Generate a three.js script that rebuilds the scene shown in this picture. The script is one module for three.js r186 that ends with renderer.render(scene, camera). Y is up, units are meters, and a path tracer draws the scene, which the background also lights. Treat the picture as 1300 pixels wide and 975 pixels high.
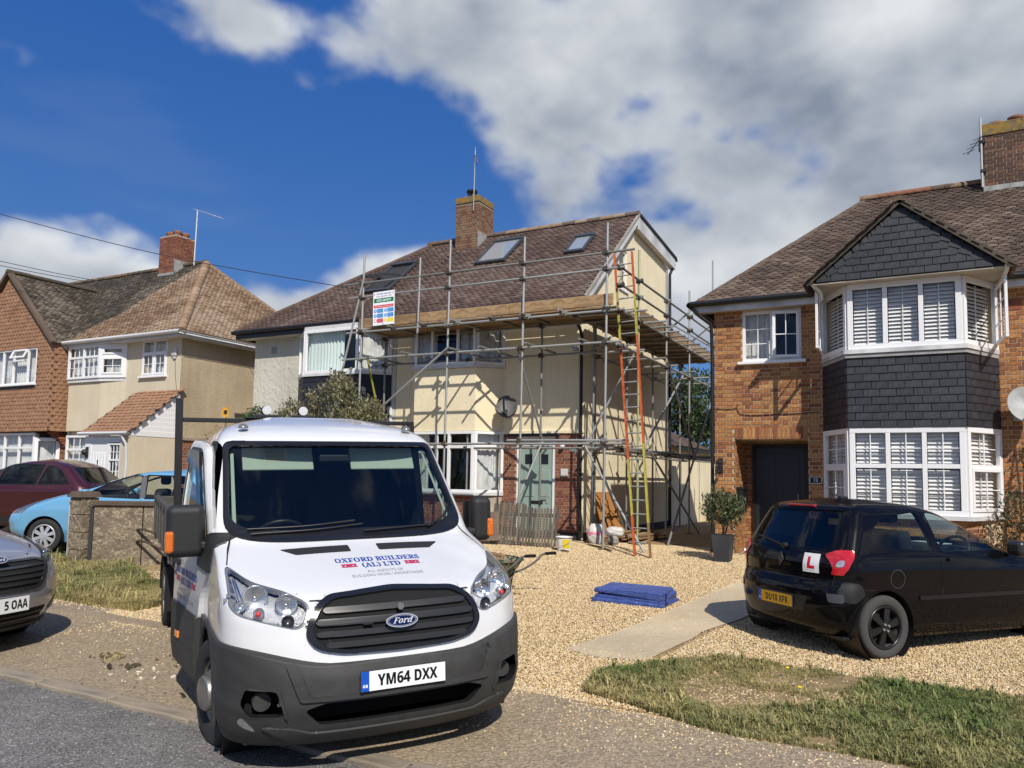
import * as THREE from 'three';
import { mergeGeometries, mergeVertices, toCreasedNormals } from 'three/addons/utils/BufferGeometryUtils.js';
import { RoundedBoxGeometry } from 'three/addons/geometries/RoundedBoxGeometry.js';
import { MeshBVH } from 'three-mesh-bvh';
import { Brush, Evaluator, SUBTRACTION } from 'three-bvh-csg';

// ---------- camera, sky, sun, exposure ----------
const scene = new THREE.Scene();
const camera = new THREE.PerspectiveCamera(53.15, 4 / 3, 0.1, 6000);
{
  const yaw = 0.4904, pitch = 0.08125, roll = 0.01726;
  const f = new THREE.Vector3(-Math.sin(yaw) * Math.cos(pitch), Math.sin(pitch), -Math.cos(yaw) * Math.cos(pitch));
  const r = new THREE.Vector3(Math.cos(yaw), 0, -Math.sin(yaw)), u = new THREE.Vector3().crossVectors(r, f);
  const c = Math.cos(roll), s = Math.sin(roll);
  const r2 = r.clone().multiplyScalar(c).addScaledVector(u, s), u2 = u.clone().multiplyScalar(c).addScaledVector(r, -s);
  camera.matrixAutoUpdate = true;
  camera.quaternion.setFromRotationMatrix(new THREE.Matrix4().makeBasis(r2, u2, f.clone().negate()));
  camera.position.set(0, 1.6, 0);
  camera.setViewOffset(1300, 975, 0, -37.5, 1300, 975);
}
const renderer = new THREE.WebGLRenderer({ antialias: true });
renderer.toneMapping = THREE.LinearToneMapping;
renderer.toneMappingExposure = 0.95;
renderer.shadowMap.enabled = true;
const SUN = new THREE.Vector3(0.499, 0.685, 0.531).normalize();
const sun = new THREE.DirectionalLight(new THREE.Color(1, 0.94, 0.85), 5.0);
sun.position.copy(SUN).multiplyScalar(60).add(new THREE.Vector3(-6, 0, -10));
sun.target.position.set(-6, 0, -10);
sun.castShadow = true;
Object.assign(sun.shadow.camera, { left: -40, right: 40, top: 40, bottom: -40, near: 1, far: 160 });
sun.shadow.mapSize.set(4096, 4096);
scene.add(sun, sun.target);

// ---------- random numbers and noise ----------
function rng(seed) { let a = seed >>> 0; return () => { a = (a + 0x6d2b79f5) | 0; let t = Math.imul(a ^ (a >>> 15), 1 | a); t = (t + Math.imul(t ^ (t >>> 7), 61 | t)) ^ t; return ((t ^ (t >>> 14)) >>> 0) / 4294967296; }; }
const hash3 = (x, y, z) => { let h = Math.imul(x, 374761393) ^ Math.imul(y, 668265263) ^ Math.imul(z, 1440662683); h = Math.imul(h ^ (h >>> 13), 1274126177); return ((h ^ (h >>> 16)) >>> 0) / 4294967296; };
const sm = (t) => t * t * (3 - 2 * t), mix = (a, b, t) => a + (b - a) * t, clamp = (x, a = 0, b = 1) => Math.min(b, Math.max(a, x)), sstep = (a, b, x) => sm(clamp((x - a) / (b - a)));
function noise3(x, y, z) {
  const X = Math.floor(x), Y = Math.floor(y), Z = Math.floor(z), a = sm(x - X), b = sm(y - Y), c = sm(z - Z);
  const L = (k) => mix(mix(hash3(X, Y, k), hash3(X + 1, Y, k), a), mix(hash3(X, Y + 1, k), hash3(X + 1, Y + 1, k), a), b);
  return mix(L(Z), L(Z + 1), c);
}
function fbm3(x, y, z, o) { let s = 0, a = 0.5, n = 0; for (let i = 0; i < o; i++) { s += a * noise3(x, y, z); n += a; a *= 0.5; x = x * 2.03 + 11.3; y = y * 2.03 + 5.7; z = z * 2.03 + 3.1; } return s / n; }
function tnoise(u, v, p, seed) { // tileable value noise, p cells
  const x = u * p, y = v * p, X = Math.floor(x), Y = Math.floor(y), a = sm(x - X), b = sm(y - Y), w = (i) => ((i % p) + p) % p;
  return mix(mix(hash3(w(X), w(Y), seed), hash3(w(X + 1), w(Y), seed), a), mix(hash3(w(X), w(Y + 1), seed), hash3(w(X + 1), w(Y + 1), seed), a), b);
}
function tfbm(u, v, p, o, seed) { let s = 0, a = 0.5, n = 0; for (let i = 0; i < o; i++) { s += a * tnoise(u, v, p, seed + i); n += a; a *= 0.55; p *= 2; } return s / n; }

// ---------- sky: blue air with drifts of cumulus, computed per direction ----------
{
  const W = 2048, H = 1024, data = new Float32Array(W * H * 4);
  // cloud banks: [azimuth from -z towards +x, elevation, half width, half height, strength]
  const banks = [[-0.57, 0.60, 0.11, 0.075, 0.44], [-0.80, 0.62, 0.12, 0.08, -0.3], [-0.38, 0.49, 0.13, 0.075, 0.42], [-0.15, 0.58, 0.24, 0.10, 0.44], [0.10, 0.44, 0.18, 0.08, 0.42], [-0.24, 0.345, 0.15, 0.06, 0.46], [0.0, 0.355, 0.17, 0.055, 0.42], [-0.10, 0.24, 0.34, 0.07, 0.40], [-0.45, 0.355, 0.045, 0.028, 0.22],
    [-1.06, 0.15, 0.13, 0.07, 0.46], [-0.84, 0.17, 0.12, 0.065, 0.42], [-0.70, 0.20, 0.11, 0.06, 0.46], [-0.95, 0.15, 0.12, 0.06, 0.44], [-0.84, 0.525, 0.045, 0.03, 0.2], [-1.0, 0.36, 0.3, 0.1, -0.2], [-0.62, 0.36, 0.12, 0.07, -0.2], [0.5, 0.4, 0.4, 0.25, 0.36], [0.9, 0.2, 0.5, 0.15, 0.3], [-1.7, 0.2, 0.5, 0.12, 0.32], [-0.06, 0.50, 0.12, 0.06, 0.16], [-0.20, 0.43, 0.10, 0.03, 0.10]];
  for (let j = 0; j < H; j++) {
    const el = ((j + 0.5) / H - 0.5) * Math.PI, y = Math.sin(el), ce = Math.cos(el);
    for (let i = 0; i < W; i++) {
      const ph = ((i + 0.5) / W - 0.5) * 2 * Math.PI, x = Math.cos(ph) * ce, z = Math.sin(ph) * ce, o = (j * W + i) * 4;
      const az = Math.atan2(x, -z), cs = x * SUN.x + y * SUN.y + z * SUN.z;
      const h = clamp(y / 0.65), k = Math.pow(1 - h, 2.2);
      let r = mix(0.017, 0.16, k), g = mix(0.11, 0.36, k), b = mix(0.41, 0.74, k);
      const halo = 0.3 * Math.exp(-(1 - cs) * 6) + 0.08 * (1 + cs * cs) * 0.3;
      r += halo * 0.35; g += halo * 0.38; b += halo * 0.4;
      if (y < 0) { r = 0.20; g = 0.20; b = 0.19; }
      else {
        let bias = -0.16;
        if (Math.abs(az) > 1.35) bias = -0.02 + 0.05 * Math.cos(az * 3);
        for (const [a, e, w, t, s] of banks) { const q = ((az - a) / w) ** 2 + ((el - e) / t) ** 2; if (q < 8) bias += s * Math.exp(-q * 0.8); }
        const X = x * 7.5, Y = y * 12, Z = z * 7.5;
        const n = fbm3(X + 40, Y + 13, Z + 90, 7), n2 = fbm3(X * 0.9 + 0.3 * SUN.x + 40, Y * 0.9 + 0.35, Z * 0.9 + 90, 4);
        const d = (n - 0.5) * 1.5 + bias, cov = sstep(-0.07, 0.26, d) * sstep(0, 0.05, y);
        if (cov > 0) {
          const up = fbm3(X + 40 + 0.25 * SUN.x, Y + 13 + 0.9, Z + 90 + 0.2 * SUN.z, 5) - 0.5;
          const thick = sstep(0.03, 0.45, d + 0.35 * (n2 - 0.5)), lit = clamp(0.74 - 1.7 * up + (n - 0.5) * 1.0 - 0.36 * thick, 0, 1);
          const cr = mix(0.255, 0.80, lit), cg = mix(0.305, 0.83, lit), cb = mix(0.395, 0.86, lit);
          r = mix(r, cr, cov); g = mix(g, cg, cov); b = mix(b, cb, cov);
        }
        const wisp = 0.05 * sstep(0.56, 0.8, fbm3(x * 5 + 7, y * 16, z * 5, 4)); r = mix(r, 0.5, wisp); g = mix(g, 0.55, wisp); b = mix(b, 0.66, wisp);
      }
      data[o] = r; data[o + 1] = g; data[o + 2] = b; data[o + 3] = 1;
    }
  }
  const t = new THREE.DataTexture(data, W, H, THREE.RGBAFormat, THREE.FloatType);
  t.mapping = THREE.EquirectangularReflectionMapping; t.magFilter = THREE.LinearFilter; t.minFilter = THREE.LinearFilter; t.needsUpdate = true;
  scene.background = t; scene.environment = t;
}

// ---------- naming ----------
const used = {};
function numbered(n) { const k = used[n] = (used[n] ?? -1) + 1; return k ? n + '_' + String(k).padStart(3, '0') : n; }
const OFF = new Map();
const V = (x, y, z) => new THREE.Vector3(x, y, z);
// a thing whose parts are given in world metres: a Group at its base
function thing(name, label, category, base = [0, 0, 0], group) {
  const o = new THREE.Group(); o.name = numbered(name); o.position.set(...base); o.userData = { label, category }; if (group) o.userData.group = group;
  OFF.set(o, o.position.clone()); scene.add(o); return o;
}
// a thing whose parts are given in its own axes
function local(name, label, category, pos, turn = 0, group) { const o = thing(name, label, category, pos, group); OFF.delete(o); o.rotation.y = turn; return o; }
function part(parent, name, geo, mat, label) {
  const m = new THREE.Mesh(geo, mat); m.name = name; m.castShadow = m.receiveShadow = true;
  const b = OFF.get(parent); if (b) m.position.copy(b).negate();
  if (label) m.userData.label = label; parent.add(m); return m;
}
// one mesh placed at p inside parent (world metres for world things)
function place(parent, name, geo, mat, p, ry = 0, sc) {
  const m = part(parent, name, geo, mat); m.position.add(p.isVector3 ? p : V(...p)); m.rotation.y = ry; if (sc) m.scale.set(...sc); return m;
}
function single(name, geo, mat, label, category, group) { const m = new THREE.Mesh(geo, mat); m.name = numbered(name); m.castShadow = m.receiveShadow = true; m.userData = { label, category }; if (group) m.userData.group = group; scene.add(m); return m; }
function struct(name, geo, mat, kind = 'structure') { const m = new THREE.Mesh(geo, mat); m.name = numbered(name); m.castShadow = m.receiveShadow = true; m.userData = { kind }; scene.add(m); return m; }
function instances(parent, name, geo, mat, mats, cols, kind) {
  const m = new THREE.InstancedMesh(geo, mat, mats.length); mats.forEach((q, i) => m.setMatrixAt(i, q)); if (cols) cols.forEach((c, i) => m.setColorAt(i, c));
  m.name = parent ? name : numbered(name); m.castShadow = m.receiveShadow = true; if (kind) m.userData.kind = kind;
  const b = parent && OFF.get(parent); if (b) m.position.copy(b).negate();
  (parent || scene).add(m); return m;
}

// ---------- geometry helpers ----------
function clean(g) { if (g.index) g = g.toNonIndexed(); for (const k of Object.keys(g.attributes)) if (!['position', 'normal', 'uv'].includes(k)) g.deleteAttribute(k); if (!g.attributes.normal) g.computeVertexNormals(); if (!g.attributes.uv) g.setAttribute('uv', new THREE.BufferAttribute(new Float32Array(g.attributes.position.count * 2), 2)); return g; }
const merge = (l) => mergeGeometries(l.map(clean));
function bx(x0, x1, y0, y1, z0, z1) { const g = new THREE.BoxGeometry(Math.abs(x1 - x0), Math.abs(y1 - y0), Math.abs(z1 - z0)); g.translate((x0 + x1) / 2, (y0 + y1) / 2, (z0 + z1) / 2); return boxUV(g); }
function rbx(x0, x1, y0, y1, z0, z1, r = 0.02, seg = 2) { const g = new RoundedBoxGeometry(x1 - x0, y1 - y0, z1 - z0, seg, r); g.translate((x0 + x1) / 2, (y0 + y1) / 2, (z0 + z1) / 2); return boxUV(g); }
function boxUV(g, s = 1) { // texture coordinates in metres, by the facing of each triangle
  if (g.index) g = g.toNonIndexed(); const p = g.attributes.position, uv = new Float32Array(p.count * 2), a = V(), b = V(), c = V();
  for (let i = 0; i < p.count; i += 3) {
    a.fromBufferAttribute(p, i); b.fromBufferAttribute(p, i + 1); c.fromBufferAttribute(p, i + 2);
    const n = V().subVectors(b, a).cross(V().subVectors(c, a)), ax = Math.abs(n.x), ay = Math.abs(n.y), az = Math.abs(n.z);
    [a, b, c].forEach((q, k) => { const [u, v] = ay >= ax && ay >= az ? [q.x, q.z] : ax > az ? [q.z, q.y] : [q.x, q.y]; uv[(i + k) * 2] = u * s; uv[(i + k) * 2 + 1] = v * s; });
  }
  g.setAttribute('uv', new THREE.BufferAttribute(uv, 2)); return g;
}
function rod(p, q, r = 0.024, seg = 10, r2 = r) { p = p.isVector3 ? p : V(...p); q = q.isVector3 ? q : V(...q); const d = V().subVectors(q, p), g = new THREE.CylinderGeometry(r2, r, d.length(), seg); g.translate(0, d.length() / 2, 0); g.applyQuaternion(new THREE.Quaternion().setFromUnitVectors(V(0, 1, 0), d.normalize())); g.translate(p.x, p.y, p.z); return clean(g); }
function tube(pts, r = 0.02, seg = 24, rad = 8, closed = false) { return clean(new THREE.TubeGeometry(new THREE.CatmullRomCurve3(pts.map((p) => V(...p)), closed), seg, r, rad, closed)); }
function extr(pts, d, holes = [], bevel = 0) { const s = new THREE.Shape(pts.map((p) => new THREE.Vector2(...p))); for (const h of holes) s.holes.push(new THREE.Path(h.map((p) => new THREE.Vector2(...p)))); return new THREE.ExtrudeGeometry(s, { depth: d, bevelEnabled: bevel > 0, bevelSize: bevel, bevelThickness: bevel, bevelSegments: 2, curveSegments: 8 }); }
const rect = (x0, x1, y0, y1) => [[x0, y0], [x1, y0], [x1, y1], [x0, y1]];
const R = (g, x = 0, y = 0, z = 0) => { if (x) g.rotateX(x); if (y) g.rotateY(y); if (z) g.rotateZ(z); return g; };
const T = (g, x, y, z) => g.translate(x, y, z);
function poly3(pts) { // flat polygon from 3-D corners, uv in metres along its first edge
  const p = pts.map((q) => V(...q)), u = V().subVectors(p[1], p[0]).normalize(), n = V().subVectors(p[1], p[0]).cross(V().subVectors(p[p.length - 1], p[0])).normalize(), v = V().crossVectors(n, u);
  const q2 = p.map((q) => { const d = V().subVectors(q, p[0]); return new THREE.Vector2(d.dot(u), d.dot(v)); }), f = THREE.ShapeUtils.triangulateShape(q2, []), pos = [], uv = [];
  for (const t of f) for (const i of t) { pos.push(p[i].x, p[i].y, p[i].z); uv.push(q2[i].x, q2[i].y); }
  const g = new THREE.BufferGeometry(); g.setAttribute('position', new THREE.Float32BufferAttribute(pos, 3)); g.setAttribute('uv', new THREE.Float32BufferAttribute(uv, 2)); g.computeVertexNormals(); return g;
}

// ---------- textures and materials ----------
function tex(n, fn, srgb = true, rx = 1, ry = rx) { // fn(u, v) -> [r, g, b] 0..1 sRGB or grey number
  const d = new Uint8Array(n * n * 4);
  for (let j = 0; j < n; j++) for (let i = 0; i < n; i++) { let c = fn((i + 0.5) / n, (j + 0.5) / n); if (typeof c === 'number') c = [c, c, c]; const o = (j * n + i) * 4; for (let k = 0; k < 3; k++) d[o + k] = clamp(c[k]) * 255; d[o + 3] = 255; }
  const t = new THREE.DataTexture(d, n, n); t.wrapS = t.wrapT = THREE.RepeatWrapping; t.magFilter = THREE.LinearFilter; t.minFilter = THREE.LinearMipmapLinearFilter; t.generateMipmaps = true; if (srgb) t.colorSpace = THREE.SRGBColorSpace; t.repeat.set(rx, ry); t.needsUpdate = true; return t;
}
function canvasTex(w, h, draw) { const c = document.createElement('canvas'); c.width = w; c.height = h; draw(c.getContext('2d'), w, h); const t = new THREE.CanvasTexture(c); t.colorSpace = THREE.SRGBColorSpace; t.magFilter = THREE.LinearFilter; t.anisotropy = 8; return t; }
const S = (o) => new THREE.MeshStandardMaterial(o), P = (o) => new THREE.MeshPhysicalMaterial(o);
const lin = (r, g, b) => new THREE.Color().setRGB(r, g, b);
const G1 = tex(256, (u, v) => 0.72 + 0.28 * tfbm(u, v, 4, 6, 3), true);         // general mottling
const B1 = tex(512, (u, v) => tfbm(u, v, 24, 5, 9), false);                      // general fine relief
const rep = (t, x, y = x) => { const c = t.clone(); c.repeat.set(x, y); c.needsUpdate = true; return c; };
const mottled = (col, o = {}) => S({ color: col, map: rep(G1, o.s ?? 0.5), roughness: 0.9, bumpMap: rep(B1, o.bs ?? 1), bumpScale: o.bump ?? 0.003, ...o.m });
const renderTex = (base, dark, seed) => tex(1024, (u, v) => { const a = tfbm(u, v, 4, 5, seed), b = tfbm(u, v, 96, 3, seed + 30), v2 = Math.abs(2 * v - 1) / 10, st = 0.6 * tnoise(u, v2, 24, seed + 50) + 0.4 * tnoise(u, v2, 64, seed + 51), k = clamp(0.75 * a + 0.2 * b + 0.42 * st - 0.22); return base.map((c, i) => mix(dark[i], c, clamp(0.25 + 1.1 * k))); });
const M = {
  white: S({ color: lin(0.78, 0.78, 0.77), roughness: 0.38, map: rep(G1, 0.9), bumpMap: rep(B1, 0.8), bumpScale: 0.0006 }),
  upvc: S({ color: lin(0.80, 0.80, 0.80), roughness: 0.32 }),
  glass: P({ color: 0xffffff, transmission: 1, thickness: 0, roughness: 0.015, ior: 1.5, metalness: 0 }),
  curtain: S({ color: lin(0.70, 0.72, 0.70), roughness: 1, map: rep(G1, 2) }),
  slat: S({ color: lin(0.72, 0.72, 0.70), roughness: 0.5 }),
  black: S({ color: lin(0.012, 0.012, 0.013), roughness: 0.45 }),
  blackGloss: S({ color: lin(0.012, 0.012, 0.014), roughness: 0.2 }),
  dark: S({ color: lin(0.03, 0.03, 0.032), roughness: 0.8 }),
  interior: S({ color: lin(0.10, 0.10, 0.095), roughness: 1 }),
  lead: S({ color: lin(0.42, 0.42, 0.41), roughness: 0.7, map: rep(G1, 3) }),
  galv: S({ color: lin(0.50, 0.51, 0.49), roughness: 0.5, metalness: 0.35, map: rep(G1, 3, 1), bumpMap: rep(B1, 4), bumpScale: 0.0008 }),
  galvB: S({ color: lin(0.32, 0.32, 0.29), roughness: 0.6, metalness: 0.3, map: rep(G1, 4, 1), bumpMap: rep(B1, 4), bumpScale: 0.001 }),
  rust: S({ color: lin(0.11, 0.075, 0.05), roughness: 0.8, metalness: 0.3, map: rep(G1, 6) }),
  clay: S({ color: lin(0.30, 0.13, 0.075), roughness: 0.85, map: rep(G1, 2) }),
  lichen: S({ roughness: 0.95, map: tex(256, (u, v) => { const a = tfbm(u, v, 6, 5, 71), b = tfbm(u, v, 10, 4, 88); return b > 0.56 ? [0.56, 0.45, 0.2] : [0.34 + 0.2 * a, 0.3 + 0.16 * a, 0.22 + 0.12 * a]; }, true, 1.4), bumpMap: rep(B1, 2), bumpScale: 0.006 }),
};
const woodTex = (a, b, seed) => tex(512, (u, v) => { const w = tfbm(u, v * 0.15 + 0.1, 4, 3, seed), g = tfbm(u, v, 64, 2, seed + 9) * 0.35 + 0.65 * Math.abs(Math.sin((v * 26 + w * 1.6 + 0.35 * tfbm(u * 0.5, v, 8, 2, seed + 3)) * Math.PI)), k = 0.25 + 0.6 * g + 0.25 * (w - 0.5); return a.map((c, i) => mix(b[i], c, clamp(k))); });
const tintSet = (cols, o) => cols.map((c) => S({ ...o, color: lin(...c) }));
// ---------- ground ----------
const GZ = [[40, -0.172], [-3.86, -0.172], [-3.9, -0.135], [-5.5, -0.1], [-8, -0.05], [-10, 0.03], [-13, 0.17], [-14.6, 0.23], [-400, 0.23]];
function gy(z) { for (let i = 1; i < GZ.length; i++) if (z >= GZ[i][0]) { const [a, b] = [GZ[i - 1], GZ[i]]; return mix(b[1], a[1], (z - b[0]) / (a[0] - b[0])); } return 0.23; }
function clipZ(poly, z0, keepAbove) { const o = []; for (let i = 0; i < poly.length; i++) { const a = poly[i], b = poly[(i + 1) % poly.length], ia = keepAbove ? a[1] >= z0 : a[1] <= z0, ib = keepAbove ? b[1] >= z0 : b[1] <= z0; if (ia) o.push(a); if (ia !== ib) { const t = (z0 - a[1]) / (b[1] - a[1]); o.push([mix(a[0], b[0], t), z0]); } } return o; }
function sheet(poly, dy) { // a ground sheet over polygon (x, z), following the lie of the land
  const pos = [], uv = [];
  for (let i = 1; i < GZ.length; i++) {
    const p = clipZ(clipZ(poly, GZ[i][0], true), GZ[i - 1][0], false); if (p.length < 3) continue;
    const q = p.map((a) => new THREE.Vector2(a[0], a[1]));
    if (THREE.ShapeUtils.isClockWise(q)) q.reverse();
    for (const t of THREE.ShapeUtils.triangulateShape(q, [])) for (const k of [t[0], t[2], t[1]]) { pos.push(q[k].x, gy(q[k].y) + dy, q[k].y); uv.push(q[k].x, q[k].y); }
  }
  const g = new THREE.BufferGeometry(); g.setAttribute('position', new THREE.Float32BufferAttribute(pos, 3)); g.setAttribute('uv', new THREE.Float32BufferAttribute(uv, 2)); g.computeVertexNormals(); return g;
}
function ragged(poly, amp, step, seed) { const o = []; poly.forEach((a, i) => { const b = poly[(i + 1) % poly.length], n = Math.max(1, Math.round(Math.hypot(b[0] - a[0], b[1] - a[1]) / step)); for (let k = 0; k < n; k++) { const x = mix(a[0], b[0], k / n), z = mix(a[1], b[1], k / n); o.push([x + amp * (fbm3(x * 2, z * 2, seed, 4) - 0.5) * 2, z + amp * (fbm3(x * 2, z * 2, seed + 9, 4) - 0.5) * 2]); } }); return o; }
function inPoly(x, z, p) { let c = false; for (let i = 0, j = p.length - 1; i < p.length; j = i++) if (p[i][1] > z !== p[j][1] > z && x < ((p[j][0] - p[i][0]) * (z - p[i][1])) / (p[j][1] - p[i][1]) + p[i][0]) c = !c; return c; }
const speck = (n, base, vars, seed, cell) => tex(n, (u, v) => { const a = tnoise(u, v, cell, seed), b = tnoise(u, v, cell * 2, seed + 1), c = tfbm(u, v, 6, 4, seed + 2), k = a * 0.6 + b * 0.4; let o = base.map((x) => x * (0.72 + 0.56 * k) * (0.86 + 0.28 * c)); if (a > 0.84) o = vars[0]; else if (a < 0.13) o = vars[1]; return o; });
const road = S({ map: speck(1024, [0.43, 0.42, 0.41], [[0.66, 0.64, 0.61], [0.23, 0.22, 0.21]], 5, 128), roughness: 0.92, bumpMap: tex(512, (u, v) => tnoise(u, v, 128, 5) * 0.6 + 0.4 * tnoise(u, v, 64, 15), false), bumpScale: 0.008 });
road.map.repeat.set(0.8, 0.8); road.bumpMap.repeat.set(1.2, 1.2);
const paveTex = tex(1024, (u, v) => { const a = tnoise(u, v, 256, 31), c = tfbm(u, v, 4, 6, 33), d = tfbm(u, v, 7, 5, 37), k = 0.78 + 0.34 * a; const base = [mix(0.54, 0.66, c), mix(0.485, 0.59, c), mix(0.405, 0.485, c)]; const s = sstep(0.54, 0.72, d) * 0.55; return [mix(base[0], 0.64, s) * k, mix(base[1], 0.57, s) * k, mix(base[2], 0.45, s) * k]; });
const pave = S({ map: rep(paveTex, 0.27), roughness: 0.95, bumpMap: rep(tex(512, (u, v) => 0.7 * tnoise(u, v, 128, 44) + 0.3 * tfbm(u, v, 8, 4, 45), false), 0.7), bumpScale: 0.009 });
const gravelTex = tex(1024, (u, v) => { const a = tnoise(u, v, 150, 51), b = tnoise(u, v, 256, 52), c = tfbm(u, v, 5, 5, 53), k = 0.45 + 0.65 * a + 0.2 * b; const o = [0.67, 0.55, 0.37].map((x) => x * k * (0.86 + 0.26 * c)); return b > 0.82 ? [0.82, 0.76, 0.66] : o; });
const gravelM = S({ map: rep(gravelTex, 0.55), roughness: 0.95, bumpMap: rep(tex(512, (u, v) => tnoise(u, v, 75, 51), false), 0.55), bumpScale: 0.02 });
const concreteM = S({ map: rep(tex(1024, (u, v) => { const a = tfbm(u, v, 3, 6, 61), b = tnoise(u, v, 256, 62), c = tfbm(u, v, 9, 4, 63); const k = 0.8 + 0.25 * a + 0.1 * b; const s = sstep(0.55, 0.75, c) * 0.5; return [mix(0.78, 0.76, s) * k, mix(0.71, 0.66, s) * k, mix(0.585, 0.51, s) * k]; }), 0.35), roughness: 0.95, bumpMap: rep(B1, 0.8), bumpScale: 0.008 });
const soilM = S({ map: rep(tex(512, (u, v) => { const a = tfbm(u, v, 8, 5, 65), b = tnoise(u, v, 128, 66); return [0.40 + 0.2 * a + 0.08 * b, 0.34 + 0.17 * a + 0.07 * b, 0.23 + 0.13 * a + 0.05 * b]; }), 0.7), roughness: 1, bumpMap: rep(B1, 1), bumpScale: 0.02 });
const lawnM = S({ map: rep(tex(512, (u, v) => { const a = tfbm(u, v, 12, 5, 68); return [0.22 + 0.2 * a, 0.26 + 0.18 * a, 0.1 + 0.08 * a]; }), 0.4), roughness: 1 });

struct('ground', sheet([[-900, 40], [900, 40], [900, -14.6], [900, -400], [-900, -400], [-900, -14.6]], -0.03), soilM);
struct('far_lawn', sheet([[-400, 40], [400, 40], [400, 11], [-400, 11]], -0.012), lawnM);
struct('road', sheet([[-160, 9], [160, 9], [160, -3.86], [-160, -3.86]], 0), road);
struct('pavement', sheet(ragged([[-60, -3.93], [60, -3.93], [60, -5.55], [-2.2, -5.5], [-3.6, -6.1], [-7.6, -6.25], [-9, -6.1], [-60, -6.1]], 0.09, 0.25, 3), 0.002), pave);
const gravelPoly = ragged([[-9.2, -6.0], [-8.1, -5.9], [-5.5, -5.75], [-3.4, -5.55], [-2.3, -5.55], [9, -5.6], [9, -14.6], [-3.6, -14.6], [-3.7, -40], [-6.3, -40], [-6.3, -15.4], [-16.8, -15.4], [-16.8, -9.4], [-11.6, -9.0], [-11.4, -8.2], [-9.6, -7.6]], 0.07, 0.22, 17);
struct('gravel_drive', sheet([[-9.2, -5.4], [9, -5.0], [9, -14.6], [-3.6, -14.6], [-3.7, -40], [-6.3, -40], [-6.3, -15.4], [-16.8, -15.4], [-16.8, -9.4], [-11.6, -9.0], [-11.4, -8.2], [-9.6, -7.6]], -0.004), gravelM);
struct('path', sheet(ragged([[-3.12, -7.0], [-2.75, -6.85], [-2.28, -6.95], [-2.12, -8.4], [-1.6, -10.2], [-1.1, -11.4], [-0.9, -12.2], [-1.6, -11.9], [-2.45, -11.5], [-2.85, -8.6]], 0.05, 0.2, 23), 0.006), concreteM);
const vergeR = ragged([[-2.38, -5.75], [-2.44, -6.35], [-2.2, -6.95], [-1.95, -7.3], [-1.1, -7.4], [0, -7.22], [0.8, -7.15], [8, -7.2], [8, -5.3], [-0.2, -5.32], [-1.4, -5.42]], 0.09, 0.15, 31);
const vergeL = ragged([[-17, -6.02], [-8.3, -6.12], [-8.35, -6.9], [-9.4, -7.5], [-10.7, -8.05], [-11.8, -8.55], [-17, -8.6]], 0.1, 0.15, 37);
struct('verge_soil', sheet(vergeR, 0.004), soilM); struct('verge_soil', sheet(vergeL, 0.004), soilM);
// dropped kerb: separate concrete stones
{
  const km = tintSet([[0.36, 0.30, 0.22], [0.39, 0.325, 0.245], [0.33, 0.275, 0.205]], { roughness: 0.95, map: rep(G1, 1.3), bumpMap: rep(B1, 1.5), bumpScale: 0.006 });
  const r = rng(5), kg = thing('kerb', '', 'kerb', [0, -0.15, -3.93]); kg.userData = { kind: 'structure' };
  const geo = clean(new RoundedBoxGeometry(0.905, 0.3, 0.15, 2, 0.018));
  for (let i = 0; i < 26; i++) { const x = -16 + i * 0.914, up = x < -6.4 ? 0.03 * sstep(-6.4, -9, x) : 0; const m = place(kg, 'kerb_stone', geo, km[Math.floor(r() * 3)], [x, -0.283 + up + 0.004 * r(), -3.92 + 0.012 * (r() - 0.5)], (r() - 0.5) * 0.012); m.rotation.x = 0.06; }
}
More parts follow.
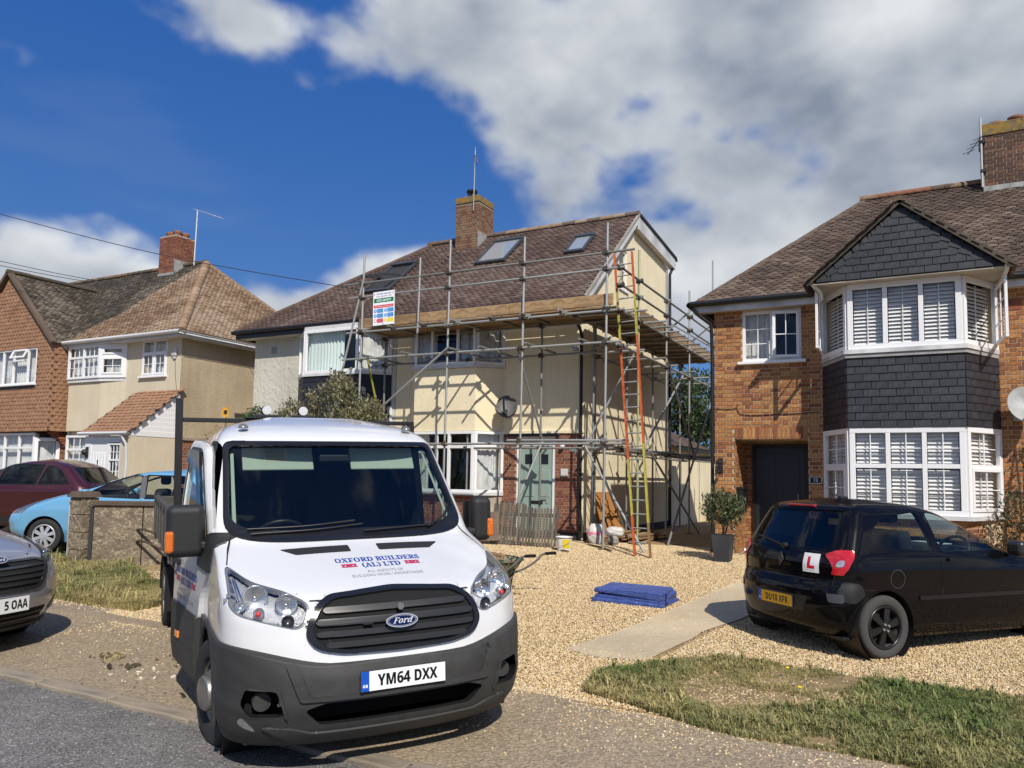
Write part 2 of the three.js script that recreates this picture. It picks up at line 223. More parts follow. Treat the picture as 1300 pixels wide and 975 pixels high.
// loose pebbles: real stones over the gravel, thinning out on to the path and pavement
{
  const r = rng(11), geo = new THREE.IcosahedronGeometry(1, 0), m4 = [], col = [], q = new THREE.Quaternion(), e = new THREE.Euler(), pal = [[0.61, 0.46, 0.255], [0.69, 0.555, 0.345], [0.52, 0.375, 0.195], [0.75, 0.64, 0.45], [0.48, 0.355, 0.21], [0.64, 0.475, 0.235]];
  { const p = geo.attributes.position, rr = new Map(); for (let i = 0; i < p.count; i++) { const k = [p.getX(i), p.getY(i), p.getZ(i)].map((v) => v.toFixed(2)).join(); if (!rr.has(k)) rr.set(k, 0.78 + 0.4 * r()); const s = rr.get(k); p.setXYZ(i, p.getX(i) * s, p.getY(i) * s, p.getZ(i) * s); } geo.computeVertexNormals(); }
  const path = [[-3.05, -7.1], [-2.2, -7.1], [-2.05, -8.4], [-1.6, -10.2], [-1.1, -11.4], [-1.6, -11.8], [-2.4, -11.4], [-2.8, -8.6]];
  const drop = (x, z, s) => { const p = pal[Math.floor(r() * pal.length)], v = 0.90 + 0.26 * r(); q.setFromEuler(e.set(r() * 6, r() * 6, r() * 6)); m4.push(new THREE.Matrix4().compose(V(x, gy(z) + s * 0.25, z), q, V(s * (0.8 + 0.6 * r()), s * (0.55 + 0.3 * r()), s))); col.push(lin(p[0] * v, p[1] * v, p[2] * v)); };
  let n = 0; while (n < 400000) { const t = Math.pow(r(), 1.25), z = -5.4 - t * 10.2, x = mix(-8.6, 3.6, r()); n++; if (!inPoly(x, z, gravelPoly)) continue; if (inPoly(x, z, path) && r() > 0.05) continue; if (inPoly(x, z, vergeR) && r() > 0.02 + 0.4 * sstep(0.55, 0.7, fbm3(x * 1.3, z * 1.3, 7, 4))) continue; drop(x, z, mix(0.005, 0.0092, Math.pow(r(), 2)) * (1 + 0.2 * t)); }
  for (let i = 0; i < 5000; i++) { const z = -4.1 - Math.pow(r(), 0.45) * 1.6, x = mix(-10, 1.5, r()); drop(x, z, mix(0.003, 0.009, Math.pow(r(), 3))); }
  for (let i = 0; i < 9000; i++) { const x = mix(-8, 2, r()), d = Math.pow(r(), 2.2) * 0.9, z = -5.62 + d + (x > -2.4 ? 0.12 : 0) ; if (fbm3(x * 1.5, z * 1.5, 21, 3) < 0.40 + 0.25 * d) continue; drop(x, z, mix(0.003, 0.009, Math.pow(r(), 2))); }
  for (let i = 0; i < 6000; i++) { const x = mix(-12.2, -7.6, r()), z = mix(-8.4, -5.9, r()); if (fbm3(x, z, 3, 3) > 0.5 || z < -7.6 && x > -11.5) drop(x, z, mix(0.006, 0.013, r() * r())); }
  const o = instances(null, 'gravel', geo, S({ roughness: 0.9 }), m4, col, 'stuff');
}
// grass: curved blades in tufts
function tuft(seed, n, h) {
  const r = rng(seed), pos = [], nor = [];
  for (let i = 0; i < n; i++) {
    const a = r() * 6.283, b = r() * 0.02, L = h * (0.5 + 0.7 * r()), w = 0.0016 + 0.0014 * r(), lean = 0.25 + 0.75 * r(), x0 = Math.cos(a * 3.1) * b, z0 = Math.sin(a * 3.1) * b, dx = Math.cos(a), dz = Math.sin(a);
    const P0 = [x0, -0.004, z0], P1 = [x0 + dx * L * 0.25 * lean, L * 0.6, z0 + dz * L * 0.25 * lean], P2 = [x0 + dx * L * 0.75 * lean, L * (1 - 0.35 * lean), z0 + dz * L * 0.75 * lean], s = [-dz * w, 0, dx * w];
    const q = (p, k) => p.map((c, j) => c + s[j] * k), A = q(P0, 1), B = q(P0, -1), C = q(P1, 0.8), D = q(P1, -0.8);
    for (const t of [[A, B, C], [B, D, C], [C, D, P2]]) for (const v of t) pos.push(...v);
  }
  const g = new THREE.BufferGeometry(); g.setAttribute('position', new THREE.Float32BufferAttribute(pos, 3)); g.computeVertexNormals(); return g;
}
function grass(polyg, box, count, seed, h, bare) {
  const r = rng(seed), m4 = [], col = [], q = new THREE.Quaternion(), e = new THREE.Euler();
  for (let i = 0; i < count; i++) {
    const x = mix(box[0], box[1], r()), z = mix(box[2], box[3], r()); if (!inPoly(x, z, polyg)) continue;
    const d = fbm3(x * 1.3, z * 1.3, seed, 4) + (seed === 41 ? 0.19 * Math.exp(-(((x + 1.35) / 0.45) ** 2 + ((z + 6.35) / 0.32) ** 2)) - 0.06 : 0), d2 = fbm3(x * 5, z * 5, seed + 3, 3); if (d + 0.3 * (d2 - 0.5) > bare + 0.1 * (r() - 0.5)) continue;
    const dry = clamp(0.42 + 2.4 * (fbm3(x * 0.9, z * 0.9, seed + 5, 4) - 0.44) + 0.7 * (r() - 0.5)), v = 0.7 + 0.6 * r(), s = (0.6 + 0.75 * r()) * (r() < 0.02 ? 2 : 1) * (0.7 + 0.8 * d2) * (1 - 0.45 * sstep(bare - 0.14, bare, d));
    q.setFromEuler(e.set((r() - 0.5) * 0.3, r() * 6.28, (r() - 0.5) * 0.3)); m4.push(new THREE.Matrix4().compose(V(x, gy(z) + 0.004, z), q, V(s, s, s)));
    col.push(lin(mix(0.115, 0.42, dry) * v, mix(0.155, 0.34, dry) * v, mix(0.04, 0.15, dry) * v));
  }
  instances(null, 'grass', tuft(seed, 9, h), S({ roughness: 0.8, side: THREE.DoubleSide }), m4, col, 'stuff');
}
grass(vergeR, [-3, 4, -7.7, -5.2], 90000, 41, 0.055, 0.665);
grass(vergeL, [-15, -8, -8.7, -6], 50000, 43, 0.085, 0.68);
// ---------- building helpers ----------
camera.updateMatrixWorld(true); camera.updateProjectionMatrix();
const inView = (p) => { const q = p.clone().project(camera); return q.z < 1 && Math.abs(q.x) < 1.04 && Math.abs(q.y) < 1.06; };
// alike pieces {m: Matrix4, c: tone}: those nearest the camera each a mesh of their own, the rest one part
function emit(parent, name, geo, mats, list, most = 300) {
  for (const e of list) { const p = V().setFromMatrixPosition(e.m); e.d = p.distanceTo(camera.position) + (inView(p) ? 0 : 1000); }
  list.sort((a, b) => a.d - b.d);
  list.slice(0, most).forEach((e) => { const m = part(parent, name, geo, mats[e.c]), b = m.position.clone(); e.m.decompose(m.position, m.quaternion, m.scale); m.position.add(b); });
  const rest = list.slice(most); if (!rest.length) return;
  const base = mats[0].clone(); base.color.set(1, 1, 1); const r = rng(rest.length);
  instances(parent, name, geo, base, rest.map((e) => e.m), rest.map((e) => mats[e.c].color.clone().multiplyScalar(0.9 + 0.2 * r())), 'stuff');
}
const UNIT = clean(new THREE.BoxGeometry(1, 1, 1));
const brickMap = tex(256, (u, v) => 0.62 + 0.38 * tfbm(u, v, 6, 5, 101));
const brickOpt = { roughness: 0.93, map: brickMap, bumpMap: rep(B1, 0.25), bumpScale: 0.004 };
const BR = { orange: tintSet([[0.60, 0.27, 0.092], [0.53, 0.215, 0.075], [0.67, 0.335, 0.12], [0.43, 0.165, 0.065], [0.57, 0.28, 0.105], [0.34, 0.13, 0.06]], brickOpt), red: tintSet([[0.40, 0.135, 0.068], [0.34, 0.11, 0.06], [0.44, 0.17, 0.085], [0.27, 0.09, 0.055]], brickOpt), chim: tintSet([[0.30, 0.14, 0.08], [0.25, 0.11, 0.065], [0.36, 0.20, 0.11], [0.34, 0.24, 0.14]], brickOpt), brown: tintSet([[0.21, 0.105, 0.065], [0.17, 0.085, 0.055], [0.26, 0.125, 0.075], [0.135, 0.075, 0.055]], brickOpt) };
const mortar = mottled(lin(0.72, 0.56, 0.37), { s: 1, bs: 3, bump: 0.003 });
const mortarG = mottled(lin(0.50, 0.43, 0.34), { s: 1, bs: 3, bump: 0.003 });
// courses of bricks on the upright plane through O along direction ang; holes and extent in (u, y)
function bricks(list, O, ang, u0, u1, y0, y1, holes, seed, tones, o = {}) {
  const r = rng(seed), ux = Math.cos(ang), uz = -Math.sin(ang), nx = Math.sin(ang), nz = Math.cos(ang), q = new THREE.Quaternion().setFromAxisAngle(V(0, 1, 0), ang), H = o.h ?? 0.075;
  const n = Math.round((y1 - y0) / H);
  for (let k = 0; k < n; k++) {
    const yb = y0 + k * H, yc = yb + H / 2; let u = u0 - (k % 2 ? 0.169 : 0), head = false;
    for (let i = 0; u < u1; i++) {
      const L = head ? 0.1125 : 0.225; let seg = [[Math.max(u, u0), Math.min(u + L - 0.014, u1)]];
      for (const [a, b, c, d] of holes) { if (yc < c || yc > d) continue; seg = seg.flatMap(([s, t]) => t <= a || s >= b ? [[s, t]] : [[s, a], [b, t]].filter(([x, y]) => y - x > 0.035)); }
      for (const [s, t] of seg) { if (t - s < 0.03) continue; const um = (s + t) / 2, pr = 0.003 + 0.005 * r(); list.push({ m: new THREE.Matrix4().compose(V(O[0] + ux * um + nx * (pr - 0.012), yc + 0.0015 * (r() - 0.5), O[2] + uz * um + nz * (pr - 0.012)), q, V(t - s, H - 0.014, 0.03)), c: Math.floor(Math.pow(r(), 1.2) * tones) }); }
      u += L; head = !head;
    }
  }
}
const tileGeo = (() => { const g = new THREE.BoxGeometry(1, 1, 1, 2, 1, 1), p = g.attributes.position; for (let i = 0; i < p.count; i++) p.setZ(i, p.getZ(i) + 0.35 * (1 - 4 * p.getX(i) ** 2)); g.computeVertexNormals(); return clean(g); })();
// plain tiles on the slope from eave point O, u along the eave, v up the slope; region(u, v) tells where roof is
function tiles(list, O, U, Vd, uMax, vMax, region, seed, tones, o = {}) {
  const r = rng(seed), w = o.w ?? 0.165, gauge = o.gauge ?? 0.1, len = o.len ?? gauge * 1.35, th = o.th ?? 0.017, N = V().crossVectors(U, Vd).normalize(), tilt = 0.085, X = U.clone(), Y = Vd.clone().multiplyScalar(Math.cos(tilt)).addScaledVector(N, -Math.sin(tilt)), Z = V().crossVectors(X, Y), b = new THREE.Matrix4().makeBasis(X, Y, Z), Q = new THREE.Quaternion().setFromRotationMatrix(b), q2 = new THREE.Quaternion();
  for (let k = 0; k * gauge < vMax; k++) for (let i = -1; i * w < uMax + w; i++) {
    const u = i * w + (k % 2) * w / 2 + w / 2, v = k * gauge + gauge / 2; if (!region(u, v)) continue;
    q2.setFromAxisAngle(Z, (r() - 0.5) * (o.skew ?? 0.03)); const Qq = q2.clone().multiply(Q);
    const lift = 0.006 + 0.007 * r() * (o.rough ?? 1), p = V(...O).addScaledVector(U, u + 0.004 * (r() - 0.5)).addScaledVector(Vd, v + 0.012 * (r() - 0.5)).addScaledVector(N, lift);
    const pt = fbm3(p.x * 0.8, p.y * 0.8, p.z * 0.8 + seed, 3); let c = Math.floor(clamp(r() * 0.75 + (pt - 0.5) * 1.5 + 0.12, 0, 0.999) * tones);
    list.push({ m: new THREE.Matrix4().compose(p, Qq, V(w - (o.gap ?? 0.010) - (o.jit ?? 0.005) * r(), len, th)), c });
  }
}
const tileOpt = { roughness: 0.92, map: brickMap, bumpMap: rep(B1, 0.4), bumpScale: 0.004 };
const TL = { right: tintSet([[0.095, 0.064, 0.046], [0.125, 0.083, 0.058], [0.155, 0.103, 0.072], [0.19, 0.13, 0.092], [0.245, 0.18, 0.13]], tileOpt), mid: tintSet([[0.105, 0.064, 0.048], [0.135, 0.081, 0.06], [0.16, 0.098, 0.073], [0.185, 0.122, 0.094], [0.235, 0.17, 0.135]], tileOpt), left: tintSet([[0.25, 0.15, 0.085], [0.33, 0.21, 0.12], [0.40, 0.265, 0.16], [0.46, 0.32, 0.205], [0.52, 0.39, 0.27]], tileOpt), moss: tintSet([[0.055, 0.044, 0.030], [0.08, 0.062, 0.042], [0.115, 0.088, 0.06], [0.165, 0.13, 0.09], [0.25, 0.205, 0.15]], tileOpt), hung: tintSet([[0.46, 0.245, 0.135], [0.48, 0.26, 0.145], [0.51, 0.28, 0.16], [0.45, 0.24, 0.135]], tileOpt), slate: tintSet([[0.030, 0.034, 0.043], [0.036, 0.040, 0.050], [0.042, 0.047, 0.058], [0.027, 0.030, 0.037]], { roughness: 0.55, map: brickMap, bumpMap: rep(B1, 0.8), bumpScale: 0.003 }) };
// half-round ridge or hip tiles along a line, each a piece
function ridge(parent, a, b, mats, r0 = 0.105, L = 0.3, seed = 1) {
  const A = V(...a), B = V(...b), d = V().subVectors(B, A), n = Math.max(1, Math.round(d.length() / L)), l = d.length() / n, r = rng(seed); d.normalize();
  const g = new THREE.CylinderGeometry(r0, r0 * 0.93, l * 1.04, 10, 1, false, -Math.PI * 0.62, Math.PI * 1.24); g.scale(1, 1, 0.8);
  const up = V(0, 1, 0), X = V().crossVectors(d, up).normalize(), Z = V().crossVectors(X, d), q = new THREE.Quaternion().setFromRotationMatrix(new THREE.Matrix4().makeBasis(X, d, Z));
  for (let i = 0; i < n; i++) { const m = part(parent, 'ridge_tile', g, mats[Math.floor(r() * mats.length)]); m.position.add(A.clone().addScaledVector(d, (i + 0.5) * l).addScaledVector(Z, -r0 * 0.45 + 0.006 * r())); m.quaternion.copy(q); }
}
function curtainGeo(w, h, folds, seed, amp = 0.025) { const g = new THREE.PlaneGeometry(w, h, Math.max(8, Math.round(folds * 8)), 3), p = g.attributes.position, r = rng(seed), ph = r() * 6; for (let i = 0; i < p.count; i++) { const x = p.getX(i) / w; p.setZ(i, amp * Math.sin(x * folds * 6.283 + ph + 0.8 * Math.sin(x * 9 + ph)) * (0.6 + 0.4 * Math.sin(x * 5))); } g.computeVertexNormals(); return g; }
// a window: p = bottom centre, outward normal turned by ang about y; cols = [[width share, [[height share, {open, bars}] ... bottom to top]] ...]
function win(parent, p, ang, w, h, cols, o = {}) {
  const f = o.f ?? 0.055, D = o.depth ?? 0.07, gs = [], panes = [], cells = [], mull = o.mull ?? f;
  const bar = (x0, x1, y0, y1, d = D, z = 0) => gs.push(rbx(x0, x1, y0, y1, z - d / 2, z + d / 2, 0.006, 1));
  bar(-w / 2, w / 2, 0, f); bar(-w / 2, w / 2, h - f, h); bar(-w / 2, -w / 2 + f, f, h - f, D - 0.004); bar(w / 2 - f, w / 2, f, h - f, D - 0.004);
  const W = w - 2 * f - mull * (cols.length - 1), tw = cols.reduce((s, c) => s + c[0], 0); let x = -w / 2 + f;
  cols.forEach(([cw, rows], i) => {
    const cx = (W * cw) / tw, th = rows.reduce((s, c) => s + c[0], 0), HH = h - 2 * f - mull * (rows.length - 1); let y = f;
    rows.forEach(([rh, c = {}], j) => { const ch = (HH * rh) / th; cells.push({ x0: x, x1: x + cx, y0: y, y1: y + ch, ...c }); y += ch; if (j < rows.length - 1) { bar(x, x + cx, y, y + mull, D - 0.006); y += mull; } });
    x += cx; if (i < cols.length - 1) { bar(x, x + mull, f, h - f, D - 0.002); x += mull; }
  });
  const swing = [];
  for (const c of cells) {
    const G = c.open ? [] : gs, s = 0.042, b = (x0, x1, y0, y1, d, z) => G.push(rbx(x0, x1, y0, y1, z - d / 2, z + d / 2, 0.005, 1));
    if (c.sash || c.open) { b(c.x0 - 0.012, c.x1 + 0.012, c.y0 - 0.012, c.y0 + s, 0.045, 0.03); b(c.x0 - 0.012, c.x1 + 0.012, c.y1 - s, c.y1 + 0.012, 0.045, 0.03); b(c.x0 - 0.012, c.x0 + s, c.y0 + s, c.y1 - s, 0.043, 0.03); b(c.x1 - s, c.x1 + 0.012, c.y0 + s, c.y1 - s, 0.043, 0.03); }
    if (c.bars) { const [nx, ny] = c.bars, t = o.barW ?? 0.009, z = c.open || c.sash ? 0.028 : 0; for (let i = 1; i <= nx; i++) { const X = mix(c.x0, c.x1, i / (nx + 1)); b(X - t, X + t, c.y0, c.y1, 0.022, z); } for (let i = 1; i <= ny; i++) { const Y = mix(c.y0, c.y1, i / (ny + 1)); b(c.x0, c.x1, Y - t, Y + t, 0.020, z); } }
    if (c.open) swing.push([c, merge(G)]);
  }
  const m = part(parent, 'window', merge(gs), o.mat ?? M.upvc); m.position.add(V(...p)); m.rotation.y = ang; if (o.label) m.userData.label = o.label;
  for (const c of cells) {
    const pane = T(new THREE.PlaneGeometry(c.x1 - c.x0, c.y1 - c.y0), (c.x0 + c.x1) / 2, (c.y0 + c.y1) / 2, c.sash || c.open ? 0.026 : -0.004);
    if (!c.open) part(m, 'pane', pane, o.glass ?? M.glass);
    else { const g = swing.find((s) => s[0] === c)[1], hx = c.top ? 0 : c.open > 0 ? c.x0 : c.x1, hy = c.top ? c.y1 : 0; for (const [n, q, mt] of [['sash', g, o.mat ?? M.upvc], ['pane', pane, o.glass ?? M.glass]]) { const s = part(m, n, T(q, -hx, -hy, 0), mt); s.position.set(hx, hy, 0.012); if (c.top) s.rotation.x = -c.open; else s.rotation.y = -c.open; } }
    if (o.blind) { // tilted shutter slats behind the glass
      const n = Math.floor((c.y1 - c.y0) / 0.062), cw = c.x1 - c.x0 - 0.02, g = R(new THREE.BoxGeometry(cw, 0.007, 0.076), o.tilt ?? 0.5), mx = (c.x0 + c.x1) / 2; boxUV(g);
      for (let i = 0; i < n; i++) place(m, 'slat', g, M.slat, [mx, c.y0 + 0.04 + i * 0.0625, -0.1]);
      place(m, 'shutter_rail', UNIT, M.slat, [mx, (c.y0 + c.y1) / 2, -0.06], 0, [0.014, c.y1 - c.y0 - 0.02, 0.012]);
    }
  }
  if (o.sill) part(m, 'sill', rbx(-w / 2 - (o.sillX ?? 0.05), w / 2 + (o.sillX ?? 0.05), -0.055, 0, -0.06, o.sill, 0.01), o.sillMat ?? M.upvc);
  for (const [a, b, y0 = 0, seed = 1] of o.curtains ?? []) { const cw = (b - a) * w; const q = part(m, 'curtain', curtainGeo(cw, h * (1 - y0) - 0.06, Math.max(2, cw / 0.11), seed), o.cm ?? M.curtain); q.position.set(mix(-w / 2, w / 2, (a + b) / 2), h * (y0 + (1 - y0) / 2), -0.16); }
  return m;
}
const gutterGeo = (a, b, r = 0.056) => { const A = V(...a), B = V(...b), d = V().subVectors(B, A), g = new THREE.CylinderGeometry(r, r, d.length(), 12, 1, true, 0, Math.PI), rim = new THREE.TorusGeometry(r, 0.004, 4, 4); g.rotateZ(Math.PI / 2); const flip = g.clone(); const yaw = Math.atan2(-d.z, d.x); g.rotateX(Math.PI / 2); const out = merge([g, T(new THREE.BoxGeometry(d.length(), 0.01, 0.012), 0, 0, r), T(new THREE.BoxGeometry(d.length(), 0.01, 0.012), 0, 0, -r)]); out.rotateY(yaw); const c = A.clone().add(B).multiplyScalar(0.5); return T(out, c.x, c.y, c.z); };

// ---------- the brick house on the right ----------
{
  const z = -14.75, x0 = -3.47, x1 = 9, yb = 0.1, ye = 4.85, H = thing('brick_house', 'orange brick house with slate-hung bay and dark slate gable behind the black car', 'house', [2, 0.23, -18]);
  const px0 = -3.1, px1 = -1.8, py = 2.36, wx0 = -2.95, wx1 = -1.89, wy0 = 3.82, wy1 = 4.78, zr = -15.75;
  const holes = [[px0, px1, -1, py], [wx0, wx1, wy0, wy1], [-1.34, 0.96, 0.5, 4.78]];
  const clip = holes.map(([a, b, c, d]) => rect(a, b, Math.max(c, yb + 0.001), d));
  // the wall: mortar bed, with the bricks standing proud of it
  const front = extr([[x0, yb], [px0, yb], [px0, py], [px1, py], [px1, yb], [x1, yb], [x1, ye], [x0, ye]], 0.28, [clip[1], clip[2]]); T(front, 0, 0, z - 0.28);
  const wall = part(H, 'wall', merge([boxUV(front), bx(x0, x0 + 0.28, yb, ye, z - 6.4, z - 0.285), bx(x0, x1, yb, ye, z - 6.7, z - 6.42), bx(x1 - 0.28, x1, yb, ye, z - 6.4, z - 0.285), bx(px0 - 0.1, px0, yb, py, zr, z - 0.285), bx(px1, px1 + 0.1, yb, py, zr, z - 0.285), bx(px0 - 0.1, px1 + 0.1, yb, py + 0.1, zr - 0.1, zr - 0.003), bx(px0 - 0.1, px1 + 0.1, py, py + 0.1, zr, z - 0.285)]), mortar);
  const list = [];
  bricks(list, [0, 0, z], 0, x0, 4.2, 0.23, ye, [[px0, px1, -1, py], [wx0 - 0.0, wx1, wy0 - 0.055, wy1], [-1.5, 1.12, 0.2, 4.9], [px0 - 0.0, px1, py - 0.001, py + 0.225]], 7, 6);
  bricks(list, [px0, 0, z], Math.PI / 2, 0.0, z - zr, 0.23, py, [], 8, 6);            // left cheek of the porch, facing +x
  bricks(list, [0, 0, zr], 0, px0, px1, 0.23, py, [[-2.9, -1.98, -1, 2.26]], 9, 6);
  bricks(list, [x0, 0, z], -Math.PI / 2, -6.4, 0, 0.23, ye, [], 10, 6);               // left flank
  const q = new THREE.Quaternion(); for (let i = 0; i < 17; i++) { const r = hash3(i, 3, 9); list.push({ m: new THREE.Matrix4().compose(V(px0 + 0.0375 + i * 0.0766, py + 0.113, z - 0.006 + 0.003 * r), q, V(0.064, 0.213, 0.03)), c: Math.floor(r * 6) }); }
  emit(wall, 'brick', UNIT, BR.orange, list, 300);
  // porch: black door with a pale panel, letter box, number plate
  const door = part(H, 'door', merge([rbx(-2.9, -1.98, 0.25, 2.24, zr - 0.002, zr + 0.045, 0.008), rbx(-2.82, -2.52, 0.5, 2.1, zr + 0.04, zr + 0.055, 0.004), rbx(-2.4, -2.08, 0.5, 2.1, zr + 0.04, zr + 0.055, 0.004)]), S({ color: lin(0.022, 0.026, 0.03), roughness: 0.4 }));
  part(door, 'handle', merge([rod([-2.1, 1.05, zr + 0.09], [-2.1, 1.35, zr + 0.09], 0.012), rod([-2.1, 1.08, zr + 0.04], [-2.1, 1.08, zr + 0.09], 0.008), rod([-2.1, 1.32, zr + 0.04], [-2.1, 1.32, zr + 0.09], 0.008)]), M.galv);
  part(H, 'door_frame', merge([bx(-2.96, -2.9, 0.23, 2.3, zr, zr + 0.06), bx(-1.98, -1.92, 0.23, 2.3, zr, zr + 0.06), bx(-2.9, -1.98, 2.24, 2.3, zr, zr + 0.058)]), M.black);
  const num = canvasTex(256, 128, (c, w, h) => { c.fillStyle = '#d8d8d4'; c.fillRect(0, 0, w, h); c.fillStyle = '#16181a'; c.fillRect(10, 10, w - 20, h - 20); c.fillStyle = '#b9bab8'; c.font = 'bold 92px sans-serif'; c.textAlign = 'center'; c.fillText('78', w / 2, 98); });
  part(H, 'number_plate', T(new THREE.PlaneGeometry(0.2, 0.125), -1.68, 1.62, z + 0.024), S({ map: num, roughness: 0.4 }));
  part(H, 'letter_box', merge([rbx(px0 + 0.002, px0 + 0.13, 0.98, 1.42, z - 0.42, z - 0.07, 0.012), rbx(px0 + 0.002, px0 + 0.15, 1.42, 1.47, z - 0.43, z - 0.06, 0.008), bx(px0 + 0.12, px0 + 0.136, 1.28, 1.30, z - 0.36, z - 0.12)]), M.black);
  const lamp = part(H, 'wall_lantern', merge([rbx(-3.4, -3.32, 1.72, 2.0, z + 0.002, z + 0.03, 0.01), rod([-3.36, 1.92, z + 0.02], [-3.36, 1.98, z + 0.13], 0.01), new THREE.CylinderGeometry(0.02, 0.075, 0.07, 6).translate(-3.36, 1.95, z + 0.14), new THREE.CylinderGeometry(0.06, 0.04, 0.015, 6).translate(-3.36, 1.72, z + 0.14), ...[0, 1, 2, 3, 4, 5].map((k) => rod([-3.36 + 0.055 * Math.cos(k), 1.92, z + 0.14 + 0.055 * Math.sin(k)], [-3.36 + 0.04 * Math.cos(k), 1.73, z + 0.14 + 0.04 * Math.sin(k)], 0.005, 5))]), M.black);
  part(lamp, 'lamp_glass', new THREE.CylinderGeometry(0.05, 0.035, 0.18, 6).translate(-3.36, 1.83, z + 0.14), M.glass);
  part(H, 'cable', merge([tube([[-3.45, 2.95, z + 0.02], [-3.2, 2.93, z + 0.02], [-3.05, 2.96, z + 0.02], [-3.04, 3.03, z + 0.02]], 0.008, 12, 5), tube([[-3.05, 2.94, z + 0.02], [-3.02, 2.85, z + 0.02], [-2.2, 2.82, z + 0.02], [-1.6, 2.84, z + 0.02]], 0.007, 14, 5), rod([-1.52, 0.4, z + 0.03], [-1.52, 2.5, z + 0.03], 0.012, 6)]), M.black);
  win(H, [(wx0 + wx1) / 2, wy0, z - 0.05], 0, wx1 - wx0, wy1 - wy0, [[1, [[1, { bars: [1, 2] }]]], [1, [[1, { sash: 1, bars: [1, 1], open: -0.22 }]]]], { sill: 0.14, sillX: 0.08, curtains: [[0.02, 0.55, 0, 4]] });
  // bay: three faces of windows above and below a slate apron
  const A = [-1.52, z], B = [-1.05, z + 0.88], C = [0.62, z + 0.88], D = [1.14, z];
  const faces = [[A, B], [B, C], [C, D]];
  const plan = (d) => [[A[0] - d * 0.4, A[1]], [B[0] - d * 0.6, B[1] + d], [C[0] + d * 0.6, C[1] + d], [D[0] + d * 0.4, D[1]]];
  const slab = (y, t, d) => { const g = extr(plan(d).map(([a, b]) => [a, -b]), t); g.rotateX(-Math.PI / 2); return T(g, 0, y, 0); };
  const bay = part(H, 'bay', merge([slab(3.72, 0.07, 0.09), slab(4.90, 0.08, 0.03), slab(1.03, 0.06, 0.09), slab(2.49, 0.05, 0.02)].map((g) => boxUV(g))), M.white);
  part(bay, 'wall', boxUV(slab(0.2, 0.83, -0.03)), mortar);
  part(bay, 'flashing', boxUV(slab(3.655, 0.06, 0.065)), M.lead);
  const blist = []; faces.forEach(([p, q2], k) => { const ang = Math.atan2(-(q2[1] - p[1]), q2[0] - p[0]), L = Math.hypot(q2[0] - p[0], q2[1] - p[1]); const nx = Math.sin(ang), nz = Math.cos(ang); bricks(blist, [p[0] - nx * 0.03, 0, p[1] - nz * 0.03], ang, 0.02, L - 0.02, 0.23, 1.03, [], 60 + k, 6); });
  emit(bay, 'brick', UNIT, BR.orange, blist, 40);
  faces.forEach(([p, q2], k) => {
    const ang = Math.atan2(-(q2[1] - p[1]), q2[0] - p[0]), L = Math.hypot(q2[0] - p[0], q2[1] - p[1]), c = [(p[0] + q2[0]) / 2, (p[1] + q2[1]) / 2];
    const up = k === 1 ? [[1, [[1, {}]]], [1, [[1, {}]]], [1, [[1, {}]]]] : [[1, [[1, { bars: [1, 2], sash: 1, open: k === 0 ? 0.5 : -0.62 }]]]];
    win(H, [c[0], 3.79, c[1]], ang, L - 0.01, 1.11, up, { f: 0.085, mull: 0.075, blind: true, tilt: 0.85, barW: 0.008 });
    const lo = k === 1 ? [0, 1, 2].map(() => [1, [[0.72, { bars: [1, 1] }], [0.55, { bars: [1, 1] }]]]) : [[1, [[0.72, { sash: 1, bars: [1, 1] }], [0.55, { bars: [1, 1] }]]]];
    win(H, [c[0], 1.09, c[1]], ang, L - 0.01, 1.40, lo, { f: 0.085, mull: 0.07, blind: true, tilt: 0.85, barW: 0.008 });
  });
  // slates of the apron, each its own piece
  const sl = [], rr = rng(77), pl = plan(0.03);
  const apron = part(H, 'apron', boxUV(slab(2.52, 1.14, 0.02)), M.dark);
  for (let k = 0; k < 3; k++) {
    const p = pl[k], q2 = pl[k + 1], ang = Math.atan2(-(q2[1] - p[1]), q2[0] - p[0]), L = Math.hypot(q2[0] - p[0], q2[1] - p[1]), n = V(Math.sin(ang), 0, Math.cos(ang)), U = V(Math.cos(ang), 0, -Math.sin(ang)), Q = new THREE.Quaternion().setFromEuler(new THREE.Euler(-0.10, ang, 0, 'YXZ'));
    for (let row = 0; row < 9; row++) { const y = 2.49 + row * 0.128; let u = row % 2 ? -0.12 : 0; while (u < L) { const a = Math.max(0, u), b = Math.min(L, u + 0.245); if (b - a > 0.03) { const pos = V(p[0], y + 0.083 + 0.004 * (rr() - 0.5), p[1]).addScaledVector(U, (a + b) / 2).addScaledVector(n, 0.0 + 0.004 * rr()); sl.push({ m: new THREE.Matrix4().compose(pos, Q, V(b - a - 0.009, 0.166, 0.015)), c: Math.floor(rr() * 4) }); } u += 0.245; } }
  }
  emit(apron, 'slate', UNIT, TL.slate, sl, 300);
  // gable over the bay
  const gz = -13.62, ax = -0.22, ay = 6.12, gl = -1.60, gr = 1.24, gb = 4.93;
  const gab = part(H, 'gable', merge([boxUV(T(extr([[gl + 0.05, gb], [gr - 0.05, gb], [ax, ay - 0.05]], 0.05), 0, 0, gz - 0.06))]), M.dark);
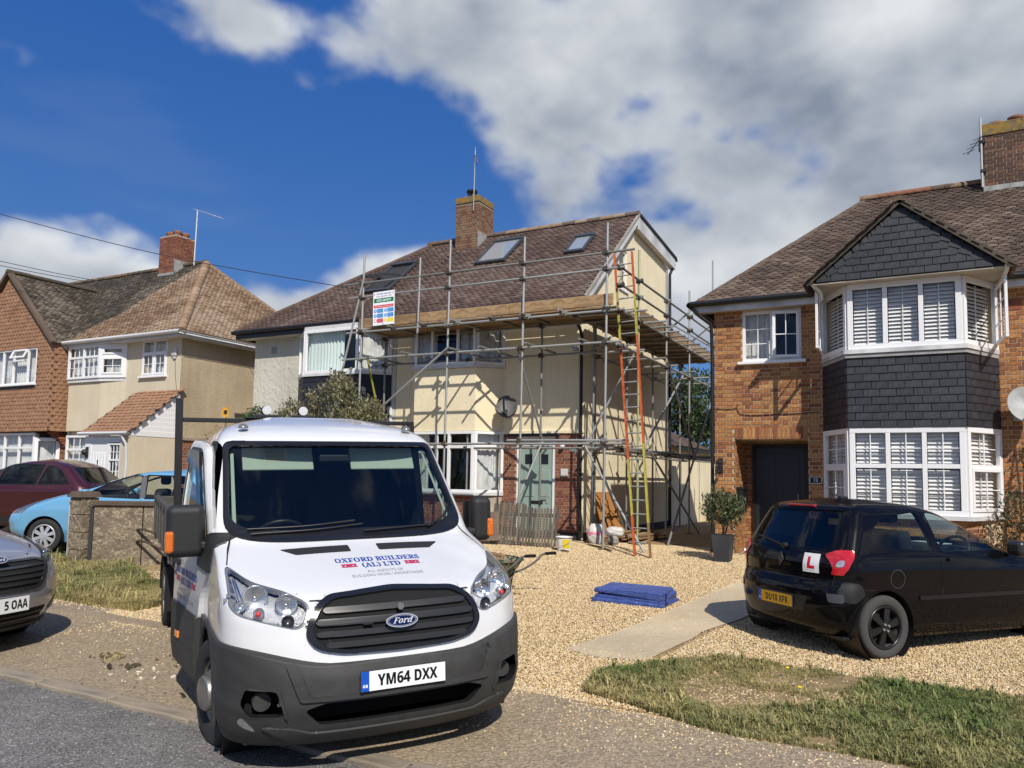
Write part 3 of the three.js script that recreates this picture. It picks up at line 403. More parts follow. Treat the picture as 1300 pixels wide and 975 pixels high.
  const gs = []; for (let row = 0; row < 10; row++) {
    const y = gb + 0.01 + row * 0.118, hw = (t) => (ay - 0.03 - t) / (ay - gb) * (gr - gl) / 2; const l = ax - hw(y + 0.04) + 0.04, r2 = ax + hw(y + 0.04) - 0.04; if (r2 - l < 0.1) continue;
    let u = ax - 2.2 + (row % 2) * 0.115; while (u < r2) { const a = Math.max(l, u), b = Math.min(r2, u + 0.23); if (b - a > 0.03) { const ed = a === l ? 0.38 : b === r2 ? -0.38 : 0; gs.push({ m: new THREE.Matrix4().compose(V((a + b) / 2, y + 0.07 + 0.004 * (rr() - 0.5) - (ed ? 0.015 : 0), gz + 0.003 + 0.004 * rr()), new THREE.Quaternion().setFromEuler(new THREE.Euler(-0.10, 0, ed)), V(b - a - 0.009, ed ? 0.13 : 0.152, 0.015)), c: Math.floor(rr() * 4) }); } u += 0.23; }
  }
  emit(gab, 'slate', UNIT, TL.slate, gs, 300);
  part(H, 'soffit', merge([boxUV(T(extr([[gl + 0.02, -gz], [gr - 0.02, -gz], [gr - 0.02, 14.75], [gl + 0.02, 14.75]].map(([a, b]) => [a, b]), 0.02).rotateX(-Math.PI / 2), 0, gb - 0.03, 0)), bx(x0 - 0.35, gl - 0.02, 4.80, 4.82, z, z + 0.2), bx(gr + 0.02, x1, 4.80, 4.82, z, z + 0.2)]), mottled(lin(0.55, 0.50, 0.42)));
  part(H, 'fascia', merge([bx(x0 - 0.36, gl - 0.01, 4.79, 4.96, z + 0.2, z + 0.225), bx(gr + 0.01, x1, 4.79, 4.96, z + 0.2, z + 0.225), bx(x0 - 0.365, x0 - 0.34, 4.79, 4.95, z - 6.7, z + 0.198)]), M.white);
  // roof: main slopes, gable slopes over the bay
  const ez = z + 0.27, ey = 4.95, ry = 7.72, rz = -17.95, U = V(1, 0, 0), sl1 = V(0, ry - ey, rz - ez), SL = sl1.length(); sl1.normalize();
  const ex = x0 - 0.38, hx = -0.95, gzi = ez - (ay - ey) / (ry - ey) * (ez - rz);
  const roof = part(H, 'roof', merge([poly3([[ex, ey, ez], [x1, ey, ez], [x1, ry, rz], [hx, ry, rz]]), poly3([[ex, ey, -21.5], [ex, ey, ez], [hx, ry, rz]]), poly3([[x1, ey, -21.5], [ex, ey, -21.5], [hx, ry, rz], [x1, ry, rz]]), poly3([[gl - 0.06, gb - 0.02, gz + 0.06], [ax, ay + 0.02, gz + 0.06], [ax, ay + 0.02, gzi], [gl - 0.06, gb - 0.02, ez - 0.1]]), poly3([[ax, ay + 0.02, gz + 0.06], [gr + 0.06, gb - 0.02, gz + 0.06], [gr + 0.06, gb - 0.02, ez - 0.1], [ax, ay + 0.02, gzi]])]), mottled(lin(0.06, 0.045, 0.035)));
  const tl = []; const hipU = (v) => (hx - ex) * v / SL;
  tiles(tl, [ex, ey, ez], U, sl1, 7.2, SL, (u, v) => { const x = ex + u; if (u < hipU(v) + 0.05) return false; const yy = ey + (ry - ey) * v / SL; if (yy < ay && x > mix(gl - 0.1, ax, (yy - gb + 0.05) / (ay - gb)) && x < mix(gr + 0.1, ax, (yy - gb + 0.05) / (ay - gb))) return false; return true; }, 21, 5, { gauge: 0.1, rough: 1.6, skew: 0.05 });
  const gs1 = V(ax - gl, ay - gb, 0), GL = gs1.length(); gs1.normalize(); const gs2 = V(ax - gr, ay - gb, 0).normalize();
  tiles(tl, [gl - 0.08, gb - 0.03, ez - 0.2], V(0, 0, 1), gs1, gz + 0.1 - ez + 0.2 + 0.6, GL, (u, v) => u < gz + 0.1 - (ez - 0.2) && u > -1.2, 22, 5); // slope to the left of the gable
  tiles(tl, [gr + 0.08, gb - 0.03, gz + 0.1], V(0, 0, -1), gs2, 0.8, GL, (u, v) => u > 0 && u < 0.8, 23, 5);
  emit(roof, 'tile', tileGeo, TL.right, tl, 300);
  ridge(roof, [ex + 0.05, ey + 0.03, ez - 0.03], [hx - 0.05, ry - 0.03, rz + 0.03], [TL.right[2], TL.right[3]], 0.1, 0.26, 3); ridge(roof, [hx - 0.1, ry + 0.06, rz], [5, ry + 0.06, rz], [M.clay, TL.right[3], TL.left[2]], 0.115, 0.34, 4); ridge(roof, [ax, ay + 0.06, gz + 0.1], [ax, ay + 0.06, gzi], [TL.right[3]], 0.1, 0.3, 5);
  part(H, 'verge_trim', merge([[gl, -1], [gr, 1]].map(([x, s]) => { const L = Math.hypot(ax - x, ay - gb) + 0.1, g = new THREE.BoxGeometry(L, 0.085, 0.05); g.rotateZ(Math.atan2(ay - gb, ax - x)); return T(boxUV(g), (ax + x) / 2 + s * 0.02, (ay + gb) / 2 + 0.01, gz + 0.05); })), mottled(lin(0.10, 0.085, 0.065)));
  const pipe = (pts) => tube(pts, 0.034, 20, 8);
  part(H, 'gutter', merge([gutterGeo([x0 - 0.4, 4.95, z + 0.285], [gl - 0.03, 4.95, z + 0.285]), gutterGeo([gr + 0.03, 4.95, z + 0.285], [x1, 4.95, z + 0.285]), gutterGeo([x0 - 0.42, 4.93, z - 6.6], [x0 - 0.42, 4.95, z + 0.285])]), M.black);
  part(H, 'downpipe', pipe([[x0 - 0.36, 4.88, z + 0.27], [x0 - 0.28, 4.76, z + 0.22], [x0 - 0.06, 4.6, z + 0.06], [x0 - 0.05, 4.3, z + 0.02], [x0 - 0.05, 0.25, z + 0.02]]), M.black);
  part(H, 'gable_downpipe', merge([pipe([[gl + 0.01, 5.02, gz + 0.02], [gl + 0.03, 4.93, gz - 0.05], [gl + 0.14, 4.82, gz - 0.2], [gl + 0.15, 4.7, gz - 0.3]]), pipe([[gr - 0.02, 5.02, gz + 0.02], [gr - 0.02, 4.9, gz - 0.02], [gr - 0.04, 4.84, gz - 0.3]])]), M.white);
  part(H, 'air_brick', bx(1.22, 1.5, 4.45, 4.63, z + 0.006, z + 0.012), BR.red[1]);
  // chimney
  const cx = 1.24, cz = -17.55; const ch = part(H, 'chimney', boxUV(merge([bx(cx, cx + 1.5, 6.9, 8.77, cz - 0.8, cz)])), mortarG); const cl = [];
  bricks(cl, [0, 0, cz], 0, cx, cx + 1.5, 7.52, 8.54, [], 33, 4); bricks(cl, [cx, 0, cz], -Math.PI / 2, -0.8, 0, 7.5, 8.54, [], 34, 4); emit(ch, 'brick', UNIT, BR.brown, cl, 300);
  part(ch, 'cap', merge([rbx(cx - 0.03, cx + 1.53, 8.55, 8.80, cz - 0.83, cz + 0.03, 0.02)]), M.lichen);
  part(ch, 'flashing', merge([bx(cx - 0.02, cx + 1.52, 7.36, 7.52, cz, cz + 0.016), bx(cx - 0.016, cx, 7.4, 7.8, cz - 0.8, cz + 0.014)]), M.lead);
  for (const [x, h] of [[0.24, 0.14], [0.6, 0.2], [1.0, 0.17]]) part(ch, 'pot', T(new THREE.LatheGeometry([[0.0, 0], [0.135, 0], [0.125, h - 0.05], [0.15, h - 0.045], [0.15, h], [0.11, h], [0.11, 0.02]].map((p) => new THREE.Vector2(...p)), 20), cx + x, 8.79, cz - 0.38), M.clay);
}
// ---------- the semi-detached pair in the middle ----------
const creamM = S({ map: rep(renderTex([0.925, 0.875, 0.745], [0.845, 0.785, 0.64], 111), 0.25), roughness: 0.95, bumpMap: rep(B1, 1.2), bumpScale: 0.006 });
const paleM = S({ map: rep(renderTex([0.79, 0.775, 0.72], [0.68, 0.66, 0.60], 121), 0.25), roughness: 0.95, bumpMap: rep(tex(512, (u, v) => tfbm(u, v, 10, 5, 125), false), 1.1), bumpScale: 0.02 });
const beigeM = S({ map: rep(renderTex([0.82, 0.775, 0.68], [0.74, 0.69, 0.59], 131), 0.25), roughness: 0.95, bumpMap: rep(B1, 1.2), bumpScale: 0.004 });
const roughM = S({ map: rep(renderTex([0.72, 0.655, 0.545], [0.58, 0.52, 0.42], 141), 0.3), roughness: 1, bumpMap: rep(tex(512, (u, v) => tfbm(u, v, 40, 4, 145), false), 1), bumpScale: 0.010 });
const bayPlan = (A, B, C, D) => (d) => [[A[0] - d * 0.4, A[1]], [B[0] - d * 0.5, B[1] + d], [C[0] + d * 0.5, C[1] + d], [D[0] + d * 0.4, D[1]]];
const slabOf = (pl) => { pl = pl.map(([a, b]) => [a, -b]); return (y, t) => T(extr(pl, t).rotateX(-Math.PI / 2), 0, y, 0); };
const faceOf = (p, q) => ({ ang: Math.atan2(-(q[1] - p[1]), q[0] - p[0]), L: Math.hypot(q[0] - p[0], q[1] - p[1]), c: [(p[0] + q[0]) / 2, (p[1] + q[1]) / 2] });
const ZC = -15.53, EY = 5.50, EZ = -15.12, RY = 8.42, RZ = -18.66, UX = V(1, 0, 0), VS = V(0, RY - EY, RZ - EZ), VL = VS.length(); VS.normalize();
const onRoof = (x, y) => V(x, y, EZ + ((y - EY) / (RY - EY)) * (RZ - EZ)), NR = V().crossVectors(UX, VS);
function roofWindow(parent, x0, x1, y0, y1, open) { // a pitched roof window lying on the slope
  const w = x1 - x0, h = (y1 - y0) / VS.y, Q = new THREE.Quaternion().setFromRotationMatrix(new THREE.Matrix4().makeBasis(UX, VS, NR)), at = onRoof((x0 + x1) / 2, (y0 + y1) / 2).addScaledVector(NR, 0.03), grey = S({ color: lin(0.085, 0.09, 0.095), roughness: 0.45, metalness: 0.4 });
  const fr = merge([rbx(-w / 2, w / 2, -h / 2 - 0.05, -h / 2 + 0.06, 0, 0.07, 0.008, 1), rbx(-w / 2, w / 2, h / 2 - 0.09, h / 2 + 0.04, 0, 0.10, 0.008, 1), rbx(-w / 2, -w / 2 + 0.07, -h / 2 + 0.06, h / 2 - 0.09, 0, 0.068, 0.008, 1), rbx(w / 2 - 0.07, w / 2, -h / 2 + 0.06, h / 2 - 0.09, 0, 0.068, 0.008, 1)]);
  const m = part(parent, 'roof_window', fr, grey); m.position.add(at); m.quaternion.copy(Q);
  part(m, 'lining', T(new THREE.PlaneGeometry(w - 0.1, h - 0.1), 0, 0, 0.008), open ? M.dark : M.interior);
  if (!open) part(m, 'pane', T(new THREE.PlaneGeometry(w - 0.13, h - 0.14), 0, -0.01, 0.05), P({ color: lin(0.30, 0.33, 0.36), roughness: 0.03, metalness: 0.0, clearcoat: 1, clearcoatRoughness: 0.02, specularIntensity: 1 }));
  else { const s = part(m, 'sash', merge([rbx(-w / 2 + 0.06, w / 2 - 0.06, -h / 2, -h / 2 + 0.06, -0.02, 0.03, 0.006, 1), rbx(-w / 2 + 0.06, w / 2 - 0.06, h / 2 - 0.1, h / 2 - 0.04, -0.02, 0.03, 0.006, 1), rbx(-w / 2 + 0.06, -w / 2 + 0.12, -h / 2 + 0.06, h / 2 - 0.1, -0.02, 0.03, 0.006, 1), rbx(w / 2 - 0.12, w / 2 - 0.06, -h / 2 + 0.06, h / 2 - 0.1, -0.02, 0.03, 0.006, 1)]), grey); s.rotation.x = -0.5; s.position.z = 0.05; part(s, 'pane', new THREE.PlaneGeometry(w - 0.2, h - 0.2), M.glass); }
}
{
  // ----- left half: pale rough render, navy boarded bay
  const x0 = -16.55, x1 = -11.62, H = thing('rendered_house', 'pale grey rendered house with navy boarded bay, left half of the pair', 'house', [-14, 0.23, -18.5]);
  const pl = bayPlan([-14.85, ZC], [-14.22, -15.03], [-12.42, -15.03], [-11.75, ZC]);
  part(H, 'wall', merge([boxUV(T(extr(rect(x0, x1, 0.1, 5.4), 0.28, [rect(-14.7, -11.9, 0.6, 5.25)]), 0, 0, ZC - 0.28)), bx(x0, x0 + 0.28, 0.1, 5.4, ZC - 6.3, ZC - 0.284), bx(x0, x1, 0.1, 5.4, ZC - 6.6, ZC - 6.31)]), paleM);
  const P0 = pl(0), sl = (d) => slabOf(pl(d));
  const bay = part(H, 'bay', merge([sl(0.05)(4.09, 0.07), sl(0.02)(5.3, 0.1), sl(0.05)(1.1, 0.07), sl(0.02)(2.66, 0.1)].map((g) => boxUV(g))), M.white);
  part(bay, 'wall', boxUV(sl(-0.02)(0.1, 1.0)), paleM);
  const navy = tintSet([[0.014, 0.015, 0.026], [0.018, 0.019, 0.032], [0.022, 0.023, 0.036]], { roughness: 0.6, map: rep(G1, 1, 3), bumpMap: rep(B1, 0.5, 4), bumpScale: 0.002 });
  part(bay, 'lining', boxUV(sl(-0.02)(2.76, 1.33)), M.dark);
  for (let k = 0; k < 3; k++) for (let row = 0; row < 9; row++) { const { ang, L, c } = faceOf(P0[k], P0[k + 1]); const b = part(bay, 'cladding_board', rbx(-L / 2, L / 2, 0, 0.17, -0.012, 0.012, 0.004, 1), navy[(row * 7 + k) % 3]); b.position.set(c[0] + Math.sin(ang) * 0.012, 2.76 + row * 0.147, c[1] + Math.cos(ang) * 0.012); b.rotation.set(-0.09, ang, 0, 'YXZ'); }
  [[0, 1], [1, 2], [2, 3]].forEach(([a, b], k) => { const f = faceOf(P0[a], P0[b]);
    win(H, [f.c[0], 4.16, f.c[1]], f.ang, f.L - 0.01, 1.14, [[1, [[1, {}]]]], { f: k === 1 ? 0.075 : 0.07, curtains: k === 1 ? [[0.02, 0.68, 0, 7]] : k === 2 ? [[0.1, 0.9, 0, 8]] : [[0.1, 0.9, 0, 9]], cm: k === 2 ? M.curtain : S({ color: lin(0.58, 0.68, 0.64), roughness: 1 }) });
    win(H, [f.c[0], 1.17, f.c[1]], f.ang, f.L - 0.01, 1.5, [[1, [[1, {}]]]], { f: 0.07, curtains: [[0.1, 0.9, 0, 11]] }); });
  part(H, 'door', rbx(-11.98 + 0.0, -11.7, 0.3, 3.3, ZC + 0.002, ZC + 0.03, 0.004), M.upvc);
  part(H, 'vent', rbx(-15.92, -15.72, 4.88, 5.06, ZC - 0.005, ZC + 0.012, 0.004), mottled(lin(0.45, 0.45, 0.43)));
  const ex = x0 - 0.38, hx = -12.75, hipU = (v) => ((hx - ex) * v) / VL;
  const roof = part(H, 'roof', merge([poly3([[ex, EY, EZ], [-11.6, EY, EZ], [-11.6, RY, RZ], [hx, RY, RZ]]), poly3([[ex, EY, -22.2], [ex, EY, EZ], [hx, RY, RZ]]), poly3([[-11.6, EY, -22.2], [ex, EY, -22.2], [hx, RY, RZ], [-11.6, RY, RZ]])]), mottled(lin(0.06, 0.042, 0.034)));
  const tl = []; tiles(tl, [ex, EY, EZ], UX, VS, 5.4, VL - 0.03, (u, v) => u > hipU(v) + 0.04 && u < -11.6 - ex && !(ex + u > -13.4 && ex + u < -12.5 && v * VS.y > 0.98 && v * VS.y < 2.08), 51, 5, { rough: 1.3 });
  emit(roof, 'tile', tileGeo, TL.mid, tl, 0);
  ridge(roof, [ex, EY + 0.03, EZ], [hx, RY + 0.02, RZ], [TL.mid[3], TL.mid[2]], 0.11, 0.3, 6); ridge(roof, [hx - 0.1, RY + 0.07, RZ], [-11.7, RY + 0.07, RZ], [TL.left[0], TL.mid[4]], 0.12, 0.34, 7);
  roofWindow(roof, -13.4, -12.5, 6.5, 7.56, true);
  part(H, 'fascia', merge([bx(ex + 0.03, x1, 5.28, 5.46, EZ - 0.035, EZ - 0.01), bx(ex + 0.005, ex + 0.028, 5.28, 5.46, -22.1, EZ - 0.036)]), M.black);
  part(H, 'soffit', bx(ex + 0.03, x1, 5.30, 5.32, ZC - 0.002, EZ - 0.04), M.white);
  part(H, 'gutter', merge([gutterGeo([ex - 0.05, 5.46, EZ + 0.05], [-11.6, 5.46, EZ + 0.05]), gutterGeo([ex - 0.05, 5.46, -22.1], [ex - 0.05, 5.46, EZ + 0.05])]), M.black);
  const ch = part(H, 'chimney', bx(-11.6, -10.85, 7.4, 9.46, -18.95, -18.12), mortarG), cl = [];
  bricks(cl, [0, 0, -18.12], 0, -11.6, -10.85, 7.85, 9.30, [], 71, 4); bricks(cl, [-10.85, 0, -18.12], Math.PI / 2, 0, 0.83, 7.85, 9.30, [], 72, 4); emit(ch, 'brick', UNIT, BR.chim, cl, 300);
  part(ch, 'cap', rbx(-11.62, -10.83, 9.31, 9.5, -18.98, -18.09, 0.02), M.lichen); part(ch, 'flashing', merge([bx(-11.62, -10.84, 7.75, 7.90, -18.12, -18.1), bx(-10.85, -10.83, 7.75, 8.45, -18.9, -18.1)]), M.lead);
  part(ch, 'pot', T(new THREE.LatheGeometry([[0.0, 0], [0.15, 0], [0.13, 0.1], [0.11, 0.12], [0.11, 0.2], [0.16, 0.21], [0.16, 0.27], [0.02, 0.3]].map((p) => new THREE.Vector2(...p)), 18), -11.25, 9.49, -18.4), M.black);
}
{
  // ----- right half: cream render, gable end, brick ground floor
  const x0 = -11.6, x1 = -6.5, zb = -21.86, H = thing('cream_house', 'cream rendered house being extended, with gable end wrapped in scaffolding', 'house', [-9, 0.23, -18.5]);
  const pl = bayPlan([-11.12, ZC], [-10.66, -15.0], [-8.97, -15.0], [-8.5, ZC]), P0 = pl(0), sl = (d) => slabOf(pl(d));
  const dx0 = -8.14, dx1 = -7.19, dy = 2.49;
  const side = extr([[15.815, 0.1], [21.84, 0.1], [21.84, 7.80], [18.6, 8.2], [15.815, 5.86]], 0.27, [rect(17.68, 18.26, 6.3, 7.32)]); side.rotateY(Math.PI / 2); T(side, x1 - 0.27, 0, 0);
  part(H, 'wall', merge([boxUV(T(extr([[x0, 0.1], [dx0, 0.1], [dx0, dy], [dx1, dy], [dx1, 0.1], [x1, 0.1], [x1, 5.4], [x0, 5.4]], 0.28, [rect(-11.0, -8.62, 0.6, 5.2)]), 0, 0, ZC - 0.28)), boxUV(side), bx(x0, x1, 0.1, 7.6, zb, zb + 0.018), bx(dx0, dx1, 0.1, 2.6, ZC - 0.9, ZC - 0.88)]), creamM);
  const bay = part(H, 'bay', merge([sl(0.05)(4.08, 0.07), sl(0.02)(5.2, 0.1)].map((g) => boxUV(g))), M.white);
  part(bay, 'panel', boxUV(sl(0)(2.62, 1.455)), creamM); part(bay, 'sill', boxUV(sl(0.07)(1.15, 0.06)), M.white);
  part(bay, 'plinth', boxUV(sl(-0.03)(0.1, 1.045)), mortarG);
  const bl = []; for (let k = 0; k < 3; k++) { const f = faceOf(P0[k], P0[k + 1]); bricks(bl, [P0[k][0] - Math.sin(f.ang) * 0.03, 0, P0[k][1] - Math.cos(f.ang) * 0.03], f.ang, 0, f.L, 0.23, 1.13, [], 81 + k, 4); }
  bricks(bl, [0, 0, ZC], 0, -8.52, x1, 0.23, 2.56, [[dx0 - 0.02, dx1 + 0.02, -1, 2.7]], 85, 4);
  emit(bay, 'brick', UNIT, BR.red, bl.filter(() => true), 300);
  for (const [a, b] of [[-8.5, dx0 - 0.002], [dx1 + 0.002, x1 - 0.004]]) part(H, 'mortar_bed', bx(a, b, 0.2, 2.55, ZC - 0.1, ZC + 0.002), mortarG);
  part(H, 'corner_strip', bx(x1 - 0.075, x1 + 0.004, 0.25, 5.3, ZC - 0.002, ZC + 0.02), creamM);
  part(H, 'band', merge([rbx(-8.55, x1 + 0.012, 2.56, 2.64, ZC - 0.02, ZC + 0.045, 0.012)]), creamM);
  [[0, 1], [1, 2], [2, 3]].forEach(([a, b], k) => { const f = faceOf(P0[a], P0[b]);
    win(H, [f.c[0], 4.15, f.c[1]], f.ang, f.L - 0.01, 1.05, k === 1 ? [[0.6, [[1, {}]]], [1, [[1, {}]]], [0.6, [[1, {}]]]] : [[1, [[1, {}]]]], { f: 0.065, curtains: k === 1 ? [[0.02, 0.3, 0, 21], [0.7, 0.98, 0, 22]] : [[0.08, 0.92, 0, 23]] });
    win(H, [f.c[0], 1.21, f.c[1]], f.ang, f.L - 0.01, 1.40, k === 1 ? [[1, [[1, {}], [0.28, {}]]], [0.5, [[1, {}], [0.28, {}]]], [1, [[1, {}], [0.28, {}]]]] : [[1, [[1, {}], [0.25, {}]]]], { f: 0.065, curtains: k === 1 ? [[0.02, 0.22, 0, 25]] : k === 2 ? [[0.15, 0.97, 0, 27]] : [] }); });
  // sage green door with two small lights under a dark canopy
  const sage = S({ color: lin(0.27, 0.36, 0.31), roughness: 0.5 }), zd = ZC - 0.07;
  part(H, 'door_frame', merge([bx(dx0, dx0 + 0.06, 0.23, dy, zd - 0.03, zd + 0.06), bx(dx1 - 0.06, dx1, 0.23, dy, zd - 0.03, zd + 0.06), bx(dx0 + 0.06, dx1 - 0.06, dy - 0.06, dy, zd - 0.03, zd + 0.056), bx(dx0 + 0.06, dx1 - 0.06, 2.28, 2.33, zd - 0.03, zd + 0.056)]), M.upvc);
  part(H, 'fanlight', T(new THREE.PlaneGeometry(0.85, 0.11), (dx0 + dx1) / 2, 2.38, zd), P({ color: lin(0.2, 0.22, 0.25), roughness: 0.05, clearcoat: 1 }));
  const door = part(H, 'door', merge([bx(dx0 + 0.06, dx1 - 0.06, 0.25, 2.28, zd - 0.03, zd + 0.02), ...[[-0.33, -0.06, 0.4, 0.95], [0.06, 0.33, 0.4, 0.95], [-0.33, -0.06, 1.15, 1.75], [0.06, 0.33, 1.15, 1.75]].map(([a, b, c, d]) => rbx((dx0 + dx1) / 2 + a, (dx0 + dx1) / 2 + b, c, d, zd + 0.01, zd + 0.033, 0.01))]), sage);
  for (const s of [-1, 1]) part(door, 'light', rbx((dx0 + dx1) / 2 + s * 0.2 - 0.09, (dx0 + dx1) / 2 + s * 0.2 + 0.09, 1.88, 2.1, zd + 0.015, zd + 0.03, 0.005), M.blackGloss);
  part(door, 'letter_plate', rbx(-7.8, -7.5, 0.99, 1.06, zd + 0.02, zd + 0.035, 0.006), M.black); part(door, 'handle', merge([rbx(-7.42, -7.38, 1.0, 1.2, zd + 0.02, zd + 0.035, 0.006), rod([-7.4, 1.12, zd + 0.06], [-7.52, 1.12, zd + 0.06], 0.011)]), M.galv);
  part(H, 'canopy', merge([rbx(dx0 - 0.2, dx1 + 0.12, 2.50, 2.56, ZC - 0.02, ZC + 0.14, 0.01)]), mottled(lin(0.06, 0.06, 0.07)));
  part(H, 'meter_box', rbx(-7.03, -6.86, 1.6, 1.78, ZC + 0.006, ZC + 0.05, 0.01), M.white);
  part(H, 'outside_light', new THREE.SphereGeometry(0.055, 14, 10).translate(-6.98, 2.28, ZC + 0.08), M.upvc);
  win(H, [x1 - 0.06, 6.3, -17.97], Math.PI / 2, 0.58, 1.02, [[1, [[1, { bars: [0, 1] }]]]], { f: 0.06, sill: 0.1 });
  // roof with verge boards and a shallow rear slope
  const rx = -6.32, roof = part(H, 'roof', merge([poly3([[x0, EY, EZ], [rx, EY, EZ], [rx, RY, RZ], [x0, RY, RZ]]), poly3([[rx, 8.12, zb - 0.15], [x0, 8.12, zb - 0.15], [x0, RY, RZ], [rx, RY, RZ]])]), mottled(lin(0.06, 0.042, 0.034)));
  const tl = []; tiles(tl, [x0, EY, EZ], UX, VS, rx - x0, VL - 0.03, (u, v) => { const x = x0 + u, y = EY + v * VS.y; return u > 0 && x < rx - 0.02 && !(x > -10.33 && x < -9.38 && y > 7.12 && y < 8.02) && !(x > -7.72 && x < -7.15 && y > 7.08 && y < 7.7) && !(x < -10.9 && x > -11.9 && y > 7.95); }, 52, 5, { rough: 1.1 });
  emit(roof, 'tile', tileGeo, TL.mid, tl, 300);
  ridge(roof, [-10.95, RY + 0.06, RZ], [rx, RY + 0.06, RZ], [TL.mid[4], TL.left[3], TL.left[4]], 0.115, 0.36, 8);
  roofWindow(roof, -10.3, -9.4, 7.13, 8.0); roofWindow(roof, -7.7, -7.17, 7.1, 7.68);
  const L1 = Math.hypot(RY - EY, RZ - EZ), bar = (a, b, x, h, t) => { const A = V(x, ...a), B = V(x, ...b), d = V().subVectors(B, A), g = new THREE.BoxGeometry(t, h, d.length() + 0.02); g.rotateX(-Math.atan2(d.y, d.z)); const c = A.clone().add(B).multiplyScalar(0.5); return boxUV(T(g, c.x, c.y, c.z)); };
  part(H, 'barge_board', merge([bar([EY - 0.13, EZ], [RY - 0.13, RZ + 0.02], rx - 0.02, 0.17, 0.025), bar([RY - 0.2, RZ], [7.98, zb - 0.15], rx - 0.021, 0.36, 0.025), bx(x1, rx - 0.03, 5.36, 5.4, EZ, ZC)]), M.white);
  part(H, 'verge', merge([bar([EY + 0.0, EZ - 0.0], [RY + 0.0, RZ], rx - 0.01, 0.05, 0.06)]), mottled(lin(0.42, 0.38, 0.32)));
  part(H, 'soffit', merge([bar([EY - 0.22, EZ], [RY - 0.22, RZ], (x1 + rx) / 2, 0.02, rx - x1 - 0.03), bar([RY - 0.36, RZ], [7.80, zb - 0.15], (x1 + rx) / 2, 0.02, rx - x1 - 0.03), bx(x0, rx - 0.04, 5.30, 5.32, ZC - 0.002, EZ - 0.04)]), M.white);
  part(H, 'rear_edge', merge([bar([RY + 0.015, RZ - 0.1], [8.15, zb - 0.17], rx + 0.0, 0.05, 0.07), bx(x0, rx + 0.03, 8.06, 8.14, zb - 0.26, zb - 0.16)]), M.black);
  part(H, 'fascia', bx(x0, rx - 0.03, 5.28, 5.46, EZ - 0.035, EZ - 0.01), M.black);
  part(H, 'gutter', gutterGeo([x0, 5.46, EZ + 0.05], [rx, 5.46, EZ + 0.05]), M.black);
  part(H, 'downpipe', tube([[-6.75, 5.42, EZ + 0.05], [-6.74, 5.25, EZ + 0.03], [-6.60, 4.95, ZC + 0.15], [-6.55, 4.75, ZC + 0.07], [-6.55, 4.4, ZC + 0.07], [-6.55, 0.25, ZC + 0.07]], 0.037, 30, 8), M.black);
  part(H, 'downpipe', merge([rod([-6.42, 0.25, zb + 0.1], [-6.42, 7.6, zb + 0.1], 0.04), rod([-6.42, 7.6, zb + 0.1], [-6.36, 7.95, zb - 0.15], 0.04)]), M.black);
  part(H, 'plinth', merge([bx(dx1, x1 + 0.014, 0.15, 0.4, ZC + 0.004, ZC + 0.014), bx(x1 + 0.002, x1 + 0.012, 0.15, 0.4, zb, ZC + 0.003)]), mottled(lin(0.05, 0.05, 0.05)));
}
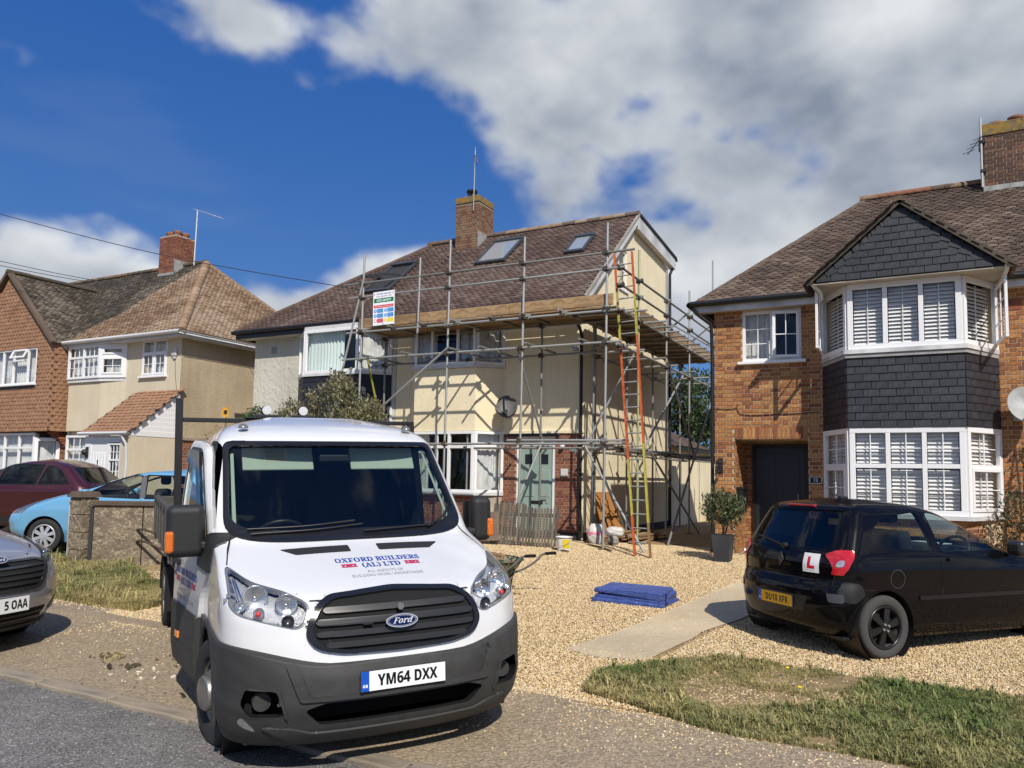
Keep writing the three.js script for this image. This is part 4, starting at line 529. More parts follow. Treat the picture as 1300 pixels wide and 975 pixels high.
// ---------- the pair on the left ----------
{
  const z = -14.69, x0 = -23.6, x1 = -18.56, ey = 5.52, ez = -14.33, ry = 8.72, rz = -17.84, H = thing('beige_house', 'beige rendered house with tan hipped roof and white porch behind the blue car', 'house', [-21, 0.2, -17.8]);
  const SV = V(0, ry - ey, rz - ez), SLn = SV.length(); SV.normalize();
  part(H, 'wall', boxUV(merge([T(extr(rect(x0, x1 - 0.004, 0.1, 5.4), 0.25, [rect(-23.4, -21.0, 4.36, 5.38), rect(-20.27, -19.17, 4.33, 5.38), rect(-23.5, -22.4, 1.3, 2.6)]), 0, 0, z - 0.25), bx(x0, x1, 0.1, 5.4, z - 6.5, z - 6.3)])), beigeM);
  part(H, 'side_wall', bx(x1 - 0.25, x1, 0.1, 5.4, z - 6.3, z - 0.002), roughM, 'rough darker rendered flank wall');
  const ob = [[-23.5, z], [-23.4, z + 0.26], [-21.85, z + 0.26], [-20.95, z]], sl = slabOf(ob);
  part(H, 'oriel', merge([boxUV(sl(4.24, 0.1)), boxUV(sl(5.36, 0.06))]), M.white); part(H, 'oriel_panel', boxUV(slabOf([[-23.52, z], [-23.42, z + 0.2], [-21.85, z + 0.2], [-20.95, z]])(2.75, 1.49)), beigeM);
  const f1 = faceOf(ob[1], ob[2]), f2 = faceOf(ob[2], ob[3]);
  win(H, [f1.c[0], 4.34, f1.c[1]], f1.ang, f1.L, 1.03, [[1, [[0.72, { bars: [2, 1] }], [0.34, { bars: [2, 0] }]]], [1, [[0.72, { bars: [2, 1] }], [0.34, { bars: [2, 0] }]]]], { f: 0.07, curtains: [[0.05, 0.95, 0, 31]] });
  win(H, [f2.c[0], 4.34, f2.c[1]], f2.ang, f2.L, 1.03, [[1, [[0.72, { sash: 1, bars: [1, 1] }], [0.28, { sash: 1 }]]]], { f: 0.12, curtains: [[0.1, 0.9, 0, 32]] });
  win(H, [-19.72, 4.33, z - 0.03], 0, 1.1, 1.07, [[1, [[0.68, { sash: 1, bars: [1, 1] }], [0.34, {}]]], [1, [[0.68, { sash: 1, bars: [1, 1] }], [0.34, {}]]]], { f: 0.055, sill: 0.12, curtains: [[0.05, 0.95, 0, 33]] });
  win(H, [-22.98, 1.3, z + 0.1], 0, 1.05, 1.32, [[1, [[0.7, { bars: [2, 2] }], [0.3, { bars: [2, 0] }]]]], { f: 0.07, sill: 0.1, curtains: [[0.05, 0.95, 0, 34]] });
  part(H, 'alarm_box', merge([rbx(-18.92, -18.72, 4.86, 5.08, z, z + 0.07, 0.02), rbx(-18.87, -18.76, 4.78, 4.86, z, z + 0.05, 0.01)]), M.white);
  part(H, 'cable', tube([[-18.8, 4.8, z + 0.02], [-18.75, 4.3, z + 0.02], [-18.66, 3.85, z + 0.02], [-18.6, 3.4, z + 0.03]], 0.006, 10, 5), M.dark);
  // porch
  const pz = -13.2, px0 = -20.45, px1 = -18.54;
  part(H, 'porch_wall', merge([bx(px1 - 0.2, px1, 0.1, 2.5, z, pz), bx(-18.9, px1 - 0.2, 0.1, 2.5, pz - 0.12, pz)]), beigeM); part(H, 'porch_wall', bx(px0, px0 + 0.15, 0.1, 2.5, z, pz - 0.13), beigeM);
  part(H, 'porch_front', merge([bx(px0, -20.18, 0.2, 2.5, pz - 0.1, pz - 0.02), bx(-20.18, -18.9, 2.32, 2.5, pz - 0.1, pz - 0.02), bx(-19.5, -19.44, 0.2, 2.32, pz - 0.1, pz - 0.02)]), M.upvc);
  const pd = part(H, 'porch_door', merge([bx(-20.18, -19.5, 0.2, 2.32, pz - 0.08, pz - 0.035), ...[-20.1, -19.98, -19.86, -19.74, -19.62].map((x) => rbx(x - 0.045, x + 0.045, 0.4, 2.05, pz - 0.04, pz - 0.022, 0.008))]), M.upvc); part(pd, 'letter_plate', rbx(-19.87, -19.84, 1.55, 1.85, pz - 0.02, pz - 0.005, 0.005), M.black);
  win(H, [-19.17, 1.2, pz - 0.05], 0, 0.52, 1.1, [[1, [[0.6, { bars: [2, 1] }], [0.4, { bars: [2, 1] }]]]], { f: 0.05, curtains: [[0.1, 0.9, 0, 35]] });
  part(H, 'wall_lamp', merge([new THREE.SphereGeometry(0.09, 12, 9).translate(-20.32, 2.05, pz + 0.06), bx(-20.36, -20.28, 1.9, 2.2, pz - 0.02, pz + 0.02)]), M.black);
  const pe = [px0 - 0.05, 2.6, pz + 0.08], PV = V(0, 3.86 - 2.6, z - pe[2]), PL = PV.length(); PV.normalize();
  const proof = part(H, 'porch_roof', poly3([[pe[0], pe[1], pe[2]], [px1 + 0.08, pe[1], pe[2]], [px1 + 0.08, 3.86, z], [pe[0], 3.86, z]]), M.dark), ptl = [];
  tiles(ptl, pe, UX, PV, 2.05, PL, (u, v) => u > 0.02 && u < 2.02, 53, 4, { gauge: 0.15, w: 0.2 }); emit(proof, 'tile', tileGeo, TL.hung, ptl, 200);
  const tri = [[13.2, 2.5], [14.69, 2.5], [14.69, 3.78], [13.2, 2.58]]; const cladBase = part(H, 'porch_gable', T(extr(tri, 0.04).rotateY(Math.PI / 2), px1 - 0.045, 0, 0), M.white);
  for (let r = 0; r < 9; r++) { const y = 2.5 + r * 0.138, zf = 13.2 + clamp((y + 0.06 - 2.58) / 1.2) * 1.49; if (14.69 - zf < 0.12) continue; const b = part(cladBase, 'cladding_board', rbx(-0.008, 0.008, 0, 0.145, -14.69, -zf - 0.02, 0.003, 1), M.upvc); b.position.set(px1 + 0.004, y, 0); b.rotation.z = -0.06; }
  part(H, 'porch_gutter', gutterGeo([px0 - 0.1, 2.56, pz + 0.13], [px1 + 0.1, 2.56, pz + 0.13], 0.05), M.white); part(H, 'porch_downpipe', tube([[-18.72, 2.54, pz + 0.12], [-18.68, 2.42, pz + 0.1], [-18.62, 2.3, pz + 0.05], [-18.62, 0.25, pz + 0.05]], 0.034, 16, 8), M.white);
  const bl = []; bricks(bl, [x1, 0, z], Math.PI / 2, 0.0, 2.2, 0.23, 2.45, [], 91, 4); const sb = part(H, 'side_plinth', bx(x1, x1 + 0.004, 0.1, 2.45, z - 6, z), mortarG); emit(sb, 'brick', UNIT, BR.red, bl, 120); part(sb, 'coping', rbx(x1, x1 + 0.06, 2.45, 2.54, z - 6, z, 0.01), mottled(lin(0.40, 0.30, 0.24)));
  // roof
  const ex = x1 + 0.36, hx = -21.53, wl = -34, hipR = (v) => ((ex - hx) * v) / SLn;
  const roof = part(H, 'roof', merge([poly3([[wl, ey, ez], [ex, ey, ez], [hx, ry, rz], [wl, ry, rz]]), poly3([[ex, ey, ez], [ex, ey, -21.35], [hx, ry, rz]]), poly3([[ex, ey, -21.35], [wl, ey, -21.35], [wl, ry, rz], [hx, ry, rz]])]), mottled(lin(0.10, 0.07, 0.05)));
  const tA = [], tB = [], tmp = []; tiles(tmp, [-29, ey, ez], UX, SV, 29 + ex, SLn - 0.02, (u, v) => -29 + u < ex - hipR(v) - 0.04, 54, 5, { rough: 1.4 });
  for (const e of tmp) { const p = V().setFromMatrixPosition(e.m), lim = -23.4 + (p.y - ey) * 0.62 + 1.1 * (fbm3(p.x * 1.2, p.y * 1.2, 4, 4) - 0.5); (p.x < lim ? tB : tA).push(e); }
  const HV = V(hx - ex, ry - ey, 0), HL = HV.length(); HV.normalize(); tiles(tA, [ex, ey, ez], V(0, 0, -1), HV, 7.02, HL, (u, v) => u > (3.51 * v) / HL + 0.04 && u < 7.02 - (3.51 * v) / HL - 0.04, 55, 5);
  emit(roof, 'tile', tileGeo, TL.left, tA, 150); emit(roof, 'mossy_tile', tileGeo, TL.moss, tB, 0);
  ridge(roof, [ex, ey + 0.04, ez], [hx, ry + 0.03, rz], [TL.left[2], TL.left[3], TL.left[1]], 0.14, 0.32, 9); ridge(roof, [ex, ey + 0.04, -21.35], [hx, ry + 0.03, rz], [TL.left[2]], 0.12, 0.32, 10); ridge(roof, [-33, ry + 0.06, rz], [hx, ry + 0.06, rz], [TL.moss[3], TL.left[1]], 0.12, 0.34, 11);
  part(H, 'fascia', merge([bx(x0, ex - 0.03, 5.36, 5.5, ez - 0.05, ez - 0.02), bx(ex - 0.05, ex - 0.02, 5.36, 5.5, -21.2, ez - 0.051)]), M.white);
  part(H, 'soffit', merge([bx(x0, ex - 0.055, 5.37, 5.39, z, ez - 0.06), bx(x1, ex - 0.055, 5.371, 5.391, -21.2, z - 0.01)]), M.white);
  part(H, 'gutter', merge([gutterGeo([x0 - 0.1, 5.48, ez + 0.045], [ex + 0.04, 5.48, ez + 0.045], 0.06), gutterGeo([ex + 0.04, 5.48, -21.2], [ex + 0.04, 5.48, ez + 0.045], 0.06)]), M.white);
  const ch = part(H, 'chimney', bx(-23.4, -22.58, 7.4, 9.74, -18.2, -17.4), mortarG), cl = []; bricks(cl, [0, 0, -17.4], 0, -23.4, -22.58, 8.2, 9.7, [], 73, 4); bricks(cl, [-22.58, 0, -17.4], Math.PI / 2, 0, 0.8, 8.2, 9.7, [], 74, 4); emit(ch, 'brick', UNIT, BR.red, cl, 300);
  part(ch, 'flashing', merge([bx(-23.42, -22.56, 8.28, 8.42, -17.4, -17.38), bx(-22.58, -22.56, 8.3, 8.85, -18.1, -17.38)]), M.lead);
  for (const [x, zz] of [[-23.2, -17.65], [-22.8, -17.95], [-22.8, -17.62]]) part(ch, 'pot', T(new THREE.LatheGeometry([[0.0, 0], [0.14, 0], [0.13, 0.12], [0.15, 0.13], [0.15, 0.2], [0.11, 0.2]].map((p) => new THREE.Vector2(...p)), 16), x, 9.73, zz), M.clay);
}
{
  const z = -14.09, zb = -14.69, x0 = -28.8, x1 = -23.6, H = thing('tile_hung_house', 'house hung with terracotta tiles under a mossy gable behind the dark red car', 'house', [-26.2, 0.2, -17.5]);
  part(H, 'wall', boxUV(merge([T(extr([[x0, 2.78], [x1, 2.78], [x1, 5.5], [-26.2, 7.9], [x0, 5.5]], 0.2, [rect(-27.7, -24.5, 4.25, 5.38)]), 0, 0, z - 0.2), bx(x1 - 0.2, x1 - 0.002, 2.78, 5.5, zb, z - 0.202), bx(x0, x1, 2.76, 2.9, zb, z - 0.205)])), TL.hung[3]); part(H, 'back_wall', bx(-33, x1 + 0.02, 0.1, 5.5, -20.9, -20.7), mortarG); part(H, 'end_wall', bx(-33.2, -33, 0.1, 5.5, -20.9, zb - 0.3), mortarG);
  const low = part(H, 'ground_floor', boxUV(T(extr(rect(-34, x1 + 0.02, 0.1, 2.8), 0.25, [rect(-27.4, -24.05, 1.2, 2.72)]), 0, 0, zb - 0.25)), mortarG), bl = []; bricks(bl, [0, 0, zb], 0, -25.2, x1, 0.23, 2.76, [[-27.4, -24.05, 1.2, 2.72]], 95, 4); emit(low, 'brick', UNIT, BR.red, bl, 200);
  for (let k = 0; k < 6; k++) part(low, 'corbel_brick', bx(-24.02 + k * 0.07 - 0.1, -23.75 + k * 0.03, 2.66 - k * 0.075, 2.725 - k * 0.075, zb + 0.004, zb + 0.34 - k * 0.05), BR.red[k % 4]);
  const tl = []; const VU = V(0, 1, 0);
  tiles(tl, [x0, 2.76, z + 0.004], UX, VU, x1 - x0, 5.3, (u, v) => { const x = x0 + u, y = 2.76 + v; if (x < x0 + 0.05 || x > x1 - 0.03) return false; if (y > 5.4 && Math.abs(x + 26.2) > (7.86 - y) / 2.42 * 2.6 - 0.05) return false; return !(x > -27.75 && x < -24.45 && y > 4.17 && y < 5.42); }, 56, 4, { gauge: 0.12, w: 0.17, gap: 0.001, jit: 0.001, skew: 0.006, th: 0.022 });
  tiles(tl, [x1 + 0.004, 2.76, z], V(0, 0, -1), VU, 0.6, 2.75, (u, v) => u > 0.02 && u < 0.6, 57, 4, { gauge: 0.12, w: 0.17, gap: 0.001, jit: 0.001, skew: 0.006, th: 0.022 });
  const hung = part(H, 'tile_hanging', bx(x0 + 0.1, x1 - 0.1, 2.8, 5.3, z - 0.21, z - 0.205), M.dark); emit(hung, 'tile', tileGeo, TL.hung, tl, 150);
  win(H, [-26.1, 4.24, z - 0.02], 0, 3.2, 1.15, [[0.5, [[1, {}]]], [0.8, [[1, {}]]], [0.55, [[1, {}]]], [0.8, [[0.72, {}], [0.3, { sash: 1, open: 0.45, top: 1 }]]], [0.42, [[1, {}]]]], { f: 0.055, sill: 0.14, curtains: [[0.02, 0.98, 0, 41]] });
  part(H, 'window_lead', bx(-27.7, -24.45, 4.1, 4.185, z + 0.02, z + 0.05), S({ color: lin(0.03, 0.035, 0.06), roughness: 0.6 }));
  win(H, [-25.75, 1.2, z - 0.12], 0, 2.45, 1.5, [[1, [[0.75, {}], [0.3, {}]]], [1, [[0.75, {}], [0.3, {}]]], [1, [[0.75, {}], [0.3, {}]]], [0.05, [[1, {}]]], [1.1, [[1, {}]]]].slice(0, 3), { f: 0.07, curtains: [[0.02, 0.98, 0, 42]] });
  { const f = faceOf([-24.5, z - 0.12], [-23.95, zb + 0.02]); win(H, [f.c[0], 1.2, f.c[1]], f.ang, f.L, 1.35, [[1, [[1, { sash: 1 }]]]], { f: 0.06, curtains: [[0.05, 0.95, 0, 43]] }); }
  const s1 = V(-2.68, 2.5, 0), L = s1.length(); s1.normalize(); const gx = -23.52, gy0 = 5.46;
  const roof = part(H, 'roof', merge([poly3([[gx, gy0, z + 0.16], [gx, gy0, -15.2], [-26.2, 7.98, -17.6], [-26.2, 7.98, z + 0.16]]), poly3([[-28.9, gy0, -15.2], [-28.9, gy0, z + 0.16], [-26.2, 7.98, z + 0.16], [-26.2, 7.98, -17.6]])]), M.dark), rt = [];
  tiles(rt, [gx, gy0, z + 0.17], V(0, 0, -1), s1, 3.6, L, (u, v) => u > 0 && u < 0.95 + (2.5 * v) / L, 58, 5, { rough: 1.6 }); emit(roof, 'tile', tileGeo, TL.moss, rt, 100);
  ridge(roof, [-26.2, 8.02, z + 0.16], [-26.2, 8.02, -17.4], [TL.moss[2]], 0.12, 0.34, 12);
  part(H, 'verge', merge([[gx, 1], [-28.88, -1]].map(([x]) => { const g = new THREE.BoxGeometry(Math.hypot(x + 26.2, 2.52), 0.1, 0.16); g.rotateZ(Math.atan2(2.52, -26.2 - x)); return T(boxUV(g), (x - 26.2) / 2, (gy0 + 7.98) / 2 + 0.0, z + 0.09); })), mottled(lin(0.16, 0.115, 0.08)));
  part(H, 'downpipe', merge([tube([[-23.52, 5.4, ez2()], [-23.52, 5.2, zb + 0.1], [-23.52, 5.0, zb + 0.06], [-23.52, 0.3, zb + 0.06]], 0.034, 16, 8), rbx(-23.58, -23.46, 3.85, 3.95, zb, zb + 0.1, 0.01)]), M.white);
  function ez2() { return -14.3; }
}
// ---------- scaffolding ----------
{
  const S5 = thing('scaffold', 'galvanised tube scaffold with timber boards round the cream house and its gable', 'scaffold', [-8, 0.2, -14.6]);
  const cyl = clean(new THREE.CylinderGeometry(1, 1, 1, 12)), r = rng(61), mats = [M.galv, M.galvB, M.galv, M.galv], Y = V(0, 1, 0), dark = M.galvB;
  const pole = (name, a, b, m) => { const A = V(...a), B = V(...b), d = V().subVectors(B, A), q = part(S5, name, cyl, m ?? mats[Math.floor(r() * 4)]); q.position.add(A.clone().add(B).multiplyScalar(0.5)); q.scale.set(0.0245, d.length(), 0.0245); q.quaternion.setFromUnitVectors(Y, d.normalize()); return q; };
  const cg = merge([new THREE.CylinderGeometry(0.037, 0.037, 0.07, 10), T(R(new THREE.CylinderGeometry(0.035, 0.035, 0.07, 10), Math.PI / 2), 0.0, 0, 0.05), rod([0.03, 0.0, -0.02], [0.075, 0.0, -0.02], 0.009, 6), T(new THREE.BoxGeometry(0.03, 0.022, 0.022), 0.07, 0, -0.02), rod([0.03, 0.0, 0.06], [0.03, 0.06, 0.06], 0.009, 6), bx(-0.045, 0.045, -0.025, 0.025, -0.03, 0.06)]);
  const cmat = [M.rust, dark, S({ color: lin(0.08, 0.078, 0.07), roughness: 0.7, metalness: 0.5 })];
  const clip = (x, y, z, ry = 0) => { const m = place(S5, 'coupler', cg, cmat[Math.floor(r() * 3)], [x, y, z], ry + (r() - 0.5) * 0.3, [1.25, 1.25, 1.25]); m.rotation.z = r() < 0.3 ? Math.PI : 0; };
  const wood = [[0.42, 0.31, 0.185], [0.36, 0.27, 0.17], [0.47, 0.355, 0.22], [0.30, 0.235, 0.16]].map((c, i) => S({ color: lin(...c), map: rep(woodTex([1, 0.96, 0.9], [0.66, 0.58, 0.5], 201 + i), 1, 0.25), roughness: 0.9, bumpMap: rep(B1, 0.3, 2), bumpScale: 0.003 }));
  const FX = [-11.6, -9.18, -7.32, -5.46], OZ = -14.1, IZ = -15.05, SX = -5.2, IX = -6.15, SZ = [-15.3, -17.3, -19.3, -21.84];
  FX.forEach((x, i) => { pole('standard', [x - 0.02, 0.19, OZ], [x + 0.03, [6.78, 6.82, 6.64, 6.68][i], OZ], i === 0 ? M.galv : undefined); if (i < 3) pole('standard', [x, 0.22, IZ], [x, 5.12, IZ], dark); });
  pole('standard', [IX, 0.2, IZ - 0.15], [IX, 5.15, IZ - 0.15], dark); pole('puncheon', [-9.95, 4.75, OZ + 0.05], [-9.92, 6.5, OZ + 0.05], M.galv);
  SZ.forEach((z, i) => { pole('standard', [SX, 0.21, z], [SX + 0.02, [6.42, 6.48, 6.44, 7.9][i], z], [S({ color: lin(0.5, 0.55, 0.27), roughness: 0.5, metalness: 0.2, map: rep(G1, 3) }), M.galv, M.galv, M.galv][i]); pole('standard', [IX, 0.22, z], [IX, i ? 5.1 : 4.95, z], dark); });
  pole('standard', [-3.72, 0.22, -21.84], [-3.72, 5.1, -21.84], dark); pole('standard', [-5.2, 0.22, -24], [-5.2, 6.3, -24], dark);
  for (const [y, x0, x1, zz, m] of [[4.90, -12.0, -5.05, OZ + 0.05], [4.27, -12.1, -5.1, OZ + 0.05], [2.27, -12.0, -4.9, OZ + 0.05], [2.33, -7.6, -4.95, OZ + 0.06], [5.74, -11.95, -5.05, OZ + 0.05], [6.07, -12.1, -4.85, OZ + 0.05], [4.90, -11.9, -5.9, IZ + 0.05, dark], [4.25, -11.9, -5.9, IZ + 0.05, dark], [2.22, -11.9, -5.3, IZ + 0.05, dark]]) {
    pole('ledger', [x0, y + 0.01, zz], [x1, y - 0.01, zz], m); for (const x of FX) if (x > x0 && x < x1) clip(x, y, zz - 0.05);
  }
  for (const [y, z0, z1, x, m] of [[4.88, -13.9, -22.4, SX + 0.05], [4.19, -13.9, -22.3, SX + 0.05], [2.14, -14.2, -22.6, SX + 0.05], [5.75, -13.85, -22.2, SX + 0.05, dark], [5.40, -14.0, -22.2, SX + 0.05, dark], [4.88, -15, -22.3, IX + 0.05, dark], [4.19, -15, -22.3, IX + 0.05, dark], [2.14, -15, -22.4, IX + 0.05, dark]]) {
    pole('ledger', [x, y, z0], [x, y - 0.02, z1], m); for (const z of SZ) clip(x - 0.05, y, z, Math.PI / 2); clip(x - 0.05, y, -14.15, Math.PI / 2);
  }
  for (let i = 0; i < 8; i++) { const x = -11.5 + i * 0.86 + 0.1 * (r() - 0.5); pole('transom', [x, 4.955, -13.82 + 0.12 * (r() - 0.5)], [x + 0.03, 4.955, -15.3], i % 3 ? dark : undefined); clip(x, 4.93, OZ + 0.05, 1.57); }
  for (const x of [-11.3, -10.2, -8.9, -8.2, -7.1, -5.9]) { pole('transom', [x, 4.32, -13.85 + 0.1 * r()], [x + 0.04, 4.31, -15.25], dark); if (r() < 0.6) pole('transom', [x + 0.2, 2.29, -13.9], [x + 0.2, 2.29, -15.2], dark); }
  for (let i = 0; i < 13; i++) { const z = -14.5 - i * 0.6; pole('transom', [-4.72 - 0.14 * r(), 4.93, z], [-6.38, 4.93, z + 0.02], i % 2 ? M.galvB : M.galv); if (i % 2) pole('transom', [-4.75 - 0.25 * r(), 4.24, z], [-6.38, 4.24, z], i % 4 === 1 ? M.galv : dark); if (i % 3 === 1) pole('transom', [-4.9, 2.19, z], [-6.35, 2.19, z], dark); }
  // platform boards, laid side by side in lengths
  const board = (name, x0, x1, y0, y1, z0, z1, tilt = 0) => { const m = part(S5, name, rbx(-(x1 - x0) / 2, (x1 - x0) / 2, -(y1 - y0) / 2, (y1 - y0) / 2, -(z1 - z0) / 2, (z1 - z0) / 2, 0.006, 1), wood[Math.floor(r() * 4)]); m.position.add(V((x0 + x1) / 2, (y0 + y1) / 2, (z0 + z1) / 2)); m.rotation.x = tilt + (r() - 0.5) * 0.008; m.rotation.y = (r() - 0.5) * 0.006; return m; };
  for (let k = 0; k < 5; k++) { const z = -14.16 - k * 0.235; let x = -11.75; for (const L of k % 2 ? [2.4, 3.9] : [3.9, 2.4]) { board('board', x, x + L - 0.02, 4.982, 5.02, z - 0.225, z); x += L; } }
  for (let k = 0; k < 5; k++) { const x = -5.25 - k * 0.235; let z = -14.1; for (const L of k % 2 ? [2.4, 3.9, 1.8] : [3.9, 3.9]) { board('board', x - 0.225, x, 4.962, 4.998, z - L + 0.02, z); z -= L; } }
  let tx = -11.72; for (const L of [1.75, 2.3, 2.35]) { board('toe_board', tx, tx + L - 0.015, 5.03, 5.26, -14.19, -14.152, -0.02); tx += L; }
  board('toe_board', -5.29, -5.252, 5.005, 5.225, -22.0, -18.1); board('toe_board', -5.29, -5.252, 5.005, 5.225, -18.08, -15.4); board('board', -5.62, -5.58, 4.99, 5.21, -16.3, -15.2, 0.12);
  for (let k = 0; k < 3; k++) { board('board', -5.3 - k * 0.23 - 0.22, -5.3 - k * 0.23, 2.185, 2.222, -22, -18.1); board('board', -6.3, -3.55, 2.23, 2.268, -22 - k * 0.235, -21.78 - k * 0.235); }
  // braces and rakers
  for (const [a, b, m] of [[[-11.62, 2.6, -14.04], [-9.1, 4.4, -14.04]], [[-13.05, 0.1, -14.0], [-11.5, 6.2, -14.02], M.galv], [[-11.45, 4.35, -14.16], [-11.55, 2.2, -15.1], S({ color: lin(0.45, 0.46, 0.08), roughness: 0.5, map: rep(G1, 2) })], [[-5.25, 4.3, -15.36], [-6.3, 2.25, -15.12]], [[-6.25, 2.25, -15.0], [-4.62, 0.21, -14.0], M.galv], [[-4.62, 0.23, -15.5], [-5.13, 4.3, -22.0]], [[-5.14, 2.2, -15.9], [-5.1, 0.2, -19.9]], [[-5.14, 4.3, -17.2], [-5.14, 2.1, -19.7], dark], [[-5.27, 4.2, -19.0], [-5.27, 2.1, -15.7]], [[-7.40, 4.3, -14.03], [-7.25, 2.2, -15.12], dark], [[-7.25, 2.35, -15.0], [-7.85, 0.24, -14.25]], [[-6.1, 2.1, -15.2], [-6.1, 0.25, -17.2], dark], [[-6.2, 4.3, -15.2], [-5.3, 4.35, -14.0], dark], [[-6.6, 5.0, -22.0], [-4.9, 6.3, -21.9], dark], [[-6.5, 6.2, -21.95], [-4.8, 5.1, -21.85], dark], [[-5.2, 5.05, -17.4], [-5.2, 7.0, -21.9], dark]]) pole('brace', a, b, m);
  for (const [x, z] of [...FX.map((x) => [x - 0.02, OZ]), ...SZ.map((z) => [SX, z]), [IX, -15.2]]) place(S5, 'base_plate', merge([T(new THREE.BoxGeometry(0.15, 0.008, 0.15), 0, 0.004, 0)]), M.rust, [x, gy(z) + 0.01, z]);
}
{ // site safety board on the guard rail
  const c = canvasTex(384, 500, (g, w, h) => {
    g.fillStyle = '#f4f5f7'; g.fillRect(0, 0, w, h); const F = (s, f) => { g.font = 'bold ' + s + 'px sans-serif'; g.fillStyle = f; g.textAlign = 'center'; };
    F(30, '#1d2f86'); g.fillText('OXFORD BUILDERS', w / 2, 44); g.fillText('(AL) LTD', w / 2, 80); g.fillStyle = '#b8243b'; g.fillRect(56, 62, 60, 5); g.fillRect(56, 72, 60, 5); g.fillRect(268, 62, 60, 5); g.fillRect(268, 72, 60, 5);
    g.fillStyle = '#0f7a4b'; g.fillRect(14, 98, w - 28, 66); F(46, '#fff'); g.fillText('SITE SAFETY', w / 2, 148);
    g.fillStyle = '#d2344c'; g.fillRect(14, 200, w - 28, 42); g.fillStyle = '#ffffff'; g.fillRect(30, 218, w - 60, 5);
    for (const [x, y, col] of [[14, 254, '#2d86cf'], [200, 254, '#2d86cf'], [14, 328, '#2d86cf'], [200, 328, '#2d86cf'], [14, 402, '#d2344c'], [200, 402, '#e9d21f']]) { g.fillStyle = col; g.fillRect(x + 62, y, 108, 62); g.fillStyle = '#ffffff88'; for (let k = 0; k < 3; k++) g.fillRect(x + 72, y + 14 + k * 15, 88 - k * 12, 4); g.fillStyle = col === '#e9d21f' ? '#e9d21f' : col; g.beginPath(); g.arc(x + 29, y + 31, 26, 0, 7); g.fill(); g.fillStyle = '#fff'; g.beginPath(); g.arc(x + 29, y + 31, col === '#d2344c' ? 18 : 10, 0, 7); g.fill(); }
  });
  const o = thing('safety_sign', 'white SITE SAFETY board with green and blue panels tied to scaffold rail', 'sign', [-10.89, 5.42, -14.01]); OFF.delete(o); o.rotation.z = 0.015;
  part(o, 'board', rbx(-0.31, 0.31, -0.4, 0.4, -0.008, 0, 0.003, 1), M.white); part(o, 'print', T(new THREE.PlaneGeometry(0.605, 0.785), 0, 0, 0.0025), S({ map: c, roughness: 0.5 }));
  for (const [x, y] of [[-0.27, 0.34], [0.27, 0.34], [0, -0.36]]) part(o, 'tie', T(R(new THREE.TorusGeometry(0.03, 0.004, 6, 14), 0, Math.PI / 2), x, y, -0.015), M.black);
}
{ // two-part ladder, orange with worn yellow lengths
  const o = thing('ladder', 'long orange and yellow ladder leaning against the corner of the scaffold', 'ladder', [-4.45, 0.19, -13.45]), b = V(-4.62, 0.19, -13.47), t = V(-5.53, 6.22, -14.75), b2 = V(-4.30, 0.19, -13.38), t2 = V(-5.16, 6.24, -14.78);
  const or = S({ color: lin(0.62, 0.12, 0.025), roughness: 0.55, map: rep(G1, 1, 4) }), ye = S({ color: lin(0.50, 0.44, 0.07), roughness: 0.6, map: rep(G1, 1, 4) }), br = S({ color: lin(0.22, 0.13, 0.05), roughness: 0.7 });
  const stile = (A, B, s) => { for (const [f0, f1, m] of s) { const p = A.clone().lerp(B, f0), q = A.clone().lerp(B, f1), g = new THREE.BoxGeometry(0.03, p.distanceTo(q), 0.07); const d = V().subVectors(q, p).normalize(); g.applyQuaternion(new THREE.Quaternion().setFromUnitVectors(V(0, 1, 0), d)); const c = p.clone().add(q).multiplyScalar(0.5); part(o, 'stile', boxUV(T(g, c.x, c.y, c.z)), m); } };
  stile(b, t, [[0, 0.12, or], [0.12, 0.29, ye], [0.29, 0.69, or], [0.69, 0.86, ye], [0.86, 1, or]]); stile(b2, t2, [[0, 0.1, br], [0.1, 0.34, ye], [0.34, 0.7, or], [0.7, 0.84, ye], [0.84, 1, or]]);
  for (let k = 1; k < 24; k++) { const f = k / 24; part(o, 'rung', rod(b.clone().lerp(t, f), b2.clone().lerp(t2, f), 0.014, 8), M.galv); }
}
// ---------- dishes, aerials, overhead wires ----------
function dish(name, label, pos, ry, mat, size, arm) {
  const o = local(name, label, 'satellite dish', pos, ry), pr = []; for (let i = 0; i <= 8; i++) { const t = i / 8; pr.push(new THREE.Vector2(size * t, 0.22 * size * t * t)); } pr.push(new THREE.Vector2(size * 1.02, 0.23 * size), new THREE.Vector2(size * 0.98, 0.2 * size - 0.02)); for (let i = 7; i >= 0; i--) { const t = i / 8; pr.push(new THREE.Vector2(size * t, 0.22 * size * t * t - 0.012)); }
  const g = new THREE.LatheGeometry(pr, 36); g.scale(0.88, 1, 1); g.rotateX(Math.PI / 2 - 0.35); part(o, 'reflector', clean(g), mat);
  part(o, 'lnb_arm', merge([rod([0, -size * 0.95, 0.02], [0, -size * 0.42, size * 0.95], 0.012, 8), T(R(new THREE.CylinderGeometry(0.035, 0.028, 0.09, 12), Math.PI / 2 + 0.4), 0, -size * 0.38, size * 0.95)]), arm); part(o, 'bracket', merge([rod([0, 0, -0.02], [0, -0.12, -0.3], 0.02, 8), rbx(-0.06, 0.06, -0.22, 0.0, -0.34, -0.31, 0.006, 1)]), M.galv); return o;
}
const meshDish = S({ color: lin(0.14, 0.14, 0.13), roughness: 0.6, metalness: 0.3, map: rep(G1, 4) });
dish('satellite_dish', 'dark mesh satellite dish on cream wall of scaffolded house', [-8.25, 3.14, -15.2], 0.45, meshDish, 0.27, M.galvB);
